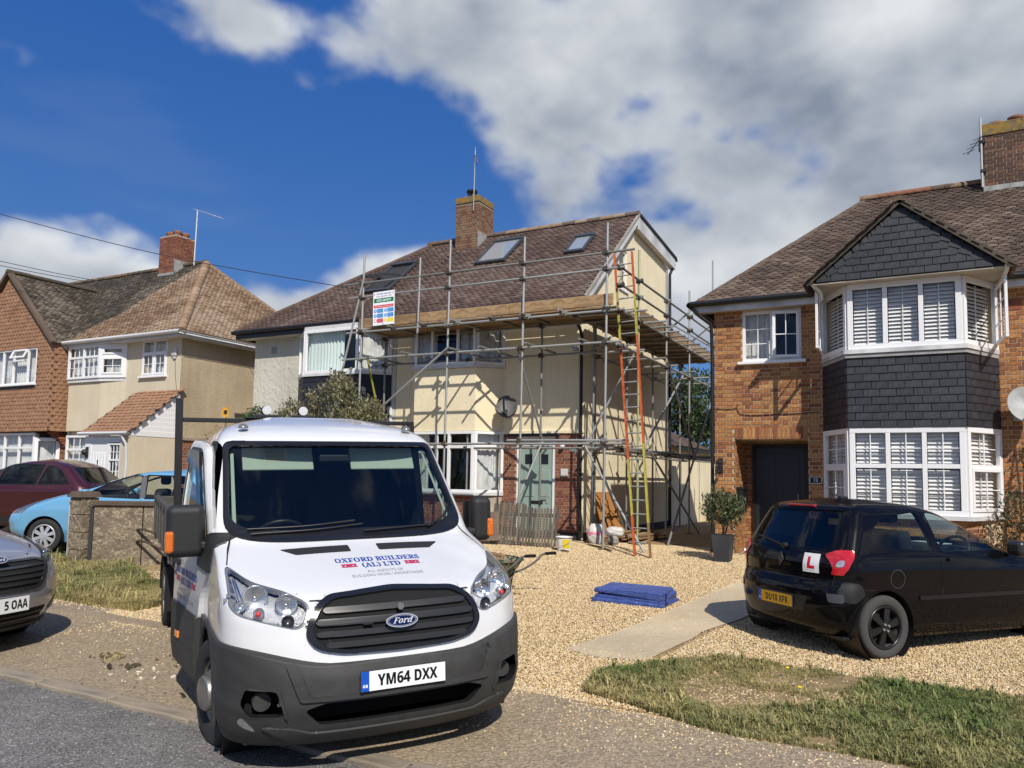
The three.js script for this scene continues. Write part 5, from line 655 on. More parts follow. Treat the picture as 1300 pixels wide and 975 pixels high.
dish('satellite_dish', 'pale grey satellite dish at right edge of brick house', [1.46, 2.84, -14.42], 0.25, S({ color: lin(0.42, 0.44, 0.43), roughness: 0.5, map: rep(G1, 2) }), 0.3, M.dark);
{ const o = local('tv_aerial', 'tall rod aerial on the brown chimney of the middle houses', 'aerial', [-11.0, 9.05, -18.08], 0); part(o, 'mast', merge([rod([0, 0, 0], [0.02, 1.75, 0], 0.017, 8), rod([0.02, 1.7, 0], [0.02, 1.85, 0], 0.008, 6)]), M.galv); part(o, 'boom', merge([rod([0.02, 1.62, 0.02], [0.24, 1.25, 0.2], 0.009, 6), ...[0.2, 0.45, 0.7, 0.95].map((f) => rod([0.02 + 0.22 * f - 0.07, 1.62 - 0.37 * f - 0.03, 0.2 * f - 0.1], [0.02 + 0.22 * f + 0.07, 1.62 - 0.37 * f + 0.03, 0.2 * f + 0.1], 0.004, 5))]), M.galvB); }
{ const o = local('tv_aerial', 'bent white aerial mast beside the red chimney on the left roof', 'aerial', [-21.93, 8.65, -17.7], 0); const wm = S({ color: lin(0.6, 0.62, 0.62), roughness: 0.5 }); part(o, 'mast', rod([-0.04, 0, 0], [0, 1.95, 0], 0.022, 8), wm); part(o, 'boom', merge([rod([-0.04, 1.95, 0], [1.36, 1.42, 0.15], 0.014, 6), ...[0.0, 0.12, 0.24, 0.36, 0.48, 0.6, 0.75, 0.95].map((f) => rod([1.4 * f - 0.04, 1.95 - 0.53 * f, -0.16 + 0.15 * f], [1.4 * f - 0.04, 1.95 - 0.53 * f, 0.16 + 0.15 * f], 0.006, 5))]), wm); part(o, 'cable', rod([-0.02, 0.9, 0], [-1.1, 1.05, 0], 0.008, 5), M.dark); }
{ const o = local('tv_aerial', 'dark aerial clamped to the side of the right-hand chimney', 'aerial', [1.2, 7.5, -17.5], 0); part(o, 'mast', rod([0, 0, 0], [0.0, 1.42, 0], 0.02, 8), S({ color: lin(0.5, 0.5, 0.5), roughness: 0.4 })); part(o, 'boom', merge([rod([0.02, 1.05, 0], [-0.25, 0.62, 0.25], 0.01, 6), ...[0.1, 0.35, 0.6, 0.85].map((f) => rod([-0.27 * f - 0.1, 1.05 - 0.43 * f, 0.25 * f - 0.08], [-0.27 * f + 0.1, 1.05 - 0.43 * f, 0.25 * f + 0.08], 0.006, 5)), rbx(-0.03, 0.08, 0.3, 0.36, -0.03, 0.03, 0.005, 1), rbx(-0.03, 0.08, 0.9, 0.96, -0.03, 0.03, 0.005, 1)]), M.dark); }
single('overhead_wire', tube([[-25.6, 9.57, -12.6], [-19.4, 7.85, -14.5], [-13.45, 6.62, -16.4]], 0.011, 40, 6), M.dark, 'black overhead wire running in from the left to the middle roof', 'wire');
single('overhead_wire', tube([[-25.1, 7.97, -12.9], [-24.4, 7.85, -14.6], [-23.3, 7.72, -16.4]], 0.010, 20, 6), M.dark, 'upper of two short black wires above the mossy gable', 'wire');
single('overhead_wire', tube([[-25.1, 7.83, -12.9], [-24.4, 7.75, -14.6], [-23.3, 7.66, -16.35]], 0.010, 20, 6), M.dark, 'lower of two short black wires above the mossy gable', 'wire');

// ---------- plants ----------
const leafG = (() => { const g = new THREE.BufferGeometry(); const p = [[0, 0, 0], [0.5, 0.42, 0.1], [0, 0.5, -0.06], [-0.5, 0.42, 0.1], [0, 1, 0.16]]; const pos = []; for (const t of [[0, 1, 2], [0, 2, 3], [1, 4, 2], [2, 4, 3]]) for (const i of t) pos.push(...p[i]); g.setAttribute('position', new THREE.Float32BufferAttribute(pos, 3)); g.computeVertexNormals(); return clean(g); })();
const leafM = P({ roughness: 0.55, side: THREE.DoubleSide, transmission: 0.25, thickness: 0 });
// leaves on twigs spread through clumps: clumps [x, y, z, rx, ry, rz, count]
function foliage(parent, name, clumps, size, cols, seed, wide = 0.5, hang = 0.2) {
  const r = rng(seed), m4 = [], col = [], q = new THREE.Quaternion(), e = new THREE.Euler();
  for (const [x, y, z, a, b, c, n] of clumps) for (let i = 0; i < n;) {
    let u = r() * 2 - 1, v = r() * 2 - 1, w = r() * 2 - 1, d = Math.hypot(u, v, w); if (d > 1 || d < 0.15) continue; if (r() > 0.35 + 0.65 * d) continue;
    if (fbm3(x + u * a * 3 / (a + 0.3), y + v * b * 3 / (b + 0.3), z + w * 2, seed % 7 + 3) < 0.40) { i += 0.35; continue; }
    const tw = 3 + Math.floor(r() * 4), bx0 = x + u * a, by0 = y + v * b, bz0 = z + w * c, az = r() * 6.28;
    for (let k = 0; k < tw; k++) { const s = size * (0.6 + 0.8 * r()); q.setFromEuler(e.set((r() - 0.5) * 2.2 + hang * 3, az + (r() - 0.5) * 3, (r() - 0.5) * 2)); m4.push(new THREE.Matrix4().compose(V(bx0 + (r() - 0.5) * size * 2.2, by0 + (r() - 0.5) * size * 2.2, bz0 + (r() - 0.5) * size * 2.2), q, V(s * wide, s, s * wide))); const cc = cols[Math.floor(r() * cols.length)], f = 0.7 + 0.6 * r(); col.push(lin(cc[0] * f, cc[1] * f, cc[2] * f)); i++; }
  }
  return instances(parent, name, leafG, leafM, m4, col, 'stuff');
}
const bark = mottled(lin(0.09, 0.065, 0.045));
function stems(parent, list) { for (const [pts, r] of list) part(parent, 'stem', tube(pts, r, 10, 6), bark); }
const GREEN = [[0.055, 0.095, 0.03], [0.07, 0.12, 0.035], [0.04, 0.07, 0.025], [0.10, 0.14, 0.05]];
{ const o = thing('shrub', 'tall variegated shrub growing in front of the navy boarded bay', 'shrub', [-11.6, 0.15, -13]);
  stems(o, [[[[-11.5, 0.1, -13], [-11.3, 1.5, -13], [-11.0, 3.2, -13]], 0.04], [[[-11.6, 0.1, -13], [-12.1, 1.6, -12.9], [-12.4, 3.0, -12.9]], 0.03], [[[-11.4, 0.1, -13], [-10.7, 1.5, -13], [-10.4, 2.9, -13.1]], 0.03], [[[-11.55, 0.1, -13], [-11.75, 1.8, -13], [-11.85, 3.2, -13]], 0.025]]);
  foliage(o, 'foliage', [[-11.05, 2.9, -13.0, 0.40, 0.72, 0.4, 1500], [-11.2, 3.45, -13, 0.28, 0.35, 0.3, 520], [-10.75, 2.5, -13.0, 0.7, 0.45, 0.5, 1300], [-10.45, 2.9, -13.1, 0.35, 0.28, 0.3, 560], [-11.9, 2.85, -12.9, 0.22, 0.6, 0.25, 560], [-12.55, 2.75, -12.9, 0.32, 0.45, 0.3, 800], [-12.8, 2.6, -12.85, 0.3, 0.2, 0.25, 240], [-11.5, 1.6, -13, 1.3, 0.8, 0.6, 2600], [-11.65, 3.4, -13, 0.16, 0.25, 0.2, 90]], 0.09, [[0.19, 0.20, 0.09], [0.28, 0.27, 0.15], [0.12, 0.135, 0.055], [0.38, 0.35, 0.22], [0.17, 0.14, 0.07]], 301, 0.42, 0.25); }
{ const o = thing('bush', 'dark green rounded bush beside the beige flank wall above the van roof', 'bush', [-13.6, 0.15, -12.6]); stems(o, [[[[-13.6, 0.1, -12.6], [-13.5, 1.2, -12.6], [-13.4, 2.5, -12.6]], 0.04]]); foliage(o, 'foliage', [[-13.35, 2.1, -12.6, 0.5, 0.85, 0.45, 2600], [-13.3, 2.75, -12.6, 0.25, 0.35, 0.25, 520], [-13.6, 1.2, -12.6, 0.8, 0.9, 0.5, 1200]], 0.07, [[0.05, 0.085, 0.02], [0.07, 0.11, 0.025], [0.035, 0.06, 0.015]], 303, 0.5, 0.1); }
{ const o = thing('bush', 'brownish low bush with seed heads next to the sunflower', 'bush', [-14.4, 0.1, -12.4]); stems(o, [[[[-14.3, 0.1, -12.4], [-14.2, 1.2, -12.4], [-14.1, 2.4, -12.4]], 0.03]]); foliage(o, 'foliage', [[-14.1, 2.2, -12.4, 0.5, 0.45, 0.4, 420], [-14.4, 1.3, -12.4, 0.7, 0.8, 0.4, 400]], 0.05, [[0.13, 0.085, 0.035], [0.16, 0.12, 0.05], [0.09, 0.10, 0.03]], 305, 0.45); }
{ const o = thing('sunflower', 'single yellow sunflower rising behind the white van roof', 'sunflower', [-13.9, 0.1, -12.0]); part(o, 'stem', tube([[-13.85, 0.1, -12.0], [-13.7, 1.5, -12.0], [-13.58, 2.86, -12.0]], 0.014, 14, 6), S({ color: lin(0.10, 0.15, 0.04), roughness: 0.8 }));
  const hd = part(o, 'disc', T(R(new THREE.CylinderGeometry(0.05, 0.05, 0.02, 16), Math.PI / 2), -13.57, 2.9, -11.96), S({ color: lin(0.04, 0.02, 0.01), roughness: 1 })); const pm = S({ color: lin(0.75, 0.38, 0.01), roughness: 0.7, side: THREE.DoubleSide }); for (let k = 0; k < 14; k++) { const a = (k / 14) * 6.283, g = leafG.clone(); g.scale(0.045, 0.1, 0.05); const m = part(hd, 'petal', g, pm); m.position.set(-13.57 + Math.sin(a) * 0.045, 2.9 + Math.cos(a) * 0.045, -11.955); m.rotation.z = -a; }
  foliage(o, 'leaves', [[-13.75, 1.6, -12, 0.25, 0.8, 0.25, 60]], 0.16, GREEN, 306, 0.7); }
{ const o = thing('potted_bay', 'small leafy evergreen in a tall grey square planter by the porch', 'potted plant', [-3.08, 0.19, -13.6]);
  part(o, 'planter', (() => { const g = new THREE.CylinderGeometry(0.235, 0.175, 0.46, 4, 1); g.rotateY(Math.PI / 4); const f = boxUV(T(g, -3.07, 0.42, -13.6)); f.computeVertexNormals(); return f; })(), S({ color: lin(0.065, 0.07, 0.075), roughness: 0.55, map: rep(G1, 1) })); part(o, 'soil', T(R(new THREE.CircleGeometry(0.2, 4), -Math.PI / 2, Math.PI / 4), -3.07, 0.655, -13.6), M.dark);
  stems(o, [[[[-3.07, 0.6, -13.6], [-3.06, 0.85, -13.6], [-3.08, 1.15, -13.6]], 0.02], [[[-3.05, 0.6, -13.6], [-2.98, 0.85, -13.58], [-2.95, 1.05, -13.55]], 0.014]]); foliage(o, 'foliage', [[-3.06, 1.08, -13.58, 0.36, 0.28, 0.34, 1150], [-3.18, 1.25, -13.6, 0.2, 0.14, 0.2, 220], [-2.92, 0.95, -13.55, 0.16, 0.2, 0.2, 220]], 0.075, [[0.06, 0.095, 0.03], [0.09, 0.13, 0.045], [0.13, 0.15, 0.07], [0.04, 0.06, 0.02]], 307, 0.4, 0.1); }
{ const o = thing('climbing_shrub', 'straggly climbing shrub against the brick wall right of the bay', 'shrub', [1.5, 0.2, -14.2]); stems(o, [[[[1.5, 0.15, -14.3], [1.42, 1.4, -14.5], [1.5, 2.6, -14.6]], 0.015], [[[1.55, 0.15, -14.3], [1.6, 1.2, -14.5], [1.46, 2.3, -14.62]], 0.012]]); foliage(o, 'foliage', [[1.38, 1.15, -14.1, 0.4, 0.35, 0.4, 800], [1.35, 0.75, -14.0, 0.5, 0.35, 0.4, 700], [1.52, 1.75, -14.5, 0.14, 0.4, 0.15, 110], [1.5, 2.2, -14.6, 0.08, 0.25, 0.1, 60]], 0.065, [[0.09, 0.075, 0.035], [0.08, 0.10, 0.035], [0.16, 0.13, 0.07], [0.05, 0.06, 0.025]], 309, 0.45, 0.3); }
function tree(label, x, z, h, w, seed, cols) { const o = thing('tree', label, 'tree', [x, 0.2, z]), r = rng(seed); part(o, 'trunk', merge([rod([x, 0.1, z], [x + 0.2, h * 0.5, z], 0.28, 9, 0.16), ...[0, 1, 2, 3, 4].map((k) => rod([x + 0.1, h * (0.25 + 0.05 * k), z], [x + Math.cos(k * 1.7) * w * 0.6, h * (0.55 + 0.07 * k), z + Math.sin(k * 1.7) * w * 0.6], 0.1, 7, 0.03))]), bark);
  const cl = []; for (let k = 0; k < 16; k++) { const a = r() * 6.28, d = Math.sqrt(r()) * w * 0.75, yy = h * (0.38 + 0.55 * r()); cl.push([x + Math.cos(a) * d, yy, z + Math.sin(a) * d, w * (0.28 + 0.2 * r()), h * (0.09 + 0.07 * r()), w * 0.35, 520]); } foliage(o, 'crown', cl, 0.2, cols, seed, 0.6); }
tree('dense green tree seen in the gap between the cream and brick houses', -10.2, -38, 6.8, 3.2, 401, GREEN); tree('paler tree further back whose edge shows beside the brick house wall', -8.2, -43, 6.6, 3.4, 403, [[0.09, 0.13, 0.045], [0.11, 0.15, 0.05], [0.07, 0.10, 0.035]]);
{ const o = thing('garage', 'low cream garage with white fascia at the end of the shaded drive', 'garage', [-8, 0.23, -32]); part(o, 'wall', merge([bx(-11, -5.5, 0.2, 2.45, -36, -30.5)]), creamM); part(o, 'fascia', bx(-11.2, -5.3, 2.45, 2.72, -36.2, -30.3), M.white); part(o, 'roof', bx(-11.1, -5.4, 2.72, 2.76, -36.1, -30.4), M.dark); part(o, 'door', merge([bx(-8.1, -5.7, 0.25, 1.6, -30.5, -30.46), ...[0, 1, 2, 3, 4, 5, 6, 7].map((k) => bx(-8.05 + k * 0.29, -7.8 + k * 0.29, 0.3, 1.55, -30.46, -30.44))]), mottled(lin(0.2, 0.2, 0.19))); }
{ const o = thing('shed', 'low lean-to roof with grey tiles against the rear of the cream house', 'lean-to', [-7, 0.2, -26]); part(o, 'wall', bx(-8.5, -6.5, 0.2, 2.6, -27, -22.2), creamM); part(o, 'roof', poly3([[-6.35, 2.55, -22.1], [-6.35, 2.55, -27.1], [-8.6, 3.6, -27.1], [-8.6, 3.6, -22.1]]), TL.mid[1]); part(o, 'gutter', gutterGeo([-6.3, 2.53, -27.1], [-6.3, 2.53, -22.1]), M.black); }
// ---------- things on the drive ----------
{ const o = thing('picket_fence', 'weathered grey picket panel propped in front of the sage green door', 'fence panel', [-7.1, 0.2, -13.85]), gm = tintSet([[0.20, 0.185, 0.155], [0.25, 0.23, 0.195], [0.16, 0.15, 0.125], [0.29, 0.265, 0.22]], { roughness: 0.95, map: rep(woodTex([1, 0.98, 0.95], [0.55, 0.52, 0.48], 221), 2, 0.8), bumpMap: rep(B1, 1, 5), bumpScale: 0.002 }), r = rng(71);
  for (let k = 0; k < 21; k++) { const x = -7.82 + k * 0.071, h = 0.78 + 0.05 * r() + 0.06 * Math.sin(k * 0.3), m = part(o, 'pale', extr([[-0.024, 0], [0.024, 0], [0.024, h - 0.02], [0.008, h], [-0.008, h], [-0.024, h - 0.02]], 0.016), gm[Math.floor(r() * 4)]); m.position.add(V(x, 0.215 + 0.02 * r(), -13.86 + 0.004 * r())); m.rotation.set(-0.12, 0, -0.035 + 0.03 * (r() - 0.5), 'YXZ'); }
  for (const y of [0.24, 0.62]) { const m = part(o, 'rail', rbx(-0.78, 0.78, -0.035, 0.035, -0.03, 0, 0.006, 1), gm[0]); m.position.add(V(-7.1, 0.2 + y, -13.87 - y * 0.12)); m.rotation.z = 0.012; } }
{ const o = local('board', 'plain brown board leaning at the left end of the picket panel', 'board', [-7.82, 0.28, -13.72], 0.06); const m = part(o, 'sheet', rbx(-0.24, 0.24, 0, 0.58, -0.012, 0.006, 0.003, 1), S({ color: lin(0.27, 0.195, 0.14), roughness: 0.8, map: rep(G1, 1) })); m.rotation.x = -0.1; m.rotation.z = 0.06; }
function bucket(name, label, p, r0, r1, h, mat, extra) { const o = local(name, label, 'bucket', p); part(o, 'body', clean(new THREE.LatheGeometry([[0.001, 0.004], [r0, 0], [r0 + 0.002, 0.01], [r1, h], [r1 + 0.012, h], [r1 + 0.012, h - 0.02], [r1 - 0.008, h - 0.004], [r0 - 0.006, 0.01], [0.001, 0.012]].map((q) => new THREE.Vector2(...q)), 28)), mat); part(o, 'handle', tube([[-r1, h - 0.03, 0], [-r1 * 0.8, h - 0.12, r1 * 0.75], [0, h - 0.16, r1 * 1.05], [r1 * 0.8, h - 0.12, r1 * 0.75], [r1, h - 0.03, 0]], 0.004, 20, 6), M.galv); if (extra) extra(o); }
bucket('bucket', 'white plastic tub with yellow label by the picket panel', [-6.08, gy(-13.6), -13.6], 0.125, 0.155, 0.27, M.upvc, (o) => part(o, 'label', clean(new THREE.CylinderGeometry(0.154, 0.137, 0.17, 12, 1, true, 0.2, 1.1).translate(0, 0.14, 0)), S({ color: lin(0.72, 0.55, 0.02), roughness: 0.5 })));
bucket('bucket', 'black builder bucket on the gravel behind the van headlight', [-5.12, gy(-9.4), -9.4], 0.11, 0.15, 0.26, M.black);
// wheelbarrow with timber offcuts in the tray
{ const o = local('wheelbarrow', 'battered green wheelbarrow standing on the gravel beside the van', 'wheelbarrow', [-5.24, gy(-9.3), -9.3], -0.12), green = S({ roughness: 0.6, map: tex(256, (u, v) => { const a = tfbm(u, v, 5, 5, 231), b = tfbm(u, v, 14, 4, 233); return b > 0.6 ? [0.62, 0.58, 0.5] : a > 0.62 ? [0.36, 0.27, 0.17] : [0.10 + 0.08 * a, 0.19 + 0.13 * a, 0.12 + 0.07 * a]; }, true, 2), bumpMap: rep(B1, 2), bumpScale: 0.003 });
  o.scale.setScalar(0.92); const top = [[-0.62, -0.30], [0.36, -0.31], [0.36, 0.31], [-0.62, 0.30]], bot = [[-0.30, -0.17], [0.24, -0.2], [0.24, 0.2], [-0.30, 0.17]], yt = [0.56, 0.5, 0.5, 0.56], q = [];
  for (let i = 0; i < 4; i++) { const j = (i + 1) % 4; q.push(poly3([[bot[i][0], 0.27, bot[i][1]], [top[i][0], yt[i], top[i][1]], [top[j][0], yt[j], top[j][1]], [bot[j][0], 0.27, bot[j][1]]])); } q.push(poly3(bot.map(([x, z]) => [x, 0.27, z])));
  part(o, 'tray', merge(q), green); part(o, 'rim', tube(top.map(([x, z], i) => [x, yt[i], z]), 0.012, 40, 6, true), green);
  const st = M.rust; for (const s of [-1, 1]) { part(o, 'handle', tube([[-0.95, 0.2, s * 0.06], [-0.5, 0.24, s * 0.15], [0.25, 0.3, s * 0.24], [0.62, 0.5, s * 0.27], [0.72, 0.6, s * 0.27], [0.92, 0.63, s * 0.27]], 0.017, 26, 8), M.galvB); part(o, 'grip', rod([0.78, 0.615, s * 0.27], [0.95, 0.635, s * 0.27], 0.023, 8), M.black); part(o, 'leg', tube([[-0.08, 0.27, s * 0.17], [0.05, 0.02, s * 0.2], [0.16, 0.02, s * 0.21], [0.22, 0.28, s * 0.22]], 0.013, 20, 6), M.galvB); }
  const w = part(o, 'wheel', clean(R(new THREE.TorusGeometry(0.15, 0.045, 10, 26), 0, 0)), M.black); w.position.set(-0.88, 0.195, 0); part(w, 'hub', merge([R(new THREE.CylinderGeometry(0.115, 0.115, 0.03, 18), Math.PI / 2), rod([0, 0, -0.08], [0, 0, 0.08], 0.012, 6)]), st); }
{ const wm = S({ color: lin(0.52, 0.36, 0.2), roughness: 0.9, map: rep(woodTex([1, 0.95, 0.88], [0.6, 0.5, 0.4], 241), 2, 1) }); [['pale timber offcut lying along the wheelbarrow rim', 0.5, [0.0, 0.535, 0.2], 0.05], ['second timber offcut across the wheelbarrow, behind the first', 0.62, [-0.1, 0.565, -0.05], -0.12], ['orange-brown scrap of wood heaped in the wheelbarrow', 0.3, [-0.2, 0.585, 0.06], 0.4]].forEach(([l, L, p, t], i) => { const m = single('timber_offcut', rbx(-L / 2, L / 2, -0.014, 0.014, -0.045, 0.045, 0.003, 1), i === 2 ? S({ color: lin(0.5, 0.24, 0.07), roughness: 0.9 }) : wm, l, 'timber'); m.position.set(-5.24 + p[0], gy(-9.3) + p[1] * 0.92 + 0.005, -9.3 + p[2]); m.rotation.y = t - 0.12; m.rotation.z = -0.03; }); }
// folded blue tarpaulin
{ const o = local('tarpaulin', 'folded blue tarpaulin lying on the gravel', 'tarpaulin', [-3.32, gy(-9.7), -9.72], -0.06), r = rng(81), tm = S({ roughness: 0.38, map: tex(512, (u, v) => { const w = 0.9 + 0.1 * (Math.sin(u * 512 * 0.8) * Math.sin(v * 512 * 0.8)), a = tfbm(u, v, 4, 5, 251); return [0.22 + 0.14 * a * w, 0.29 + 0.16 * a * w, 0.54 + 0.18 * a * w]; }), bumpMap: tex(256, (u, v) => tfbm(u, v, 5, 5, 253), false), bumpScale: 0.05, side: THREE.DoubleSide });
  for (let k = 0; k < 4; k++) { // stacked folds, each sagging and wrinkled
    const g = new RoundedBoxGeometry(0.95 - 0.02 * k + 0.03 * r(), 0.062, 0.62 - 0.03 * k, 8, 0.03), p = g.attributes.position; for (let i = 0; i < p.count; i++) { const x = p.getX(i), z = p.getZ(i), n = fbm3(x * 5 + k * 7, z * 5, k, 4) - 0.5, e = Math.max(Math.abs(x) / 0.48, Math.abs(z) / 0.3); p.setY(i, p.getY(i) + 0.13 * n - 0.026 * e * e * e); p.setZ(i, z + 0.10 * (fbm3(x * 4, k, 3, 3) - 0.5)); p.setX(i, x + 0.09 * (fbm3(z * 6, k, 9, 3) - 0.5)); }
    g.computeVertexNormals(); const m = part(o, 'fold', g, tm); m.position.set(0.015 * (r() - 0.5), 0.035 + k * 0.042, 0.012 * k * (r() - 0.3)); }
  part(o, 'strap', tube([[0.47, 0.02, 0.2], [0.52, 0.05, 0.24], [0.5, 0.12, 0.2], [0.46, 0.14, 0.1]], 0.01, 14, 6), S({ color: lin(0.03, 0.05, 0.2), roughness: 0.6 })); }
// materials heaped against the gable wall
function sack(label, p, s, mats, ry) { const g = new THREE.SphereGeometry(1, 28, 20), q = g.attributes.position; for (let i = 0; i < q.count; i++) { const x = q.getX(i), y = q.getY(i), z = q.getZ(i), n = fbm3(x * 2 + p[0] * 9, y * 2, z * 2, 4) - 0.5, f = 1 + 0.4 * n; q.setXYZ(i, Math.sign(x) * Math.pow(Math.abs(x), 0.75) * s[0] * f, Math.max(-0.85, y) * s[1] * f, Math.sign(z) * Math.pow(Math.abs(z), 0.8) * s[2] * f); } g.computeVertexNormals(); const o = local('bag', label, 'bag', p, ry); const m = part(o, 'sack', g, mats[0]); m.position.y = s[1] * 0.85; if (mats[1]) { const b = g.clone(); b.scale(1.012, 0.62, 1.012); const k = part(o, 'printed_band', b, mats[1]); k.position.y = s[1] * 0.95; } }
const plasticW = S({ color: lin(0.6, 0.58, 0.54), roughness: 0.45 });
sack('pink and white plastic bag slumped against the cream wall', [-6.0, 0.23, -15.05], [0.19, 0.22, 0.14], [plasticW, S({ color: lin(0.62, 0.2, 0.3), roughness: 0.45 })], 0.5); sack('crumpled white sack on top of the timber pile', [-5.72, 0.36, -15.4], [0.2, 0.12, 0.16], [plasticW], 0.2); sack('small grey sack at the foot of the timber pile', [-5.62, 0.23, -15.0], [0.12, 0.1, 0.1], [mottled(lin(0.4, 0.36, 0.32))], 0.9);
{ const pm = S({ color: lin(0.55, 0.30, 0.10), roughness: 0.85, map: rep(woodTex([1, 0.95, 0.9], [0.7, 0.6, 0.5], 261), 0.8, 0.6) }); [['taller orange plywood sheet leaning on the cream gable wall', -15.9, 1.08, 1.12, 0.36], ['shorter plywood sheet in front of the taller one', -16.1, 0.9, 0.9, 0.44]].forEach(([l, z, h, w, lean], i) => { const o = local('plywood_sheet', l, 'plywood', [-6.12 + i * 0.1, 0.24, z - w / 2], 0); const m = part(o, 'sheet', rbx(-0.009, 0.009, 0, h, -w / 2, w / 2, 0.002, 1), pm); m.rotation.z = lean * 0.8; }); }
{ const r = rng(91), wm = [[0.42, 0.30, 0.18], [0.33, 0.25, 0.17], [0.48, 0.38, 0.25], [0.25, 0.19, 0.13]].map((c, i) => S({ color: lin(...c), roughness: 0.95, map: rep(woodTex([1, 0.96, 0.9], [0.6, 0.52, 0.44], 271 + i), 1, 0.4) })), posn = ['bottom of the pile', 'second layer of the pile', 'on top of the pile', 'slipping off the pile'];
  for (let k = 0; k < 13; k++) { const L = 0.7 + 1.5 * r(), ly = Math.floor(k / 4), m = single('plank', rbx(-0.05 - 0.05 * r(), 0.06, -0.016, 0.016, -L / 2, L / 2, 0.004, 1), wm[Math.floor(r() * 4)], 'loose plank jumbled in the timber pile beside the cream gable wall', 'plank', 'planks in the timber pile'); m.position.set(-5.82 + (k % 4) * 0.17 + 0.08 * r(), 0.26 + ly * 0.05 + 0.02 * r(), -15.75 - 0.5 * r() - L * 0.2); m.rotation.set(0.05 * (r() - 0.5), 0.5 * (r() - 0.5), 0.2 * (r() - 0.5)); }
  for (const [x, z, L, t, l] of [[-5.72, -14.35, 0.75, 0.75, 'thin dark batten lying on the gravel left of the ladder'], [-5.35, -14.0, 0.6, 0.95, 'short broken batten near the ladder foot'], [-6.1, -13.5, 0.55, 0.6, 'dark stick lying by the white tub']]) { const m = single('batten', rbx(-L / 2, L / 2, 0, 0.025, -0.02, 0.02, 0.003, 1), wm[3], l, 'batten'); m.position.set(x, gy(z) + 0.015, z); m.rotation.y = -t; } }
// old garden wall with its gate pier on the left
{ const sm2 = [[0.36, 0.29, 0.20], [0.41, 0.335, 0.235], [0.32, 0.255, 0.175]].map((c, i) => S({ color: lin(...c), roughness: 1, map: rep(tex(256, (u, v) => { const a = tfbm(u, v, 5, 6, 281 + i * 5), b = tfbm(u, v, 20, 4, 283); return b > 0.62 ? 0.95 : 0.6 + 0.32 * a; }), 1.2), bumpMap: rep(tex(256, (u, v) => tfbm(u, v, 14, 5, 285), false), 1.4), bumpScale: 0.03 })), capM = S({ color: lin(0.13, 0.095, 0.07), roughness: 1, map: rep(G1, 2), bumpMap: rep(B1, 1), bumpScale: 0.012 });
  const o = thing('garden_wall', 'old rendered garden wall with stone gate pier and dark coping on the left', 'wall', [-12.4, 0.02, -8.6]), r = rng(95);
  for (let k = 0; k < 4; k++) part(o, 'pier_block', rbx(-13.0 + 0.004 * r(), -12.655 - 0.004 * r(), -0.08 + k * 0.298, 0.21 + k * 0.298, -8.5, -8.2 + 0.006 * r(), 0.012), sm2[Math.floor(r() * 3)]);
  part(o, 'pier_cap', (() => { const g = new THREE.CylinderGeometry(0.22, 0.285, 0.1, 4, 1); g.rotateY(Math.PI / 4); const f = boxUV(T(g, -12.828, 1.16, -8.35)); f.computeVertexNormals(); return f; })(), capM);
  const ang = Math.atan2(0.6, 0.8), pan = (u0, u1, y0, y1, d, m, n) => { const q = part(o, n, rbx(u0, u1, y0, y1, -d / 2, d / 2, 0.012), m); q.position.add(V(-12.62, 0, -8.4)); q.rotation.y = ang; };
  for (let k = 0; k < 3; k++) pan(0.03 + k * 0.8, 0.815 + k * 0.8, -0.1, 0.97 + 0.01 * r(), 0.2, sm2[k % 3], 'wall_panel'); pan(0, 2.45, 0.972, 1.05, 0.28, capM, 'coping'); pan(-0.045, 0.022, -0.1, 0.96, 0.17, M.dark, 'joint_strip'); }
{ const o = local('gate_post', 'slim white post on the far side of the stone gate pier', 'post', [-13.07, -0.04, -8.3]); part(o, 'shaft', rbx(-0.045, 0.045, 0, 1.1, -0.045, 0.045, 0.008), M.white); }
{ const r = rng(97); [['upper dark branch sticking out from the garden wall', 0.55], ['lower dark branch sticking out from the garden wall', 0.35]].forEach(([l, y], k) => single('branch', tube([[-11.95, y + 0.02, -8.75], [-11.7, y + 0.03, -8.72], [-11.4, y - 0.05, -8.75], [-11.15, y - 0.14, -8.8]], 0.02, 14, 6), bark, l, 'branch')); }
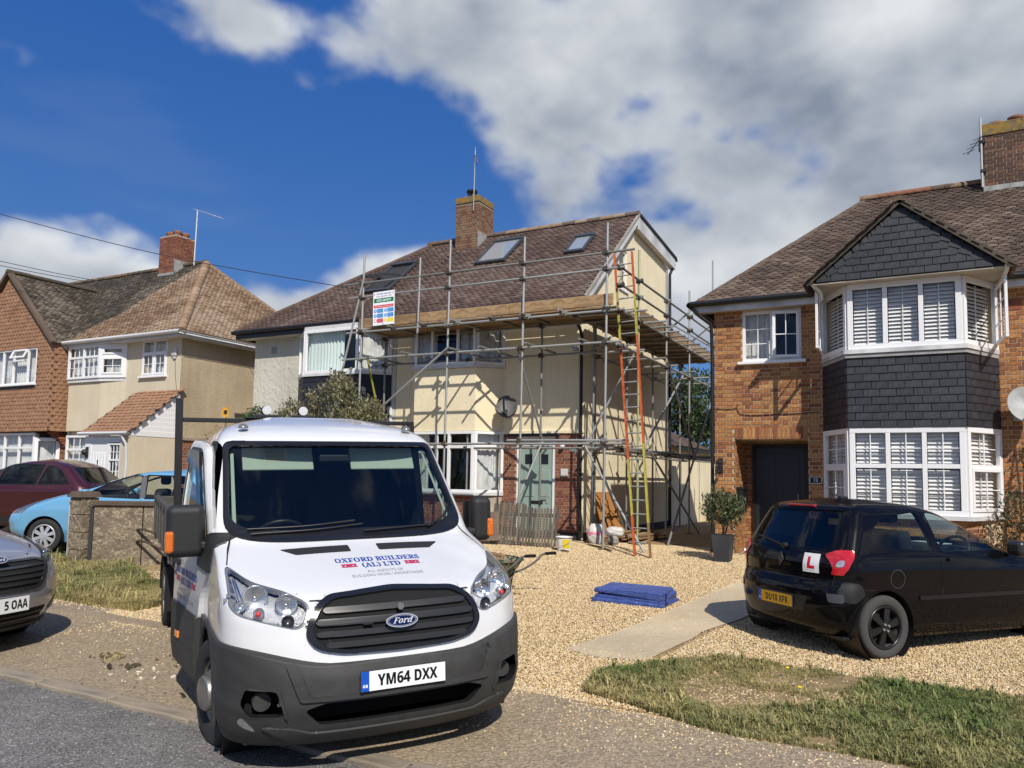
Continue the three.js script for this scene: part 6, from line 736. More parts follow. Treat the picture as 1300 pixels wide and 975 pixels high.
// crumbs of earth and stone dropped on the pavement
{ const r = rng(99), m4 = [], col = [], g = new THREE.IcosahedronGeometry(1, 0), e = new THREE.Euler(), q = new THREE.Quaternion(); const put = (x, z, s, c) => { q.setFromEuler(e.set(r() * 6, r() * 6, r() * 6)); m4.push(new THREE.Matrix4().compose(V(x, gy(z) + s * 0.4, z), q, V(s * (1 + r()), s * 0.7, s * (0.8 + 0.5 * r())))); col.push(lin(...c)); };
  const at = (cx, cz, n, sp, s, pal) => { for (let i = 0; i < n; i++) put(cx + (r() + r() - 1) * sp, cz + (r() + r() - 1) * sp * 0.7, s * (0.35 + r() * r() * 1.3), pal[Math.floor(r() * pal.length)]); };
  const D = [[0.07, 0.055, 0.03], [0.10, 0.08, 0.045], [0.05, 0.045, 0.025]], Y = [[0.35, 0.27, 0.12], [0.12, 0.09, 0.04], [0.26, 0.21, 0.1], [0.06, 0.05, 0.03]];
  at(-6.6, -4.62, 70, 0.24, 0.016, Y); at(-6.15, -4.5, 22, 0.12, 0.026, D); at(-5.8, -4.95, 60, 0.42, 0.017, D); at(-5.6, -5.1, 40, 0.2, 0.014, Y); at(-5.9, -4.35, 14, 0.5, 0.014, [[0.6, 0.55, 0.45]]); at(-5.3, -4.6, 60, 1.1, 0.009, [[0.5, 0.45, 0.36], [0.1, 0.08, 0.05]]); at(-3.2, -5.2, 70, 1.6, 0.008, [[0.5, 0.42, 0.3], [0.2, 0.16, 0.1]]);
  instances(null, 'debris', g, S({ roughness: 1 }), m4, col, 'stuff');
  single('leaf', T(R(leafG.clone().scale(0.05, 0.09, 0.1), -1.3, 1), -6.2, gy(-4.35) + 0.012, -4.35), S({ color: lin(0.035, 0.025, 0.015), roughness: 0.8, side: THREE.DoubleSide }), 'dark curled dead leaf lying on the pavement left of the van', 'leaf'); single('leaf', T(R(leafG.clone().scale(0.045, 0.07, 0.1), -1.2, 2.4), -4.98, gy(-4.15) + 0.012, -4.15), S({ color: lin(0.03, 0.02, 0.015), roughness: 0.8, side: THREE.DoubleSide }), 'small dark curled leaf on the pavement beside the van front wheel', 'leaf'); }
for (const [x, z, l] of [[-1.05, -7.0, 'upper yellow dandelion in the right-hand grass verge'], [-0.88, -6.45, 'lower yellow dandelion in the right-hand grass verge']]) { const o = local('dandelion', l, 'flower', [x, gy(z), z]); part(o, 'stem', rod([0, 0, 0], [0.005, 0.09, 0.01], 0.0025, 5), S({ color: lin(0.12, 0.18, 0.05) })); part(o, 'flower_head', T(clean(new THREE.SphereGeometry(0.017, 10, 6)).scale(1, 0.5, 1), 0.005, 0.092, 0.01), S({ color: lin(0.8, 0.6, 0.02), roughness: 0.8 })); }
// ---------- vehicles: bodies lofted from plan outlines, cut open for windows and wheels ----------
const evalr = new Evaluator(); evalr.attributes = ['position', 'normal', 'uv'];
const lut = (t) => (c) => { if (c <= t[0][0]) return t[0][1]; for (let i = 1; i < t.length; i++) if (c <= t[i][0]) { const [a, b] = [t[i - 1], t[i]]; return mix(a[1], b[1], (c - a[0]) / (b[0] - a[0])); } return t[t.length - 1][1]; };
function smoothLut(t, k = 0.012) { const f = lut(t); return (c) => (f(c - 2 * k) + 2 * f(c - k) + 2 * f(c) + 2 * f(c + k) + f(c + 2 * k)) / 8; }
// x = forward, y = up, z = to the right of the vehicle; cfg gives F, R, W, Sf, Sr as tables over height
function loft(cfg, d = 0, lo = cfg.lo, hi = cfg.hi, step = 0.022) {
  const nF = 18, nS = 18, nR = 12, rings = [], [F, Rr, W, Sf, Sr] = [cfg.F, cfg.R, cfg.W, cfg.Sf, cfg.Sr].map((t) => smoothLut(t)), hs = []; for (let c = lo; c < hi - 1e-6; c += c > cfg.dense ? step * 0.35 : step) hs.push(c); hs.push(hi);
  for (const c of hs) {
    const cc = c, f = F(cc) - d, r = Rr(cc) + d, w = W(cc) - d, sf = Math.min(Sf(cc), (f - r) * 0.48), sr = Math.min(Sr(cc), (f - r) * 0.48), half = [], am = (f + r) / 2, hl = (f - r) / 2, e = 2 / (cfg.nf ?? 2.4), e2 = 2 / (cfg.nr ?? 2.6), pl = (a) => 1 - (cfg.taper ?? 0.02) * ((a - am) / hl) ** 2;
    for (let i = 0; i <= nF; i++) { const t = (i / nF) * Math.PI / 2, a = f - sf + sf * Math.pow(Math.cos(t), e); half.push([a, w * Math.pow(Math.sin(t), e)]); }
    for (let i = 1; i < nS; i++) half.push([mix(f - sf, r + sr, i / nS), w]);
    for (let i = nR; i >= 0; i--) { const t = (i / nR) * Math.PI / 2; half.push([r + sr - sr * Math.pow(Math.cos(t), e2), w * Math.pow(Math.sin(t), e2)]); }
    for (const h of half) h[1] *= pl(h[0]);
    const ring = half.map(([a, b]) => [a, c, b]); for (let i = half.length - 2; i > 0; i--) ring.push([half[i][0], c, -half[i][1]]); rings.push(ring);
  }
  const n = rings[0].length, pos = [], idx = []; for (const g of rings) for (const p of g) pos.push(...p);
  for (let k = 0; k < rings.length - 1; k++) for (let i = 0; i < n; i++) { const a = k * n + i, b = k * n + ((i + 1) % n), c = a + n, e = b + n; idx.push(a, c, b, b, c, e); }
  const capAt = (k, up) => { const m = Math.floor(n / 2); for (let i = 0; i < m; i++) { const a = k * n + i, b = k * n + ((i + 1) % n), c = k * n + ((n - i) % n), e = k * n + ((n - i - 1) % n); if (i > 0) up ? idx.push(a, c, e) : idx.push(a, e, c); if (b !== e) up ? idx.push(a, e, b) : idx.push(a, b, e); } };
  capAt(0, false); capAt(rings.length - 1, true);
  const g = new THREE.BufferGeometry(); g.setAttribute('position', new THREE.Float32BufferAttribute(pos, 3)); g.setIndex(idx);
  { const p = g.attributes.position, ix = idx; let vol = 0; const a = V(), b = V(), c = V(); for (let i = 0; i < ix.length; i += 3) { a.fromBufferAttribute(p, ix[i]); b.fromBufferAttribute(p, ix[i + 1]); c.fromBufferAttribute(p, ix[i + 2]); vol += a.dot(V().crossVectors(b, c)); } if (vol < 0) { for (let i = 0; i < ix.length; i += 3) [ix[i + 1], ix[i + 2]] = [ix[i + 2], ix[i + 1]]; g.setIndex(ix); } }
  g.computeVertexNormals(); { const uv = new Float32Array(pos.length / 3 * 2); for (let i = 0; i < pos.length / 3; i++) { uv[i * 2] = pos[i * 3] * 0.8 + pos[i * 3 + 2]; uv[i * 2 + 1] = pos[i * 3 + 1] * 1.2 + pos[i * 3] * 0.3; } g.setAttribute('uv', new THREE.BufferAttribute(uv, 2)); } return g;
}
function cut(base, mats, tools) { let a = new Brush(base, mats[0]); a.updateMatrixWorld(); for (const [g, m] of tools) { const gg = g.index ? g : mergeVertices(clean(g)); if (!gg.attributes.uv) gg.setAttribute('uv', new THREE.BufferAttribute(new Float32Array(gg.attributes.position.count * 2), 2)); const b = new Brush(gg, m); b.updateMatrixWorld(); a = evalr.evaluate(a, b, SUBTRACTION); } return a; }
const AX = { left: ['z', -1], right: ['z', 1], front: ['x', 1], rear: ['x', -1], top: ['y', 1] };
// prism of a polygon drawn in the view along an axis, between two depths
function prism(axis, poly, d0, d1) { const s = new THREE.Shape(poly.map((p) => new THREE.Vector2(...p))), g = new THREE.ExtrudeGeometry(s, { depth: d1 - d0, bevelEnabled: false }); T(g, 0, 0, d0); const k = AX[axis][0]; if (k === 'x') { const p = g.attributes.position; for (let i = 0; i < p.count; i++) { const [s0, c, dd] = [p.getX(i), p.getY(i), p.getZ(i)]; p.setXYZ(i, dd, c, s0); } const q = g.index ? g.index.array : null; if (q) for (let i = 0; i < q.length; i += 3) [q[i + 1], q[i + 2]] = [q[i + 2], q[i + 1]]; else for (const nme of Object.keys(g.attributes)) { const at = g.attributes[nme], z = at.itemSize; for (let i = 0; i < at.count; i += 3) for (let j = 0; j < z; j++) { const t = at.array[(i + 1) * z + j]; at.array[(i + 1) * z + j] = at.array[(i + 2) * z + j]; at.array[(i + 2) * z + j] = t; } } g.computeVertexNormals(); } return g; }
function rnd(poly, r = 0.03, n = 4) { const o = []; poly.forEach((p, i) => { const a = poly[(i + poly.length - 1) % poly.length], b = poly[(i + 1) % poly.length], rr = p[2] ?? r, la = Math.hypot(a[0] - p[0], a[1] - p[1]), lb = Math.hypot(b[0] - p[0], b[1] - p[1]), ra = Math.min(rr, la * 0.45), rb = Math.min(rr, lb * 0.45), A = [mix(p[0], a[0], ra / la), mix(p[1], a[1], ra / la)], B = [mix(p[0], b[0], rb / lb), mix(p[1], b[1], rb / lb)]; for (let k = 0; k <= n; k++) { const t = k / n; o.push([(1 - t) ** 2 * A[0] + 2 * t * (1 - t) * p[0] + t * t * B[0], (1 - t) ** 2 * A[1] + 2 * t * (1 - t) * p[1] + t * t * B[1]]); } }); return o; }
const flip = (poly) => poly.map(([a, b, c]) => (c === undefined ? [-a, b] : [-a, b, c])).reverse();
// a panel draped on the body: polygon in the view along axis (side: x, y; front and rear: z, y; top: x, z)
function drape(bvh, axis, poly, o = {}) {
  const { off = 0.003, skirt = 0.012, sub = 3, hole } = o, [k, sg] = AX[axis], pts = poly.map((p) => new THREE.Vector2(p[0], p[1])), hs = hole ? [hole.map((p) => new THREE.Vector2(p[0], p[1]))] : [];
  if (THREE.ShapeUtils.isClockWise(pts)) pts.reverse(); if (hs[0] && !THREE.ShapeUtils.isClockWise(hs[0])) hs[0].reverse();
  let vs = [...pts, ...(hs[0] ?? [])], tri = THREE.ShapeUtils.triangulateShape(pts, hs); const edges = (l, s) => l.map((_, i) => [s + i, s + ((i + 1) % l.length)]); let rim = [...edges(pts, 0), ...(hs[0] ? edges(hs[0], pts.length) : [])];
  for (let q = 0; q < sub; q++) { const mid = new Map(), M2 = (a, b) => { const key = a < b ? a * 1e6 + b : b * 1e6 + a; if (!mid.has(key)) { mid.set(key, vs.length); vs.push(vs[a].clone().add(vs[b]).multiplyScalar(0.5)); } return mid.get(key); }; tri = tri.flatMap(([a, b, c]) => { const d = M2(a, b), e = M2(b, c), f = M2(c, a); return [[a, d, f], [d, b, e], [f, e, c], [d, e, f]]; }); rim = rim.flatMap(([a, b]) => { const m = M2(a, b); return [[a, m], [m, b]]; }); }
  const ray = new THREE.Ray(), P3 = vs.map((v) => { const far = 9; ray.origin.set(k === 'x' ? sg * far : v.x, k === 'y' ? far : v.y, k === 'z' ? sg * far : k === 'x' ? v.x : v.y); if (k === 'y') ray.origin.set(v.x, far, v.y); ray.direction.set(0, 0, 0); ray.direction[k] = -sg; const h = bvh.raycastFirst(ray, THREE.DoubleSide); return h ? [h.point.clone().addScaledVector(h.face.normal.dot(ray.direction) > 0 ? h.face.normal.clone().negate() : h.face.normal, off), h] : null; });
  const pos = [], uv = [], idx = []; let x0 = 1e9, x1 = -1e9, y0 = 1e9, y1 = -1e9; for (const v of vs) { x0 = Math.min(x0, v.x); x1 = Math.max(x1, v.x); y0 = Math.min(y0, v.y); y1 = Math.max(y1, v.y); }
  vs.forEach((v, i) => { const p = P3[i] ? P3[i][0] : V(0, -99, 0); pos.push(p.x, p.y, p.z); let u = (v.x - x0) / (x1 - x0), w = (v.y - y0) / (y1 - y0); if (axis === 'front' || axis === 'left') u = 1 - u; if (axis === 'top') { [u, w] = [1 - w, 1 - u]; } if (o.uvm) { u = v.x; w = v.y; } uv.push(u, w); });
  const ok = (t) => t.every((i) => P3[i]); for (const t of tri) if (ok(t)) idx.push(...t);
  { const a = V(...pos.slice(idx[0] * 3, idx[0] * 3 + 3)), b = V(...pos.slice(idx[1] * 3, idx[1] * 3 + 3)), c = V(...pos.slice(idx[2] * 3, idx[2] * 3 + 3)), n = b.sub(a).cross(c.sub(a)); if (n[k] * sg < 0) for (let i = 0; i < idx.length; i += 3) [idx[i + 1], idx[i + 2]] = [idx[i + 2], idx[i + 1]]; }
  const g = new THREE.BufferGeometry(); g.setAttribute('position', new THREE.Float32BufferAttribute(pos, 3)); g.setAttribute('uv', new THREE.Float32BufferAttribute(uv, 2)); g.setIndex(idx); g.computeVertexNormals();
  if (!skirt) return clean(g);
  const sp = [], nn = g.attributes.normal; for (const [a, b] of rim) { if (!P3[a] || !P3[b]) continue; const A = P3[a][0], B = P3[b][0], na = V().fromBufferAttribute(nn, a).multiplyScalar(-skirt), A2 = A.clone().add(na), B2 = B.clone().add(na); for (const q of [A, A2, B, B, A2, B2]) sp.push(q.x, q.y, q.z); }
  const s = new THREE.BufferGeometry(); s.setAttribute('position', new THREE.Float32BufferAttribute(sp, 3)); s.computeVertexNormals(); return merge([g, s]);
}
function seam(bvh, axis, line, w = 0.006, o = {}) { // a narrow gap line drawn along the body
  const L = []; for (let i = 0; i < line.length - 1; i++) { const n = Math.max(1, Math.ceil(Math.hypot(line[i + 1][0] - line[i][0], line[i + 1][1] - line[i][1]) / 0.05)); for (let k = 0; k < n; k++) L.push([mix(line[i][0], line[i + 1][0], k / n), mix(line[i][1], line[i + 1][1], k / n)]); } L.push(line[line.length - 1]);
  const A = [], B = []; L.forEach((p, i) => { const q = L[Math.min(L.length - 1, i + 1)], s = L[Math.max(0, i - 1)], dx = q[0] - s[0], dy = q[1] - s[1], l = Math.hypot(dx, dy) || 1; A.push([p[0] - (dy / l) * w / 2, p[1] + (dx / l) * w / 2]); B.unshift([p[0] + (dy / l) * w / 2, p[1] - (dx / l) * w / 2]); });
  return drape(bvh, axis, [...A, ...B], { off: 0.0012, skirt: 0, sub: 0, ...o });
}
const tyreM = S({ color: lin(0.022, 0.022, 0.023), roughness: 0.85, bumpMap: rep(B1, 3, 1), bumpScale: 0.002 }), tyreDusty = S({ color: lin(0.055, 0.053, 0.05), roughness: 0.95 }), alloy = S({ color: lin(0.52, 0.53, 0.54), roughness: 0.32, metalness: 0.7 });
// a wheel: tyre with rim, spokes and hub; dir is the outward side along z
function wheel(parent, p, r, w, rr, dir, o = {}) {
  const prof = [[rr, -w * 0.42], [rr + 0.012, -w * 0.5], [r - 0.035, -w * 0.53], [r - 0.012, -w * 0.46], [r, -w * 0.34], [r, w * 0.34], [r - 0.012, w * 0.46], [r - 0.035, w * 0.53], [rr + 0.012, w * 0.5], [rr, w * 0.42], [rr - 0.02, w * 0.3], [rr - 0.02, -w * 0.42], [rr, -w * 0.42]].map((q) => new THREE.Vector2(...q));
  const t = part(parent, 'wheel', clean(R(new THREE.LatheGeometry(prof, 40), Math.PI / 2)), o.tyre ?? tyreM); t.position.set(...p); t.rotation.y = o.steer ?? 0;
  const f = (z) => dir * w * z, mt = o.mat ?? alloy;
  part(t, 'brake_disc', T(R(new THREE.CylinderGeometry(rr - 0.02, rr - 0.02, 0.02, 28), Math.PI / 2), 0, 0, f(0.05)), o.back ?? M.dark);
  if (o.van) { // dished steel wheel with a protruding hub
    const s = dir, l = (q) => { const g = new THREE.LatheGeometry(q.map((a) => new THREE.Vector2(...a)), 36); R(g, s * Math.PI / 2); return clean(g); };
    part(t, 'rim', l([[rr - 0.015, w * 0.42], [rr - 0.02, w * 0.2], [0.15, w * 0.30], [0.14, w * 0.44], [0.125, w * 0.52], [0.0, w * 0.52]]), mt); part(t, 'hub_cap', l([[0.115, w * 0.5], [0.112, w * 0.68], [0.10, w * 0.76], [0.0, w * 0.79]]), mt);
    for (let k = 0; k < 10; k++) { const a = (k / 10) * 6.283; part(t, 'vent_hole', T(R(new THREE.CylinderGeometry(0.022, 0.022, 0.02, 10), Math.PI / 2), Math.cos(a) * 0.172, Math.sin(a) * 0.172, s * w * 0.28), M.black); }
    return t;
  }
  part(t, 'rim', clean(T(new THREE.TorusGeometry(rr - 0.012, 0.014, 8, 40), 0, 0, f(0.42))), mt);
  const n = o.spokes ?? 5; for (let k = 0; k < n; k++) { const g = new THREE.BoxGeometry(rr - 0.03, o.sw ?? 0.035, 0.02); const q = g.attributes.position; for (let i = 0; i < q.count; i++) { const x = q.getX(i) > 0; q.setY(i, q.getY(i) * (x ? o.flare ?? 1.3 : 0.8) + (x ? o.twist ?? 0 : 0)); if (!x) q.setZ(i, q.getZ(i) + dir * 0.012); } g.computeVertexNormals(); T(g, (rr - 0.03) / 2 + 0.01, 0, f(0.36)); const s = part(t, 'spoke', clean(g), mt); s.rotation.z = (k / n) * 6.283 + 0.3; }
  part(t, 'hub', clean(T(R(new THREE.CylinderGeometry(0.05, 0.055, 0.03, 18), dir * Math.PI / 2), 0, 0, f(0.42))), mt); if (o.nuts) for (let k = 0; k < 4; k++) part(t, 'wheel_nut', T(R(new THREE.CylinderGeometry(0.011, 0.011, 0.03, 6), Math.PI / 2), Math.cos(k * 1.571 + 0.5) * 0.034, Math.sin(k * 1.571 + 0.5) * 0.034, f(0.48)), alloy);
  return t;
}
const archCut = (x, y, r, z0, z1) => T(R(new THREE.CylinderGeometry(r, r, z1 - z0, 36), Math.PI / 2), x, y, (z0 + z1) / 2);
function plateTex(text, bg, gb) { return canvasTex(1040, 222, (c, w, h) => { c.fillStyle = bg; c.fillRect(0, 0, w, h); if (gb) { c.fillStyle = '#1450b4'; c.fillRect(0, 0, 96, h); c.fillStyle = '#fff'; c.font = 'bold 46px sans-serif'; c.textAlign = 'center'; c.fillText('GB', 48, 180); c.strokeStyle = '#e8c81e'; c.lineWidth = 5; c.beginPath(); c.arc(48, 86, 26, 0, 7); } c.fillStyle = '#0c0c0d'; c.textAlign = 'center'; c.font = 'bold 178px sans-serif'; c.save(); if (text[0] === '>') { text = text.slice(1); c.translate(w - 30 - c.measureText(text).width * 0.43, 174); } else c.translate((gb ? 96 + w : w) / 2, 174); c.scale(0.86 * Math.min(1, (w - (gb ? 150 : 50)) / (0.86 * c.measureText(text).width)), 1.0); c.lineWidth = 6; c.strokeStyle = '#0c0c0d'; c.strokeText(text, 0, 0); c.fillText(text, 0, 0); c.restore(); }); }
function plate(parent, tex2, p, ry, tilt = 0, w = 0.52) { const m = part(parent, 'number_plate', rbx(-w / 2 - 0.004, w / 2 + 0.004, -0.06, 0.06, -0.008, 0, 0.003, 1), M.dark); m.position.set(...p); m.rotation.set(tilt, ry, 0, 'YXZ'); part(m, 'plate_face', T(new THREE.PlaneGeometry(w, 0.111), 0, 0, 0.0018), S({ map: tex2, roughness: 0.35 })); return m; }
const ovalTex = canvasTex(512, 220, (c, w, h) => { c.fillStyle = '#c9ced4'; c.fillRect(0, 0, w, h); c.fillStyle = '#0e2250'; c.beginPath(); c.ellipse(w / 2, h / 2, w * 0.47, h * 0.44, 0, 0, 7); c.fill(); c.strokeStyle = '#c9ced4'; c.lineWidth = 6; c.beginPath(); c.ellipse(w / 2, h / 2, w * 0.43, h * 0.38, 0, 0, 7); c.stroke(); c.fillStyle = '#e6e9ec'; c.font = 'italic bold 128px serif'; c.textAlign = 'center'; c.save(); c.translate(w / 2, h * 0.68); c.transform(1, 0, -0.18, 1, 0, 0); c.fillText('Ford', 0, 0); c.restore(); });
function badge(parent, p, ry, w, tilt = 0) { const g = new THREE.CylinderGeometry(0.5, 0.5, 0.1, 40); const m = part(parent, 'badge', clean(R(g.clone(), Math.PI / 2).scale(w, w * 0.4, 0.1)), S({ color: lin(0.6, 0.62, 0.64), metalness: 0.9, roughness: 0.2 })); m.position.set(...p); m.rotation.set(tilt, ry, 0, 'YXZ'); part(m, 'emblem', T(new THREE.CircleGeometry(0.49, 40).scale(w, w * 0.4, 1), 0, 0, 0.0062), S({ map: ovalTex, roughness: 0.25, metalness: 0.3 })); return m; }
const carGlass = P({ color: lin(0.72, 0.80, 0.76), transmission: 1, thickness: 0, roughness: 0.01, ior: 1.5 }), tinted = P({ color: lin(0.13, 0.15, 0.15), transmission: 1, thickness: 0, roughness: 0.01, ior: 1.5 });
const paint = (c, o = {}) => P({ color: lin(...c), roughness: o.r ?? 0.35, metalness: o.m ?? 0, clearcoat: 1, clearcoatRoughness: 0.04 });
const trim = S({ color: lin(0.016, 0.0165, 0.017), roughness: 0.6, bumpMap: rep(B1, 30), bumpScale: 0.0006 }), chrome = S({ color: lin(0.8, 0.8, 0.8), roughness: 0.12, metalness: 1 }), clearLens = P({ color: 0xffffff, transmission: 1, thickness: 0, roughness: 0.02, clearcoat: 1 }), cabin = S({ color: lin(0.025, 0.026, 0.028), roughness: 0.9 }), seatM = S({ color: lin(0.03, 0.031, 0.035), roughness: 1, map: rep(G1, 3) });
function seat(parent, x, z, w, y = 0.35) { const b = rbx(x - 0.24, x + 0.26, y, y + 0.2, z - w / 2, z + w / 2, 0.06, 3), k = rbx(-0.07, 0.08, 0, 0.62, -w / 2, w / 2, 0.06, 3); k.rotateZ(0.22); T(k, x - 0.28, y + 0.14, z); const s = part(parent, 'seat', merge([b, k]), seatM); const h = rbx(-0.05, 0.06, 0, 0.2, -0.13, 0.13, 0.05, 3); part(s, 'headrest', T(h, x - 0.44, y + 0.82, z), seatM); }
function steering(parent, x, y, z, tilt = 0.5) { const m = part(parent, 'steering_wheel', clean(merge([R(new THREE.TorusGeometry(0.19, 0.016, 10, 32), 0, Math.PI / 2), rod([0, 0, -0.17], [0, 0, 0.17], 0.018, 6), rod([0, 0, 0], [0, -0.17, 0], 0.018, 6), R(new THREE.CylinderGeometry(0.06, 0.07, 0.05, 16), 0, 0, Math.PI / 2)])), M.black); m.position.set(x, y, z); m.rotation.z = -tilt; }

// ---------- the white dropside van ----------
{
  const g = local('dropside_van', 'white dropside builder van parked across the kerb with its driver door ajar', 'van', [-3.61, -0.161, -4.452]);
  const th = 0.609, pt = -0.015, rl = 0.029, fw = V(Math.cos(th) * Math.cos(pt), Math.sin(pt), Math.sin(th) * Math.cos(pt)), lf = V().crossVectors(V(0, 1, 0), fw).normalize(), up = V().crossVectors(fw, lf), l2 = lf.clone().multiplyScalar(Math.cos(rl)).addScaledVector(up, Math.sin(rl)), u2 = up.clone().multiplyScalar(Math.cos(rl)).addScaledVector(lf, -Math.sin(rl));
  g.quaternion.setFromRotationMatrix(new THREE.Matrix4().makeBasis(fw, u2, l2.clone().negate()));
  const white = P({ color: lin(0.76, 0.77, 0.78), roughness: 0.3, clearcoat: 1, clearcoatRoughness: 0.05, map: rep(tex(512, (u, v) => { const a = tfbm(u, v, 4, 6, 311), c = tnoise(u, v, 128, 317), k = 0.93 + 0.07 * a - (c > 0.985 ? 0.35 : 0); return [k, k * 0.995, k * (0.975 + 0.02 * a)]; }), 0.6), roughnessMap: rep(tex(256, (u, v) => 0.6 + 0.4 * tfbm(u, v, 6, 5, 319), false), 1) }), grey = S({ color: lin(0.052, 0.053, 0.054), roughness: 0.62, map: rep(tex(512, (u, v) => { const a = tfbm(u, v, 5, 6, 321), b = tfbm(u, v, 24, 4, 323), c = tnoise(u, v, 128, 327), k = 0.72 + 0.26 * a + 0.2 * (b - 0.5) + (c > 0.98 ? 0.5 : 0); return [k, k * 0.985, k * 0.96]; }), 0.8), bumpMap: rep(B1, 20), bumpScale: 0.0008 });
  const cfg = { lo: 0.55, hi: 2.225, dense: 2.06, nf: 2.55, nr: 5, taper: 0.015,
    F: [[0.2, 0.88], [0.3, 0.97], [0.45, 1.03], [0.62, 1.03], [0.7, 1.005], [0.8, 0.99], [0.92, 0.965], [1.0, 0.92], [1.05, 0.85], [1.10, 0.70], [1.18, 0.43], [1.26, 0.17], [1.305, 0.05], [2.0, -0.62], [2.05, -0.69], [2.1, -0.80], [2.14, -0.93], [2.17, -1.08], [2.20, -1.24], [2.225, -1.42]],
    R: [[0.2, -1.72], [2.05, -1.72], [2.15, -1.71], [2.225, -1.64]],
    W: [[0.2, 0.93], [0.3, 0.97], [0.45, 0.99], [0.7, 0.985], [0.9, 0.985], [1.1, 0.975], [1.25, 0.96], [1.4, 0.948], [1.6, 0.928], [1.9, 0.89], [2.0, 0.868], [2.06, 0.835], [2.1, 0.795], [2.14, 0.74], [2.17, 0.65], [2.20, 0.52], [2.225, 0.34]],
    Sf: [[0.2, 0.50], [0.5, 0.58], [0.9, 0.52], [1.0, 0.47], [1.08, 0.38], [1.15, 0.28], [1.24, 0.22], [1.3, 0.26], [1.4, 0.24], [2.0, 0.22], [2.19, 0.3]], Sr: [[0, 0.06], [2.3, 0.08]] };
  const solid = loft(cfg), bvh = new MeshBVH(solid.clone()), inner = loft({ ...cfg, F: cfg.F.map(([c, f]) => [c, c > 1.28 ? f : Math.min(f, 0.05)]) }, 0.055, 0.62, 2.13);
  const wsO = rnd([[-0.845, 1.425, 0.1], [-0.66, 1.365, 0.3], [0.66, 1.365, 0.3], [0.845, 1.425, 0.1], [0.795, 1.965, 0.06], [-0.795, 1.965, 0.06]], 0.08, 5);
  const doorO = rnd([[-0.20, 1.38, 0.05], [-0.735, 2.0, 0.12], [-1.2, 2.015, 0.08], [-1.24, 0.75, 0.03], [-0.36, 0.75, 0.03], [-0.30, 0.95, 0.1], [-0.12, 1.12, 0.1]], 0.06, 4), winO = rnd([[-0.28, 1.34, 0.04], [-0.765, 1.925, 0.1], [-1.13, 1.94, 0.05], [-1.15, 1.27, 0.05], [-0.62, 1.2, 0.1], [-0.45, 1.25, 0.1]], 0.05, 4);
  const hlQ = (s, k = 1) => { const q = [[0.505, 1.015, 0.05], [0.545, 0.905, 0.05], [0.60, 0.88, 0.03], [0.90, 0.955, 0.03], [0.94, 1.0, 0.03], [0.925, 1.175, 0.02], [0.905, 1.19, 0.02], [0.80, 1.12, 0.05], [0.62, 1.075, 0.05]].map(([a, b, c]) => [0.73 + (a - 0.73) * k, 1.02 + (b - 1.02) * k, c]); return rnd(s > 0 ? q : flip(q), 0.03, 4); };
  const body = cut(solid, [white], [[prism('front', hlQ(1), 0.1, 1.3), M.black], [prism('front', hlQ(-1), 0.1, 1.3), M.black], [inner, cabin], [prism('front', wsO, -0.98, 0.6), M.black], [prism('left', winO, -1.2, -0.5), M.black], [prism('right', doorO, 0.5, 1.2), white], [archCut(0, 0.35, 0.44, 0.45, 1.3), M.black], [archCut(0, 0.35, 0.44, -1.3, -0.45), M.black]]);
  part(g, 'cab', body.geometry, body.material);
  // grey lower bumper and side cladding
  const low = { ...cfg, W: cfg.W.map(([c, w]) => [c, w + 0.012]), F: cfg.F.map(([c, f]) => [c, f + 0.014]), R: [[0, -1.70], [3, -1.70]] }, warp = (q) => { const p = q.attributes.position; for (let i = 0; i < p.count; i++) { const y = p.getY(i); p.setY(i, y + 0.10 * sstep(0.45, 1.0, Math.abs(p.getZ(i))) * sstep(0.55, 0.69, y)); } q.computeVertexNormals(); return q; }, lowS = warp(loft(low, 0, 0.21, 0.69)), lowB = new MeshBVH(lowS.clone());
  const lowC = cut(lowS, [grey], [[loft(low, 0.05, 0.1, 0.75), M.black], [archCut(0, 0.35, 0.425, 0.4, 1.3), grey], [archCut(0, 0.35, 0.425, -1.3, -0.4), grey], [prism('front', rnd([[-0.56, 0.44], [-0.47, 0.345], [0.47, 0.345], [0.56, 0.44], [0.45, 0.475], [-0.45, 0.475]], 0.03), 0.8, 1.3), M.black], ...[1, -1].map((s) => [prism('front', rnd(s > 0 ? [[0.66, 0.41], [0.70, 0.55], [0.86, 0.57], [0.89, 0.47], [0.84, 0.40]] : flip([[0.66, 0.41], [0.70, 0.55], [0.86, 0.57], [0.89, 0.47], [0.84, 0.40]]), 0.03), 0.66, 1.3), M.black]), [prism('right', [[-0.375, 0.30], [-0.365, 0.9], [-1.235, 0.9], [-1.235, 0.30]], 0.7, 1.3), grey]]);
  part(g, 'bumper', lowC.geometry, lowC.material);
  part(g, 'underside', rbx(-1.68, 0.7, 0.2, 0.24, -0.85, 0.85, 0.01), M.black); part(g, 'arch_liner', merge([-1, 1].map((s) => { const c = new THREE.CylinderGeometry(0.425, 0.425, 0.42, 30, 1, true); R(c, Math.PI / 2); return T(c, 0, 0.35, s * 0.72); })), M.black);
  for (const s of [-1, 1]) part(g, 'arch_trim', (() => { const a = new THREE.TorusGeometry(0.435, 0.028, 8, 40, Math.PI * 1.12); a.rotateZ(-0.18); a.scale(1, 1, 0.6); return clean(T(a, 0, 0.35, s * 0.985)); })(), grey);
  // bumper features: intake, fog lamp pockets, skid lip
  const dr = (axis, poly, o) => drape(axis === 'lowfront' ? lowB : bvh, axis === 'lowfront' ? 'front' : axis, poly, o);
  part(g, 'intake_back', rbx(0.70, 0.72, 0.3, 0.62, -0.85, 0.85, 0.005, 1), S({ color: lin(0.004, 0.004, 0.004), roughness: 1 }));
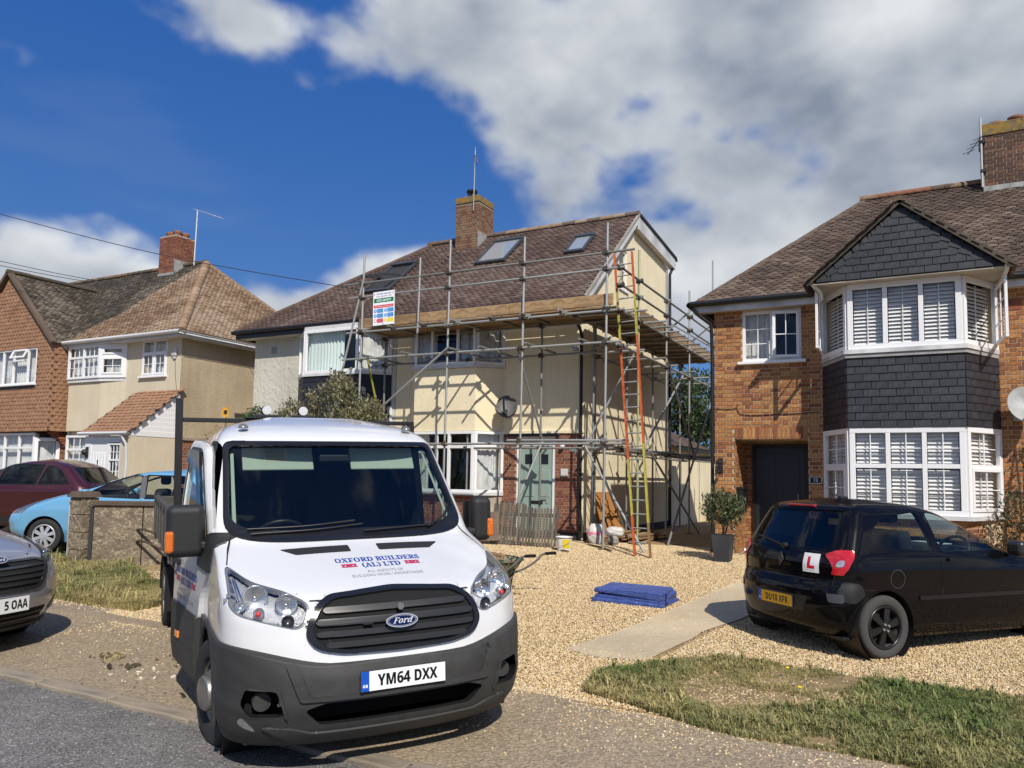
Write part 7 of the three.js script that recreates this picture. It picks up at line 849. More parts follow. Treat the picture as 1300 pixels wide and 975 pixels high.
  part(g, 'bumper_ledge', dr('lowfront', rnd([[-0.66, 0.70], [-0.58, 0.49], [0.58, 0.49], [0.66, 0.70], [0.60, 0.705], [0.53, 0.52], [-0.53, 0.52], [-0.60, 0.705]], 0.02), { off: 0.018, skirt: 0.02, sub: 3 }), grey);
  part(g, 'bumper_lip', dr('lowfront', rnd([[-0.78, 0.345], [-0.6, 0.245], [0.6, 0.245], [0.78, 0.345], [0.62, 0.335], [0.5, 0.30], [-0.5, 0.30], [-0.62, 0.335]], 0.02), { off: 0.014, skirt: 0.02, sub: 3 }), grey);
  for (const s of [-1, 1]) { const q = [[0.66, 0.41], [0.70, 0.55], [0.86, 0.57], [0.89, 0.47], [0.84, 0.40]], pk = s > 0 ? q : flip(q); part(g, 'fog_lamp', T(R(new THREE.CylinderGeometry(0.052, 0.052, 0.05, 20), 0, 0, Math.PI / 2), 0.80, 0.475, s * 0.77), grey); part(g, 'pocket_rim', dr('lowfront', rnd(s > 0 ? [[0.64, 0.39], [0.69, 0.57], [0.70, 0.55], [0.66, 0.41]] : flip([[0.64, 0.39], [0.69, 0.57], [0.70, 0.55], [0.66, 0.41]]), 0.008), { off: 0.014, skirt: 0.02 }), grey); }
  plate(g, plateTex('YM64 DXX', '#e9eae8', true), [1.075, 0.585, 0], Math.PI / 2, -0.05);
  part(g, 'scrape', drape(lowB, 'front', rnd([[0.90, 0.36], [0.86, 0.33], [0.80, 0.31], [0.82, 0.34], [0.88, 0.40]], 0.02), { off: 0.0015, skirt: 0, sub: 3 }), S({ color: lin(0.25, 0.25, 0.25), roughness: 0.9, map: rep(G1, 3) }));
  // grille
  const half = [[0, 0.728], [0.34, 0.737], [0.49, 0.768], [0.555, 0.85], [0.505, 0.985], [0.41, 1.045], [0, 1.068]], go = [...half, ...half.slice(1, -1).reverse().map(([a, b]) => [-a, b])], gin = go.map(([a, b]) => [a * 0.93, 0.9 + (b - 0.9) * 0.87]);
  const gr = part(g, 'grille', dr('front', rnd(go, 0.05, 4), { off: 0.006, skirt: 0 }), S({ color: lin(0.005, 0.005, 0.005), roughness: 0.9 })); part(gr, 'grille_frame', dr('front', rnd(go, 0.05, 4), { off: 0.022, skirt: 0.02, hole: rnd(gin, 0.05, 4) }), M.blackGloss);
  for (const [y, hw] of [[0.79, 0.42], [0.850, 0.475], [0.912, 0.475], [0.972, 0.43]]) part(gr, 'grille_bar', dr('front', rnd([[-hw, y - 0.016], [hw, y - 0.016], [hw + 0.02, y], [hw, y + 0.016], [-hw, y + 0.016], [-hw - 0.02, y]], 0.02), { off: 0.026, skirt: 0.024, sub: 4 }), S({ color: lin(0.022, 0.022, 0.023), roughness: 0.38 }));
  badge(gr, [1.028, 0.905, 0], Math.PI / 2, 0.2, -0.1); part(gr, 'radar_cap', T(R(new THREE.CylinderGeometry(0.02, 0.02, 0.02, 14), 0, 0, Math.PI / 2), 1.0, 0.985, 0), S({ color: lin(0.15, 0.15, 0.15), roughness: 0.5 }));
  // headlights: silver bowl, reflectors, indicator and a clear cover
  for (const s of [-1, 1]) {
    const Q = hlQ(s), bowlM = S({ color: lin(0.78, 0.79, 0.8), roughness: 0.16, metalness: 0.95 });
    const hl = part(g, 'headlight', drape(bvh, 'front', hlQ(s, 1.05), { off: -0.062, skirt: 0, sub: 4 }), S({ color: lin(0.82, 0.83, 0.84), roughness: 0.32, metalness: 0.6, bumpMap: rep(B1, 5), bumpScale: 0.006 }));
    const ray = new THREE.Ray(), bowl = (z, y, r, n, m, dp, back, bulb) => { ray.origin.set(9, y, s * z); ray.direction.set(-1, 0, 0); const h = bvh.raycastFirst(ray, THREE.DoubleSide), pr = []; for (let i = 0; i <= 10; i++) { const t = i / 10; pr.push(new THREE.Vector2(r * t + 0.0001, dp * t * t)); } pr.push(new THREE.Vector2(r * 1.07, dp), new THREE.Vector2(r * 1.07, dp - 0.014)); const b = new THREE.LatheGeometry(pr, 28); b.rotateZ(-Math.PI / 2); const o = part(hl, n, clean(b), m); o.position.copy(h.point).add(V(-back, 0, -s * 0.01)); o.rotation.y = -s * 0.25; if (bulb) part(hl, n + '_bulb', T(new THREE.SphereGeometry(0.016, 12, 8), h.point.x - back + 0.03, y, s * z), bulb); };
    bowl(0.795, 1.045, 0.072, 'main_reflector', bowlM, 0.05, 0.085, chrome); bowl(0.635, 1.01, 0.062, 'dipped_reflector', bowlM, 0.045, 0.075, chrome); bowl(0.64, 0.925, 0.034, 'running_lamp', S({ color: lin(0.08, 0.08, 0.08), metalness: 0.8, roughness: 0.3 }), 0.025, 0.05); bowl(0.79, 0.968, 0.03, 'indicator', bowlM, 0.02, 0.05, S({ color: lin(0.6, 0.05, 0.03), roughness: 0.25 })); bowl(0.88, 1.0, 0.028, 'side_lamp', bowlM, 0.02, 0.05);
    for (const k of [0, 1, 2]) part(hl, 'reflector_rib', drape(bvh, 'front', (s > 0 ? (p) => p : flip)([[0.868 + k * 0.018, 1.06], [0.876 + k * 0.018, 1.06], [0.884 + k * 0.014, 1.16], [0.876 + k * 0.014, 1.16]]), { off: -0.045, skirt: 0.012, sub: 2 }), chrome);
    part(hl, 'light_rim', drape(bvh, 'front', hlQ(s, 1.0), { off: -0.004, skirt: 0.03, sub: 3, hole: hlQ(s, 0.94) }), S({ color: lin(0.3, 0.31, 0.32), roughness: 0.35, metalness: 0.5 }));
    part(hl, 'lens', drape(bvh, 'front', hlQ(s, 0.985), { off: -0.002, skirt: 0, sub: 4 }), M.glass);
    part(g, 'mirror', rbx(-0.41, -0.27, 1.19, 1.55, s > 0 ? 0.985 : -1.225, s > 0 ? 1.235 : -1.055, 0.055, 5), trim); const mi = g.children[g.children.length - 1]; part(mi, 'mirror_arm', rbx(-0.36, -0.26, 1.24, 1.30, s > 0 ? 0.86 : -1.08, s > 0 ? 1.02 : -0.86, 0.02), trim); part(mi, 'indicator', rbx(-0.345, -0.255, 1.225, 1.375, s > 0 ? 1.185 : -1.234, s > 0 ? 1.243 : -1.176, 0.022, 3), P({ color: lin(0.70, 0.15, 0.006), roughness: 0.15, clearcoat: 1, bumpMap: rep(B1, 12), bumpScale: 0.004 })); part(mi, 'mirror_glass', T(R(new THREE.PlaneGeometry(0.19, 0.28), 0, -Math.PI / 2), -0.412, 1.37, s * 1.11), chrome);
    part(g, 'marker_lamp', merge([T(new THREE.SphereGeometry(0.04, 14, 8, 0, 6.3, 0, 1.57).scale(1.2, 0.9, 1), -0.85, 2.108, s * 0.67)]), S({ color: lin(0.25, 0.25, 0.24), roughness: 0.2, metalness: 0.5 }));
  }
  // bonnet: shut line, vents and lettering
  part(g, 'bonnet_seam', merge([seam(bvh, 'front', [[-0.51, 1.03], [-0.42, 1.03]], 0.008), seam(bvh, 'front', [[0.51, 1.03], [0.42, 1.03]], 0.008), seam(bvh, 'front', [[-0.905, 1.192], [-0.875, 1.27], [-0.835, 1.35]], 0.007), seam(bvh, 'front', [[0.905, 1.192], [0.875, 1.27], [0.835, 1.35]], 0.007)]), M.black);
  for (const s of [-1, 1]) part(g, 'bonnet_vent', drape(bvh, 'top', rnd(s > 0 ? [[0.25, 0.10], [0.25, 0.47], [0.155, 0.56], [0.155, 0.10]] : [[0.25, -0.10], [0.25, -0.47], [0.155, -0.56], [0.155, -0.10]], 0.012), { off: 0.004, skirt: 0.006 }), S({ color: lin(0.015, 0.015, 0.016), roughness: 0.7 }));
  const sign = (w, h) => (c) => { c.clearRect(0, 0, w, h); c.textAlign = 'center'; const B = '#173d9c'; c.fillStyle = B; c.strokeStyle = B; c.lineWidth = 3; c.font = 'bold 104px serif'; c.save(); c.translate(w / 2, 100); c.scale(1.02, 1); c.fillText('OXFORD BUILDERS', 0, 0); c.strokeText('OXFORD BUILDERS', 0, 0); c.restore(); c.save(); c.translate(w / 2, 206); c.fillText('(AL) LTD', 0, 0); c.strokeText('(AL) LTD', 0, 0); c.restore(); for (const x of [40, w - 220]) { c.fillStyle = '#c32a4a'; c.fillRect(x, 132, 180, 22); c.fillRect(x, 172, 180, 22); c.fillRect(x + 70, 132, 30, 62); c.fillStyle = '#1d3f96'; for (let k = 0; k < 4; k++) c.fillRect(x + 8 + k * 46, 158, 28, 10); } c.fillStyle = '#8b9098'; c.font = '60px sans-serif'; c.fillText('ALL ASPECTS OF', w / 2, 308); c.fillText('BUILDING WORK UNDERTAKEN', w / 2, 376); };
  const lt = canvasTex(1024, 400, sign(1024, 400)), letM = S({ map: lt, transparent: true, roughness: 0.4 });
  part(g, 'bonnet_lettering', drape(bvh, 'top', [[0.66, -0.335], [0.66, 0.245], [0.335, 0.245], [0.335, -0.335]], { off: 0.0015, skirt: 0, sub: 4 }), letM);
  // windscreen, its black border, wipers
  const wsB = rnd([[-0.885, 1.36, 0.1], [-0.69, 1.295, 0.3], [0.69, 1.295, 0.3], [0.885, 1.36, 0.1], [0.83, 2.0, 0.06], [-0.83, 2.0, 0.06]], 0.08, 5);
  part(g, 'windscreen_border', drape(bvh, 'front', wsB, { off: 0.007, skirt: 0.008, hole: wsO, sub: 4 }), M.blackGloss); part(g, 'windscreen', drape(bvh, 'front', wsO, { off: -0.004, skirt: 0, sub: 3 }), carGlass);
  const wp = (p) => { const L = p.map(([z, y]) => { const ray = new THREE.Ray(V(9, y, z), V(-1, 0, 0)), h = bvh.raycastFirst(ray, THREE.DoubleSide); return [h.point.x + 0.022, y + 0.012, z]; }); return tube(L, 0.008, 20, 6); };
  part(g, 'wiper', merge([wp([[0.72, 1.345], [0.3, 1.36], [-0.05, 1.385]]), wp([[0.74, 1.375], [0.35, 1.385], [0.0, 1.41]])]), M.black); part(g, 'wiper', merge([wp([[-0.55, 1.345], [-0.72, 1.42], [-0.80, 1.50]]), wp([[-0.05, 1.34], [-0.3, 1.35], [-0.6, 1.36]])]), M.black);
  part(g, 'side_window', drape(bvh, 'left', winO, { off: -0.004, skirt: 0 }), carGlass);
  part(g, 'window_trim', drape(bvh, 'left', winO.map(([a, b]) => [-0.66 + (a + 0.66) * 1.07, 1.57 + (b - 1.57) * 1.06]), { off: 0.002, skirt: 0.004, hole: winO }), M.black);
  // driver door, ajar on its front hinge
  const hx = -0.07, hz = 0.93, doorG = [drape(bvh, 'right', doorO, { off: 0, skirt: 0.04, hole: winO, sub: 2 })].map((q) => T(q, -hx, 0, -hz));
  const door = part(g, 'driver_door', doorG[0], white); door.position.set(hx, 0, hz); door.rotation.y = 0.125; door.updateMatrix();
  const dp = (n, q, m) => part(door, n, T(q, -hx, 0, -hz), m);
  dp('door_cladding', drape(lowB, 'right', rnd([[-0.37, 0.77], [-1.235, 0.77], [-1.235, 0.31], [-0.40, 0.31]], 0.02), { off: 0.0, skirt: 0.04 }), grey);
  dp('door_glass', drape(bvh, 'right', winO, { off: -0.01, skirt: 0 }), carGlass); dp('wind_deflector', drape(bvh, 'right', rnd([[-0.30, 1.34], [-0.765, 1.925], [-1.12, 1.94], [-1.12, 1.84], [-0.80, 1.82], [-0.41, 1.34]], 0.03), { off: 0.03, skirt: 0.02 }), tinted);
  dp('window_trim', drape(bvh, 'right', winO.map(([a, b]) => [-0.66 + (a + 0.66) * 1.08, 1.57 + (b - 1.57) * 1.07]), { off: 0.003, skirt: 0.006, hole: winO }), M.black); dp('mirror_mount', drape(bvh, 'right', rnd([[-0.07, 1.10], [-0.06, 1.36], [-0.2, 1.36], [-0.45, 1.26], [-0.42, 1.12]], 0.03), { off: 0.012, skirt: 0.02 }), trim);
  dp('door_handle', drape(bvh, 'right', rnd([[-1.0, 1.05], [-1.17, 1.06], [-1.17, 1.115], [-1.0, 1.11]], 0.02), { off: 0.02, skirt: 0.02 }), M.black); dp('lock', T(R(new THREE.CylinderGeometry(0.02, 0.02, 0.012, 12), Math.PI / 2), -1.16, 0.98, 0.975), M.black);
  dp('door_lettering', drape(bvh, 'right', [[-1.15, 0.80], [-0.42, 0.80], [-0.42, 1.06], [-1.15, 1.06]], { off: 0.0018, skirt: 0, sub: 3 }), letM); dp('side_marker', rbx(-1.0, -0.9, 0.52, 0.57, 0.99, 1.012, 0.008), P({ color: lin(0.8, 0.22, 0.01), roughness: 0.2, clearcoat: 1 })); dp('inner_panel', drape(bvh, 'right', rnd([[-0.1, 1.2], [-1.2, 1.22], [-1.2, 0.75], [-0.4, 0.75]], 0.04), { off: -0.06, skirt: 0 }), cabin);
  // cab interior
  const dash = part(g, 'dashboard', merge([rbx(-0.52, 0.02, 1.06, 1.30, -0.84, 0.84, 0.06, 3), rbx(-0.6, -0.1, 0.7, 1.1, -0.8, 0.8, 0.05, 2), rbx(-0.35, -0.1, 1.28, 1.345, 0.2, 0.62, 0.03, 3), rbx(-0.35, -0.1, 1.28, 1.335, -0.2, 0.1, 0.03, 3)]), cabin);
  part(dash, 'papers', merge([rbx(-0.22, -0.02, 1.305, 1.312, -0.82, -0.62, 0.002, 1), rbx(-0.2, -0.04, 1.346, 1.352, -0.12, 0.04, 0.002, 1)]), M.upvc); part(dash, 'yellow_paper', T(R(rbx(-0.05, 0.05, 0, 0.008, -0.05, 0.05, 0.002, 1), 0, 0.5), -0.1, 1.346, 0.07), S({ color: lin(0.7, 0.5, 0.05) }));
  steering(g, -0.62, 1.26, 0.42, 0.75); seat(g, -1.15, 0.42, 0.5, 0.78); seat(g, -1.15, -0.18, 0.45, 0.78); seat(g, -1.15, -0.62, 0.42, 0.78);
  const pale = S({ color: lin(0.42, 0.46, 0.40), roughness: 0.9 }); for (const s of [-1, 1]) { const v = part(g, 'sun_visor', R(rbx(-0.012, 0.012, -0.10, 0.10, -0.27, 0.27, 0.01, 2), 0, 0, 0.5), pale); v.position.set(-0.74, 1.865, s * 0.42); if (s > 0) part(v, 'visor_label', T(R(new THREE.PlaneGeometry(0.17, 0.09), 0, Math.PI / 2), 0.014, 0.02, 0.02).rotateZ(0.5), S({ map: canvasTex(128, 64, (c) => { c.fillStyle = '#c8c0a8'; c.fillRect(0, 0, 128, 64); c.fillStyle = '#8d6a48'; for (let k = 0; k < 5; k++) c.fillRect(6, 6 + k * 12, 110, 5); }) })); part(g, 'pillar_trim', drape(bvh, 'front', rnd(s > 0 ? [[0.84, 1.43], [0.80, 1.95], [0.775, 1.95], [0.81, 1.43]] : flip([[0.84, 1.43], [0.80, 1.95], [0.775, 1.95], [0.81, 1.43]]), 0.01), { off: -0.06, skirt: 0 }), pale); }
  part(g, 'headliner', rbx(-1.6, -0.85, 2.06, 2.08, -0.7, 0.7, 0.005, 1), pale); part(g, 'interior_mirror', rbx(-0.66, -0.63, 1.84, 1.9, -0.12, 0.12, 0.015, 2), M.black);
  // wheels, chassis, flat bed
  for (const s of [-1, 1]) { wheel(g, [0, 0.345, s * 0.87], 0.345, 0.2, 0.215, s, { van: true, mat: S({ color: lin(0.40, 0.38, 0.34), roughness: 0.4, metalness: 0.75, map: rep(G1, 2) }), steer: 0.2, tyre: tyreM }); wheel(g, [-3.954, 0.345, s * 0.95], 0.345, 0.22, 0.215, s, { van: false, spokes: 6, mat: M.galvB }); part(g, 'mudguard', T(R(new THREE.CylinderGeometry(0.42, 0.42, 0.26, 24, 1, true, 0, Math.PI), Math.PI / 2, 0, Math.PI / 2), -3.954, 0.36, s * 0.95), M.black); part(g, 'mud_flap', rbx(-3.5, -3.47, 0.25, 0.72, s > 0 ? 0.83 : -1.07, s > 0 ? 1.07 : -0.83, 0.005, 1), M.black); part(g, 'chassis_rail', rbx(-5.3, -1.6, 0.55, 0.72, s * 0.42 - 0.04, s * 0.42 + 0.04, 0.01), M.black); part(g, 'side_guard', merge([rbx(-3.3, -1.9, 0.62, 0.68, s * 0.98 - 0.015, s * 0.98 + 0.015, 0.005, 1), rbx(-3.3, -1.9, 0.42, 0.48, s * 0.98 - 0.015, s * 0.98 + 0.015, 0.005, 1)]), M.galvB); }
  const steel = S({ color: lin(0.115, 0.105, 0.09), roughness: 0.7, metalness: 0.3, map: rep(G1, 1.5), bumpMap: rep(B1, 1), bumpScale: 0.004 });
  part(g, 'bed', merge([rbx(-5.3, -1.85, 0.84, 0.95, -1.06, 1.06, 0.008), ...[-2.2, -2.9, -3.6, -4.3, -5.0].map((x) => rbx(x - 0.04, x + 0.04, 0.74, 0.84, -1.0, 1.0, 0.005, 1))]), steel);
  for (const s of [-1, 1]) { const sd = part(g, 'side_board', merge([rbx(-5.28, -1.9, 0.93, 1.38, s * 1.09 - 0.02, s * 1.09 + 0.02, 0.01), ...[0, 1, 2, 3, 4, 5].map((k) => rbx(-5.2 + k * 0.62, -5.14 + k * 0.62, 0.93, 1.39, s * 1.115 - 0.012, s * 1.115 + 0.012, 0.004, 1)), rbx(-5.28, -1.9, 1.34, 1.40, s * 1.09 - 0.03, s * 1.09 + 0.03, 0.008)]), steel); part(sd, 'catch', rbx(-1.98, -1.9, 1.1, 1.25, s * 1.12 - 0.02, s * 1.12 + 0.02, 0.005, 1), M.galvB); part(g, 'headboard_post', rbx(-1.89, -1.83, 0.95, s > 0 ? 2.40 : 2.23, s * 1.07 - 0.03, s * 1.07 + 0.03, 0.006), M.black); part(g, 'corner_post', rbx(-5.32, -5.26, 0.85, 1.42, s * 1.08 - 0.03, s * 1.08 + 0.03, 0.006), M.black); }
  part(g, 'tailboard', rbx(-5.31, -5.27, 0.93, 1.38, -1.04, 1.04, 0.01), steel); part(g, 'headboard_bar', merge([rbx(-1.88, -1.84, 2.19, 2.23, -1.04, 1.04, 0.006)]), M.black); part(g, 'headboard', rbx(-1.88, -1.84, 0.95, 1.55, -1.04, 1.04, 0.006), M.black);
  for (const [z, l] of [[0.33, 'left'], [0.0, 'r']]) { const w = part(g, 'work_lamp', merge([rbx(-1.93, -1.80, 2.232, 2.27, z - 0.1, z + 0.1, 0.01), T(R(new THREE.CylinderGeometry(0.045, 0.035, 0.06, 16), 0, 0, Math.PI / 2), -1.87, 2.31, z)]), M.black); part(w, 'lamp_glass', T(R(new THREE.CylinderGeometry(0.041, 0.041, 0.012, 16), 0, 0, Math.PI / 2), -1.835, 2.31, z), S({ color: lin(0.6, 0.6, 0.6), roughness: 0.4 })); }
  part(g, 'roof_pad', merge([rbx(-1.93, -1.78, 2.231, 2.239, -0.2, 0.52, 0.002, 1)]), M.black);
}
// ---------- the other cars ----------
// a body with openings: windows [axis, outline], doors seams, wheels; returns the group and its surface for draping
function car(name, label, pos, turn, cfg, mat, o) {
  const g = local(name, label, 'car', pos, turn), solid = loft(cfg), bvh = new MeshBVH(solid.clone()), inner = loft({ ...cfg, F: cfg.F.map(([c, f]) => [c, Math.min(f, o.nose ?? 9)]) }, 0.045, o.floor ?? 0.32, cfg.hi - 0.05), tools = [[inner, cabin]];
  for (const [ax, p, sides] of o.windows) { if (ax === 'side') { tools.push([prism('right', p, 0.3, 1.2), M.black], [prism('left', p, -1.2, -0.3), M.black]); } else if (ax === 'front') tools.push([prism('front', p, o.fw[0], o.fw[1]), M.black]); else tools.push([prism('rear', p, o.rw[0], o.rw[1]), M.black]); }
  for (const x of [0, o.wb]) for (const s of [-1, 1]) tools.push([archCut(x, o.wr, o.wr + 0.05, s > 0 ? o.in : -1.3, s > 0 ? 1.3 : -o.in), M.black]);
  const b = cut(solid, [mat], tools); part(g, 'body', b.geometry, b.material);
  for (const [ax, p, n, gm] of o.windows) for (const a of ax === 'side' ? ['right', 'left'] : [ax]) { const w = part(g, n, drape(bvh, a, p, { off: -0.004, skirt: 0 }), gm ?? o.glass ?? carGlass); if (o.trim !== false) part(w, 'window_trim', drape(bvh, a, p.map((q) => { const cx = p.reduce((s, t) => s + t[0], 0) / p.length, cy = p.reduce((s, t) => s + t[1], 0) / p.length; return [cx + (q[0] - cx) * (1 + 0.05 / 0.8), cy + (q[1] - cy) * 1.09]; }), { off: 0.002, skirt: 0.004, hole: p }), M.blackGloss); }
  part(g, 'underside', rbx(o.under[0], o.under[1], 0.17, 0.2, -0.7, 0.7, 0.01), M.black);
  for (const x of [0, o.wb]) for (const s of [-1, 1]) { wheel(g, [x, o.wr, s * o.tr], o.wr, 0.19, o.rr, s, o.wheel); part(g, 'arch_liner', T(R(new THREE.CylinderGeometry(o.wr + 0.045, o.wr + 0.045, 0.36, 28, 1, true), Math.PI / 2), x, o.wr, s * (o.tr - 0.08)), M.black); }
  if (o.seams) for (const s of ['right', 'left']) part(g, 'door_gap', merge(o.seams.map((l) => seam(bvh, s, l, o.seamW ?? 0.008))), M.black);
  return { g, bvh };
}
{ // black three-door hatchback
  const cfg = { lo: 0.19, hi: 1.475, dense: 1.38, nf: 2.4, nr: 2.5, taper: 0.05,
    F: [[0.2, 2.82], [0.4, 2.98], [0.6, 2.98], [0.75, 2.86], [0.85, 2.55], [0.93, 2.15], [0.99, 1.84], [1.2, 1.42], [1.36, 1.05], [1.42, 0.82], [1.455, 0.6], [1.475, 0.3]],
    R: [[0.2, -0.48], [0.28, -0.57], [0.45, -0.60], [0.60, -0.595], [0.665, -0.575], [0.70, -0.545], [0.86, -0.545], [0.97, -0.51], [1.0, -0.49], [1.36, -0.275], [1.40, -0.25], [1.42, -0.20], [1.455, -0.02], [1.475, 0.2]],
    W: [[0.2, 0.75], [0.32, 0.80], [0.5, 0.822], [0.8, 0.825], [0.93, 0.81], [1.0, 0.785], [1.2, 0.715], [1.36, 0.645], [1.41, 0.60], [1.44, 0.53], [1.46, 0.42], [1.475, 0.22]],
    Sf: [[0, 0.5], [0.9, 0.45], [1.0, 0.35], [2, 0.25]], Sr: [[0.2, 0.34], [0.66, 0.34], [0.9, 0.30], [1.0, 0.26], [1.36, 0.2], [2, 0.2]] };
  const blackP = P({ color: lin(0.0035, 0.0035, 0.005), roughness: 0.25, specularIntensity: 0.05, clearcoat: 0.55, clearcoatRoughness: 0.03 });
  const q1 = rnd([[-0.10, 1.06, 0.1], [-0.04, 1.20, 0.12], [0.14, 1.315, 0.1], [0.58, 1.36, 0.04], [0.66, 1.0, 0.05], [0.22, 1.015, 0.15]], 0.05, 4), q2 = rnd([[0.74, 0.985, 0.05], [0.69, 1.36, 0.05], [0.98, 1.335, 0.2], [1.35, 1.17, 0.2], [1.66, 0.99, 0.06]], 0.05, 4), rw = rnd([[-0.57, 1.005, 0.1], [0.57, 1.005, 0.1], [0.50, 1.345, 0.1], [-0.50, 1.345, 0.1]], 0.08, 5), fwp = rnd([[-0.66, 1.03], [0.66, 1.03], [0.54, 1.37], [-0.54, 1.37]], 0.08, 4);
  const { g, bvh } = car('black_hatchback', 'black three-door hatchback with L plate parked nose-in on the right drive', [-0.935, -0.05, -8.655], 0.847, cfg, blackP, { windows: [['side', q1, 'rear_quarter_window'], ['side', q2, 'door_window'], ['rear', rw, 'tailgate_window', P({ color: lin(0.30, 0.34, 0.34), transmission: 1, thickness: 0, roughness: 0.01 })], ['front', fwp, 'windscreen']], fw: [0.7, 2.2], rw: [-0.8, 0.0], wb: 2.367, wr: 0.295, in: 0.5, tr: 0.715, rr: 0.205, under: [-0.4, 2.7], glass: P({ color: lin(0.62, 0.70, 0.68), transmission: 1, thickness: 0, roughness: 0.01 }), nose: 1.9, wheel: { spokes: 6, mat: S({ color: lin(0.012, 0.012, 0.013), roughness: 0.3 }), tyre: tyreDusty, sw: 0.05, flare: 1.5, nuts: true, back: S({ color: lin(0.006, 0.006, 0.006), roughness: 0.9 }) }, trim: false, seams: [[[0.66, 1.40], [0.70, 0.99], [0.72, 0.6], [0.66, 0.3], [1.85, 0.26]], [[-0.32, 0.66], [-0.12, 0.64]]], seamW: 0.007 });
  part(g, 'tailgate_gap', merge([seam(bvh, 'rear', [[-0.70, 1.02], [-0.63, 0.66], [0.63, 0.66], [0.70, 1.02]], 0.008), seam(bvh, 'rear', [[-0.75, 0.685], [0.75, 0.685]], 0.006)]), S({ color: lin(0.0015, 0.0015, 0.0015), roughness: 1 }));
  const red = P({ color: lin(0.50, 0.012, 0.022), roughness: 0.12, clearcoat: 1 });
  for (const s of [-1, 1]) { const w = s > 0 ? 'right' : 'left', z0 = [[0.615, 0.775], [0.66, 0.89], [0.69, 0.945], [0.72, 0.965], [0.72, 0.775]], sd = [[-0.45, 0.78], [-0.46, 0.955], [-0.40, 1.0], [-0.30, 1.005], [-0.315, 0.95], [-0.40, 0.78]];
    const zz = rnd(s > 0 ? z0.map(([a, b]) => [Math.min(a, 0.785), b]) : flip(z0.map(([a, b]) => [Math.min(a, 0.785), b])), 0.02); const l = part(g, 'tail_light', drape(bvh, 'rear', zz, { off: 0.012, skirt: 0.014, sub: 3 }), red); part(l, 'side_lens', drape(bvh, w, rnd(sd, 0.02), { off: 0.0125, skirt: 0.014, sub: 3 }), red);
    const cz = rnd([[0.655, 0.85], [0.67, 0.905], [0.715, 0.915], [0.72, 0.88], [0.71, 0.85]], 0.02); part(l, 'clear_lens', drape(bvh, 'rear', s > 0 ? cz : flip(cz), { off: 0.016, skirt: 0.008 }), P({ color: lin(0.55, 0.52, 0.52), roughness: 0.15, metalness: 0.5, clearcoat: 1 }));
    part(g, 'bumper_corner', drape(bvh, 'rear', s > 0 ? rnd([[0.60, 0.60], [0.735, 0.60], [0.735, 0.52], [0.62, 0.52]], 0.02) : rnd(flip([[0.60, 0.60], [0.735, 0.60], [0.735, 0.52], [0.62, 0.52]]), 0.02), { off: 0.006, skirt: 0.008 }), S({ color: lin(0.06, 0.063, 0.066), roughness: 0.45 }));
    part(g, 'rub_strip', drape(bvh, w, [[0.42, 0.575], [2.1, 0.585], [2.1, 0.545], [0.42, 0.535]], { off: 0.012, skirt: 0.014, sub: 4 }), S({ color: lin(0.008, 0.008, 0.009), roughness: 0.35 })); part(g, 'door_handle', drape(bvh, w, rnd([[0.80, 0.89], [0.98, 0.90], [0.98, 0.935], [0.80, 0.925]], 0.012), { off: 0.022, skirt: 0.024 }), blackP);
    part(g, 'mirror', rbx(1.60, 1.76, 0.94, 1.09, s > 0 ? 0.80 : -0.98, s > 0 ? 0.98 : -0.80, 0.05, 4), S({ color: lin(0.03, 0.03, 0.03), roughness: 0.3 })); }
  part(g, 'fuel_flap', (() => { const c = []; for (let k = 0; k <= 24; k++) c.push([0.16 + 0.085 * Math.cos(k * 0.262), 0.74 + 0.085 * Math.sin(k * 0.262)]); return seam(bvh, 'right', c, 0.006); })(), S({ color: lin(0.05, 0.05, 0.055), roughness: 0.3 }));
  part(g, 'scuff', drape(bvh, 'right', rnd([[-0.46, 0.62], [-0.40, 0.72], [-0.27, 0.70], [-0.22, 0.60], [-0.33, 0.52], [-0.44, 0.54]], 0.03), { off: 0.0015, skirt: 0, sub: 3 }), S({ color: lin(0.010, 0.0105, 0.012), roughness: 0.6, map: rep(G1, 3) }));
  part(g, 'plate_recess', drape(bvh, 'rear', rnd([[-0.36, 0.40], [0.36, 0.40], [0.42, 0.55], [-0.42, 0.55]], 0.03), { off: 0.003, skirt: 0.004 }), M.black);
  plate(g, plateTex('DU10 XFK', '#e0a818', true), [-0.607, 0.478, 0], -Math.PI / 2, 0.03, 0.50);
  const Lt = canvasTex(256, 256, (c) => { c.fillStyle = '#f1f1ef'; c.fillRect(0, 0, 256, 256); c.fillStyle = '#d4142c'; c.fillRect(72, 48, 46, 160); c.fillRect(72, 164, 118, 44); c.fillStyle = '#aab'; c.fillRect(60, 224, 130, 6); }); part(g, 'learner_plate', drape(bvh, 'rear', [[0.32, 0.775], [0.50, 0.775], [0.50, 0.955], [0.32, 0.955]], { off: 0.003, skirt: 0.002, sub: 3 }), S({ map: Lt, roughness: 0.45 }));
  part(g, 'emblem', T(R(new THREE.CylinderGeometry(0.05, 0.05, 0.015, 4), 0, 0, Math.PI / 2).scale(1, 1.4, 0.7), -0.552, 0.87, 0.03), S({ color: lin(0.10, 0.10, 0.11), roughness: 0.3, metalness: 0.6 })); part(g, 'high_brake_light', rbx(-0.275, -0.24, 1.395, 1.415, -0.2, 0.2, 0.006), red); part(g, 'spoiler', drape(bvh, 'rear', rnd([[-0.54, 1.36], [0.54, 1.36], [0.50, 1.398], [-0.50, 1.398]], 0.03), { off: 0.012, skirt: 0.014, sub: 3 }), blackP);
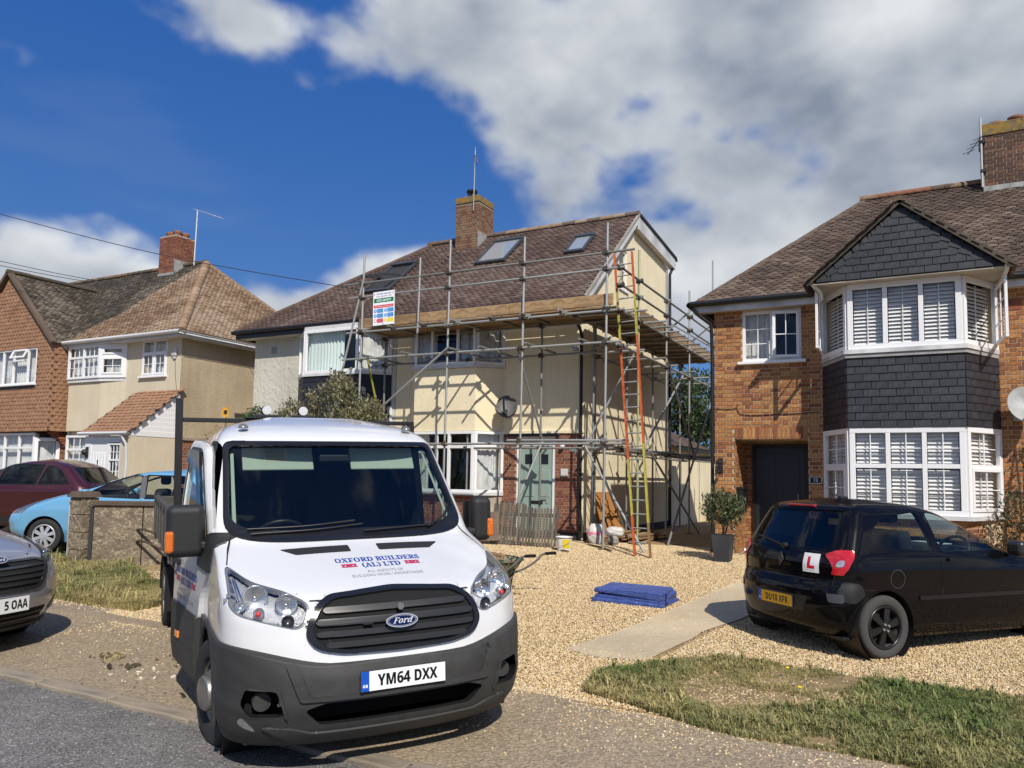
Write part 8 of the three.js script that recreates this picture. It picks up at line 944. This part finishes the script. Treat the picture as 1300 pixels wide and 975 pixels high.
  part(g, 'rear_wiper', merge([tube([[-0.515, 1.0, 0.02], [-0.50, 1.03, -0.15], [-0.47, 1.075, -0.42]], 0.009, 12, 6), T(R(new THREE.CylinderGeometry(0.028, 0.03, 0.04, 14), 0, 0, Math.PI / 2), -0.515, 1.0, 0.04)]), M.black); part(g, 'roof_aerial', merge([rbx(0.12, 0.22, 1.465, 1.5, 0.1, 0.15, 0.012), rod([0.16, 1.49, 0.125], [0.0, 1.53, 0.125], 0.004, 5)]), M.black);
  seat(g, 0.95, 0.34, 0.46, 0.42); seat(g, 0.95, -0.34, 0.46, 0.42); seat(g, 0.35, 0, 1.1, 0.24); steering(g, 1.42, 0.92, 0.34, 0.5); part(g, 'dashboard', rbx(1.45, 1.8, 0.7, 0.98, -0.65, 0.65, 0.08, 3), cabin); part(g, 'papers', rbx(1.55, 1.72, 0.982, 0.99, -0.3, 0.1, 0.002, 1), M.upvc);
}
{ // silver family hatchback, nose only in view
  const cfg = { lo: 0.18, hi: 1.47, dense: 1.36, nf: 2.25, nr: 3, taper: 0.06,
    F: [[0.18, 0.74], [0.26, 0.85], [0.42, 0.90], [0.56, 0.895], [0.66, 0.86], [0.74, 0.79], [0.79, 0.66], [0.84, 0.45], [0.90, 0.12], [0.96, -0.22], [0.995, -0.42], [1.36, -1.12], [1.42, -1.35], [1.455, -1.6], [1.47, -1.9]],
    R: [[0.18, -3.4], [1.0, -3.45], [1.3, -3.2], [1.47, -2.4]], W: [[0.18, 0.82], [0.35, 0.90], [0.6, 0.915], [0.78, 0.905], [0.92, 0.88], [1.0, 0.85], [1.36, 0.64], [1.42, 0.55], [1.47, 0.3]], Sf: [[0.18, 0.40], [0.7, 0.52], [0.8, 0.50], [0.95, 0.40], [1.0, 0.35], [2, 0.3]], Sr: [[0, 0.4], [2, 0.4]] };
  const silver = P({ color: lin(0.36, 0.37, 0.40), roughness: 0.4, metalness: 0.4, clearcoat: 1, clearcoatRoughness: 0.04 });
  const fwp = rnd([[-0.72, 1.035], [0.72, 1.035], [0.58, 1.35], [-0.58, 1.35]], 0.08, 4), s1 = rnd([[-0.75, 1.0], [-1.3, 1.33], [-2.6, 1.30], [-2.9, 1.05]], 0.06, 4);
  const { g, bvh } = car('silver_hatchback', 'silver-grey hatchback whose nose enters the frame at the left edge', [-8.39, -0.145, -3.87], 0.215, cfg, silver, { windows: [['side', s1, 'side_window'], ['front', fwp, 'windscreen']], fw: [-1.3, 0.0], wb: -2.65, wr: 0.315, in: 0.55, tr: 0.78, rr: 0.22, under: [-3.2, 0.6], nose: -0.1, glass: carGlass, wheel: { spokes: 5 } });
  g.scale.set(1.1, 1.22, 1.1); for (const c of g.children) if (c.name === 'wheel' || c.name === 'arch_liner') { c.scale.y = 0.9; c.position.y *= 0.9; } part(g, 'bonnet_gap', merge([seam(bvh, 'front', [[-0.62, 0.80], [-0.4, 0.745], [0, 0.735], [0.4, 0.745], [0.62, 0.80]], 0.008)]), M.black);
  const gh = rnd([[-0.54, 0.665, 0.03], [-0.40, 0.505, 0.06], [0.40, 0.505, 0.06], [0.54, 0.665, 0.03], [0.42, 0.70, 0.05], [-0.42, 0.70, 0.05]], 0.04, 4), gr = part(g, 'grille', drape(bvh, 'front', gh, { off: 0.004, skirt: 0.006, sub: 3 }), S({ color: lin(0.008, 0.008, 0.008), roughness: 0.9 }));
  part(gr, 'grille_frame', drape(bvh, 'front', rnd([[-0.57, 0.67, 0.03], [-0.42, 0.485, 0.06], [0.42, 0.485, 0.06], [0.57, 0.67, 0.03], [0.44, 0.715, 0.05], [-0.44, 0.715, 0.05]], 0.04, 4), { off: 0.014, skirt: 0.014, sub: 3, hole: gh }), S({ color: lin(0.12, 0.125, 0.13), roughness: 0.25, metalness: 0.8 }));
  for (const [y, w] of [[0.54, 0.42], [0.58, 0.455], [0.62, 0.49], [0.66, 0.51]]) part(gr, 'grille_bar', drape(bvh, 'front', [[-w, y - 0.008], [w, y - 0.008], [w, y + 0.008], [-w, y + 0.008]], { off: 0.014, skirt: 0.014, sub: 4 }), S({ color: lin(0.13, 0.135, 0.14), roughness: 0.25, metalness: 0.8 }));
  badge(g, [0.872, 0.735, 0], Math.PI / 2, 0.14, -0.5); plate(g, plateTex('>5 OAA', '#e9eae8', false), [0.925, 0.395, 0], Math.PI / 2, -0.03);
  for (const s of [-1, 1]) { const q = [[0.50, 0.69, 0.03], [0.62, 0.665, 0.03], [0.78, 0.74, 0.03], [0.875, 0.86, 0.02], [0.86, 0.885, 0.02], [0.74, 0.82, 0.05], [0.60, 0.755, 0.05]], Q = rnd(s > 0 ? q : flip(q), 0.03, 4), h = part(g, 'headlight', drape(bvh, 'front', Q, { off: 0.005, skirt: 0.01, sub: 4 }), S({ color: lin(0.05, 0.055, 0.065), roughness: 0.25, metalness: 0.6, bumpMap: rep(B1, 8), bumpScale: 0.004 })); const ray = new THREE.Ray(); for (const [z, y, r] of [[0.66, 0.725, 0.035], [0.76, 0.785, 0.035], [0.57, 0.705, 0.022]]) { ray.origin.set(9, y, s * z); ray.direction.set(-1, 0, 0); const k = bvh.raycastFirst(ray, THREE.DoubleSide), o = part(h, 'reflector', clean(new THREE.SphereGeometry(r, 16, 10).scale(0.4, 1, 1)), chrome); o.position.copy(k.point); } part(h, 'lens', drape(bvh, 'front', Q, { off: 0.02, skirt: 0, sub: 4 }), M.glass);
    const fq = [[0.60, 0.30], [0.66, 0.36], [0.80, 0.42], [0.82, 0.36], [0.74, 0.29]]; part(g, 'fog_recess', drape(bvh, 'front', rnd(s > 0 ? fq : flip(fq), 0.02), { off: 0.003, skirt: 0.004, sub: 3 }), M.black); const f2 = [[0.61, 0.275], [0.75, 0.285], [0.80, 0.315], [0.79, 0.33], [0.73, 0.30], [0.61, 0.29]]; part(g, 'fog_trim', drape(bvh, 'front', rnd(s > 0 ? f2 : flip(f2), 0.01), { off: 0.008, skirt: 0.01, sub: 3 }), S({ color: lin(0.5, 0.5, 0.5), roughness: 0.25, metalness: 0.8 })); part(g, 'mirror', rbx(-0.85, -0.7, 0.98, 1.12, s > 0 ? 0.9 : -1.08, s > 0 ? 1.08 : -0.9, 0.05, 3), silver); }
  part(g, 'lower_intake', drape(bvh, 'front', rnd([[-0.56, 0.335], [-0.48, 0.235], [0.48, 0.235], [0.56, 0.335]], 0.03), { off: 0.004, skirt: 0.006, sub: 3 }), S({ color: lin(0.008, 0.008, 0.008), roughness: 0.9 })); for (const y of [0.265, 0.3]) part(g, 'intake_bar', drape(bvh, 'front', [[-0.5, y - 0.007], [0.5, y - 0.007], [0.5, y + 0.007], [-0.5, y + 0.007]], { off: 0.012, skirt: 0.012, sub: 4 }), M.black); part(g, 'splitter', drape(bvh, 'front', rnd([[-0.70, 0.225], [-0.6, 0.19], [0.6, 0.19], [0.70, 0.225]], 0.01), { off: 0.02, skirt: 0.03, sub: 4 }), trim);
  part(g, 'dashboard', rbx(-0.95, -0.6, 0.75, 1.0, -0.7, 0.7, 0.08, 3), cabin); part(g, 'windscreen_wiper', tube([[-0.42, 1.03, -0.5], [-0.47, 1.06, 0], [-0.46, 1.06, 0.5]], 0.01, 14, 6), M.black);
}
{ // pale blue hatchback behind the garden wall
  const cfg = { lo: 0.19, hi: 1.50, dense: 1.42, nf: 2.2, nr: 3, taper: 0.06,
    F: [[0.19, 0.74], [0.35, 0.88], [0.55, 0.92], [0.66, 0.88], [0.75, 0.76], [0.86, 0.50], [0.95, 0.20], [1.02, -0.06], [1.06, -0.25], [1.27, -0.84], [1.40, -1.25], [1.45, -1.48], [1.48, -1.75], [1.5, -2.1]],
    R: [[0.19, -2.95], [0.5, -3.06], [0.95, -3.05], [1.4, -2.75], [1.5, -2.3]], W: [[0.19, 0.76], [0.4, 0.83], [0.75, 0.84], [0.95, 0.815], [1.05, 0.78], [1.38, 0.64], [1.45, 0.55], [1.5, 0.3]], Sf: [[0, 0.5], [0.9, 0.5], [1.05, 0.35], [2, 0.3]], Sr: [[0, 0.35], [2, 0.3]] };
  const blue = P({ color: lin(0.17, 0.42, 0.64), roughness: 0.35, metalness: 0.25, clearcoat: 1, clearcoatRoughness: 0.04 });
  const s1 = rnd([[-0.62, 1.015, 0.04], [-0.95, 1.20, 0.2], [-1.28, 1.345, 0.2], [-1.58, 1.375, 0.04], [-1.63, 0.985, 0.05]], 0.05, 4), s2 = rnd([[-1.72, 0.985], [-1.68, 1.38], [-2.35, 1.37], [-2.62, 1.16], [-2.62, 1.0]], 0.05, 4), fwp = rnd([[-0.68, 1.09], [0.68, 1.09], [0.58, 1.40], [-0.58, 1.40]], 0.08, 4), rwp = rnd([[-0.58, 1.0], [0.58, 1.0], [0.52, 1.36], [-0.52, 1.36]], 0.08, 4);
  const { g, bvh } = car('blue_hatchback', 'pale blue hatchback parked behind the stone gate pier', [-14.92, 0.011, -9.45], -2.651, cfg, blue, { windows: [['side', s1, 'front_door_window'], ['side', s2, 'rear_door_window'], ['front', fwp, 'windscreen'], ['rear', rwp, 'rear_window']], fw: [-1.5, 0.1], rw: [-3.2, -2.5], wb: -2.46, wr: 0.30, in: 0.5, tr: 0.73, rr: 0.205, under: [-2.8, 0.5], nose: -0.1, wheel: { spokes: 8, mat: S({ color: lin(0.56, 0.57, 0.58), roughness: 0.35, metalness: 0.5 }), sw: 0.055, flare: 1.15, twist: 0.03, back: S({ color: lin(0.015, 0.015, 0.016), roughness: 0.8 }) }, seams: [[[-0.50, 0.98], [-0.46, 0.6], [-0.55, 0.3], [-1.6, 0.27], [-1.66, 0.98]]], glass: P({ color: lin(0.80, 0.86, 0.84), transmission: 1, thickness: 0, roughness: 0.01 }) });
  g.scale.setScalar(1.07);
  for (const s of [-1, 1]) { const w = s > 0 ? 'right' : 'left', q = rnd([[0.66, 0.68], [0.62, 0.755], [0.38, 0.885], [0.12, 0.945], [0.14, 0.90], [0.30, 0.80], [0.42, 0.69]], 0.03, 4); const h = part(g, 'headlight', drape(bvh, w, q, { off: 0.006, skirt: 0.01, sub: 3 }), S({ color: lin(0.30, 0.32, 0.34), roughness: 0.25, metalness: 0.8, bumpMap: rep(B1, 8), bumpScale: 0.004 })); part(h, 'lens', drape(bvh, w, q, { off: 0.014, skirt: 0, sub: 3 }), M.glass); part(g, 'quarter_trim', drape(bvh, w, rnd([[-0.40, 0.99], [-0.30, 1.02], [-0.52, 1.06], [-0.60, 1.0]], 0.01), { off: 0.004, skirt: 0.005 }), M.black); part(g, 'mirror', rbx(-0.80, -0.64, 1.0, 1.13, s > 0 ? 0.83 : -1.0, s > 0 ? 1.0 : -0.83, 0.05, 3), blue); part(g, 'door_handle', drape(bvh, w, rnd([[-1.38, 0.86], [-1.55, 0.865], [-1.55, 0.90], [-1.38, 0.895]], 0.01), { off: 0.02, skirt: 0.022 }), blue); part(g, 'pillar_cover', drape(bvh, w, [[-1.635, 0.99], [-1.585, 1.38], [-1.675, 1.38], [-1.725, 0.99]], { off: 0.004, skirt: 0.004 }), S({ color: lin(0.10, 0.10, 0.11), roughness: 0.4 })); }
  part(g, 'front_bumper_intake', drape(bvh, 'front', rnd([[-0.5, 0.5], [-0.45, 0.34], [0.45, 0.34], [0.5, 0.5]], 0.03), { off: 0.004, skirt: 0.005 }), M.black); seat(g, -1.45, 0.36, 0.45, 0.4); seat(g, -1.45, -0.36, 0.45, 0.4); steering(g, -0.95, 0.95, 0.36, 0.5); part(g, 'dashboard', rbx(-0.85, -0.45, 0.7, 1.0, -0.65, 0.65, 0.08, 3), cabin);
}
{ // dark red crossover, rear to the right
  const cfg = { lo: 0.2, hi: 1.62, dense: 1.5, nf: 2.4, nr: 2.6, taper: 0.05,
    F: [[0.2, 3.2], [0.6, 3.45], [0.9, 3.4], [1.05, 2.6], [1.1, 2.2], [1.5, 1.3], [1.58, 0.9], [1.62, 0.5]], R: [[0.2, -0.7], [0.5, -0.82], [0.95, -0.82], [1.05, -0.78], [1.45, -0.28], [1.54, -0.05], [1.6, 0.2], [1.62, 0.4]],
    W: [[0.2, 0.85], [0.5, 0.92], [0.95, 0.92], [1.08, 0.87], [1.48, 0.68], [1.57, 0.58], [1.62, 0.3]], Sf: [[0, 0.5], [2, 0.3]], Sr: [[0, 0.38], [1.0, 0.34], [2, 0.25]] };
  const redP = P({ color: lin(0.055, 0.006, 0.008), roughness: 0.35, metalness: 0.3, clearcoat: 1, clearcoatRoughness: 0.04 });
  const s1 = rnd([[-0.32, 1.10, 0.05], [0.0, 1.42, 0.15], [0.28, 1.485, 0.1], [0.36, 1.09, 0.04]], 0.05, 4), s2 = rnd([[0.43, 1.085], [0.37, 1.49], [1.22, 1.49], [1.30, 1.075]], 0.05, 4), s3 = rnd([[1.38, 1.07], [1.32, 1.47], [1.6, 1.4], [2.1, 1.08]], 0.05, 4), rwp = rnd([[-0.62, 1.12], [0.62, 1.12], [0.52, 1.44], [-0.52, 1.44]], 0.08, 4), fwp = rnd([[-0.7, 1.15], [0.7, 1.15], [0.58, 1.48], [-0.58, 1.48]], 0.08, 4);
  const { g, bvh } = car('red_crossover', 'dark red crossover with black glass behind the pale blue car', [-17.5, 0.09, -11.26], -2.75, cfg, redP, { windows: [['side', s1, 'quarter_window'], ['side', s2, 'rear_door_window'], ['side', s3, 'front_door_window'], ['rear', rwp, 'rear_window'], ['front', fwp, 'windscreen']], fw: [1.0, 2.4], rw: [-1.0, -0.1], wb: 2.65, wr: 0.34, in: 0.6, tr: 0.79, rr: 0.24, under: [-0.6, 3.1], nose: 2.2, glass: tinted, wheel: { spokes: 5 }, seams: [[[0.40, 1.05], [0.45, 0.5], [0.6, 0.32], [1.3, 0.32], [1.34, 1.05]]] });
  g.scale.setScalar(1.06); for (const s of [-1, 1]) { const w = s > 0 ? 'right' : 'left'; part(g, 'sill_cladding', drape(bvh, w, [[0.45, 0.24], [2.2, 0.24], [2.2, 0.40], [0.45, 0.40]], { off: 0.012, skirt: 0.014 }), trim); part(g, 'mirror', rbx(1.85, 2.02, 1.08, 1.22, s > 0 ? 0.9 : -1.1, s > 0 ? 1.1 : -0.9, 0.05, 3), redP); }
}
{ // dark car in the shade at the end of the drive
  const cfg = { lo: 0.19, hi: 1.46, dense: 1.38, nf: 2.4, nr: 2.6, taper: 0.05, F: [[0.19, 2.9], [0.6, 3.1], [0.9, 2.2], [0.98, 1.8], [1.36, 1.0], [1.46, 0.4]], R: [[0.19, -0.6], [0.6, -0.75], [0.95, -0.7], [1.36, -0.3], [1.46, 0.1]], W: [[0.19, 0.8], [0.5, 0.86], [0.9, 0.86], [1.36, 0.64], [1.46, 0.3]], Sf: [[0, 0.5], [2, 0.3]], Sr: [[0, 0.35], [2, 0.25]] };
  const s1 = rnd([[-0.2, 1.0], [0.1, 1.32], [1.0, 1.32], [1.6, 1.0]], 0.05, 4), rwp = rnd([[-0.58, 1.0], [0.58, 1.0], [0.5, 1.34], [-0.5, 1.34]], 0.06, 4);
  const { g } = car('dark_car', 'black car parked in the shade at the far end of the side drive', [-5.35, 0.23, -26.5], 1.57, cfg, paint([0.006, 0.006, 0.007]), { windows: [['side', s1, 'side_window'], ['rear', rwp, 'rear_window']], rw: [-1, -0.1], wb: 2.5, wr: 0.3, in: 0.5, tr: 0.75, rr: 0.21, under: [-0.5, 2.8], nose: 1.9, glass: tinted, trim: false, wheel: { spokes: 5 } });
  part(g, 'bumper_strip', rbx(-0.78, -0.7, 0.5, 0.54, -0.6, 0.6, 0.01), M.black);
}
renderer.render(scene, camera);
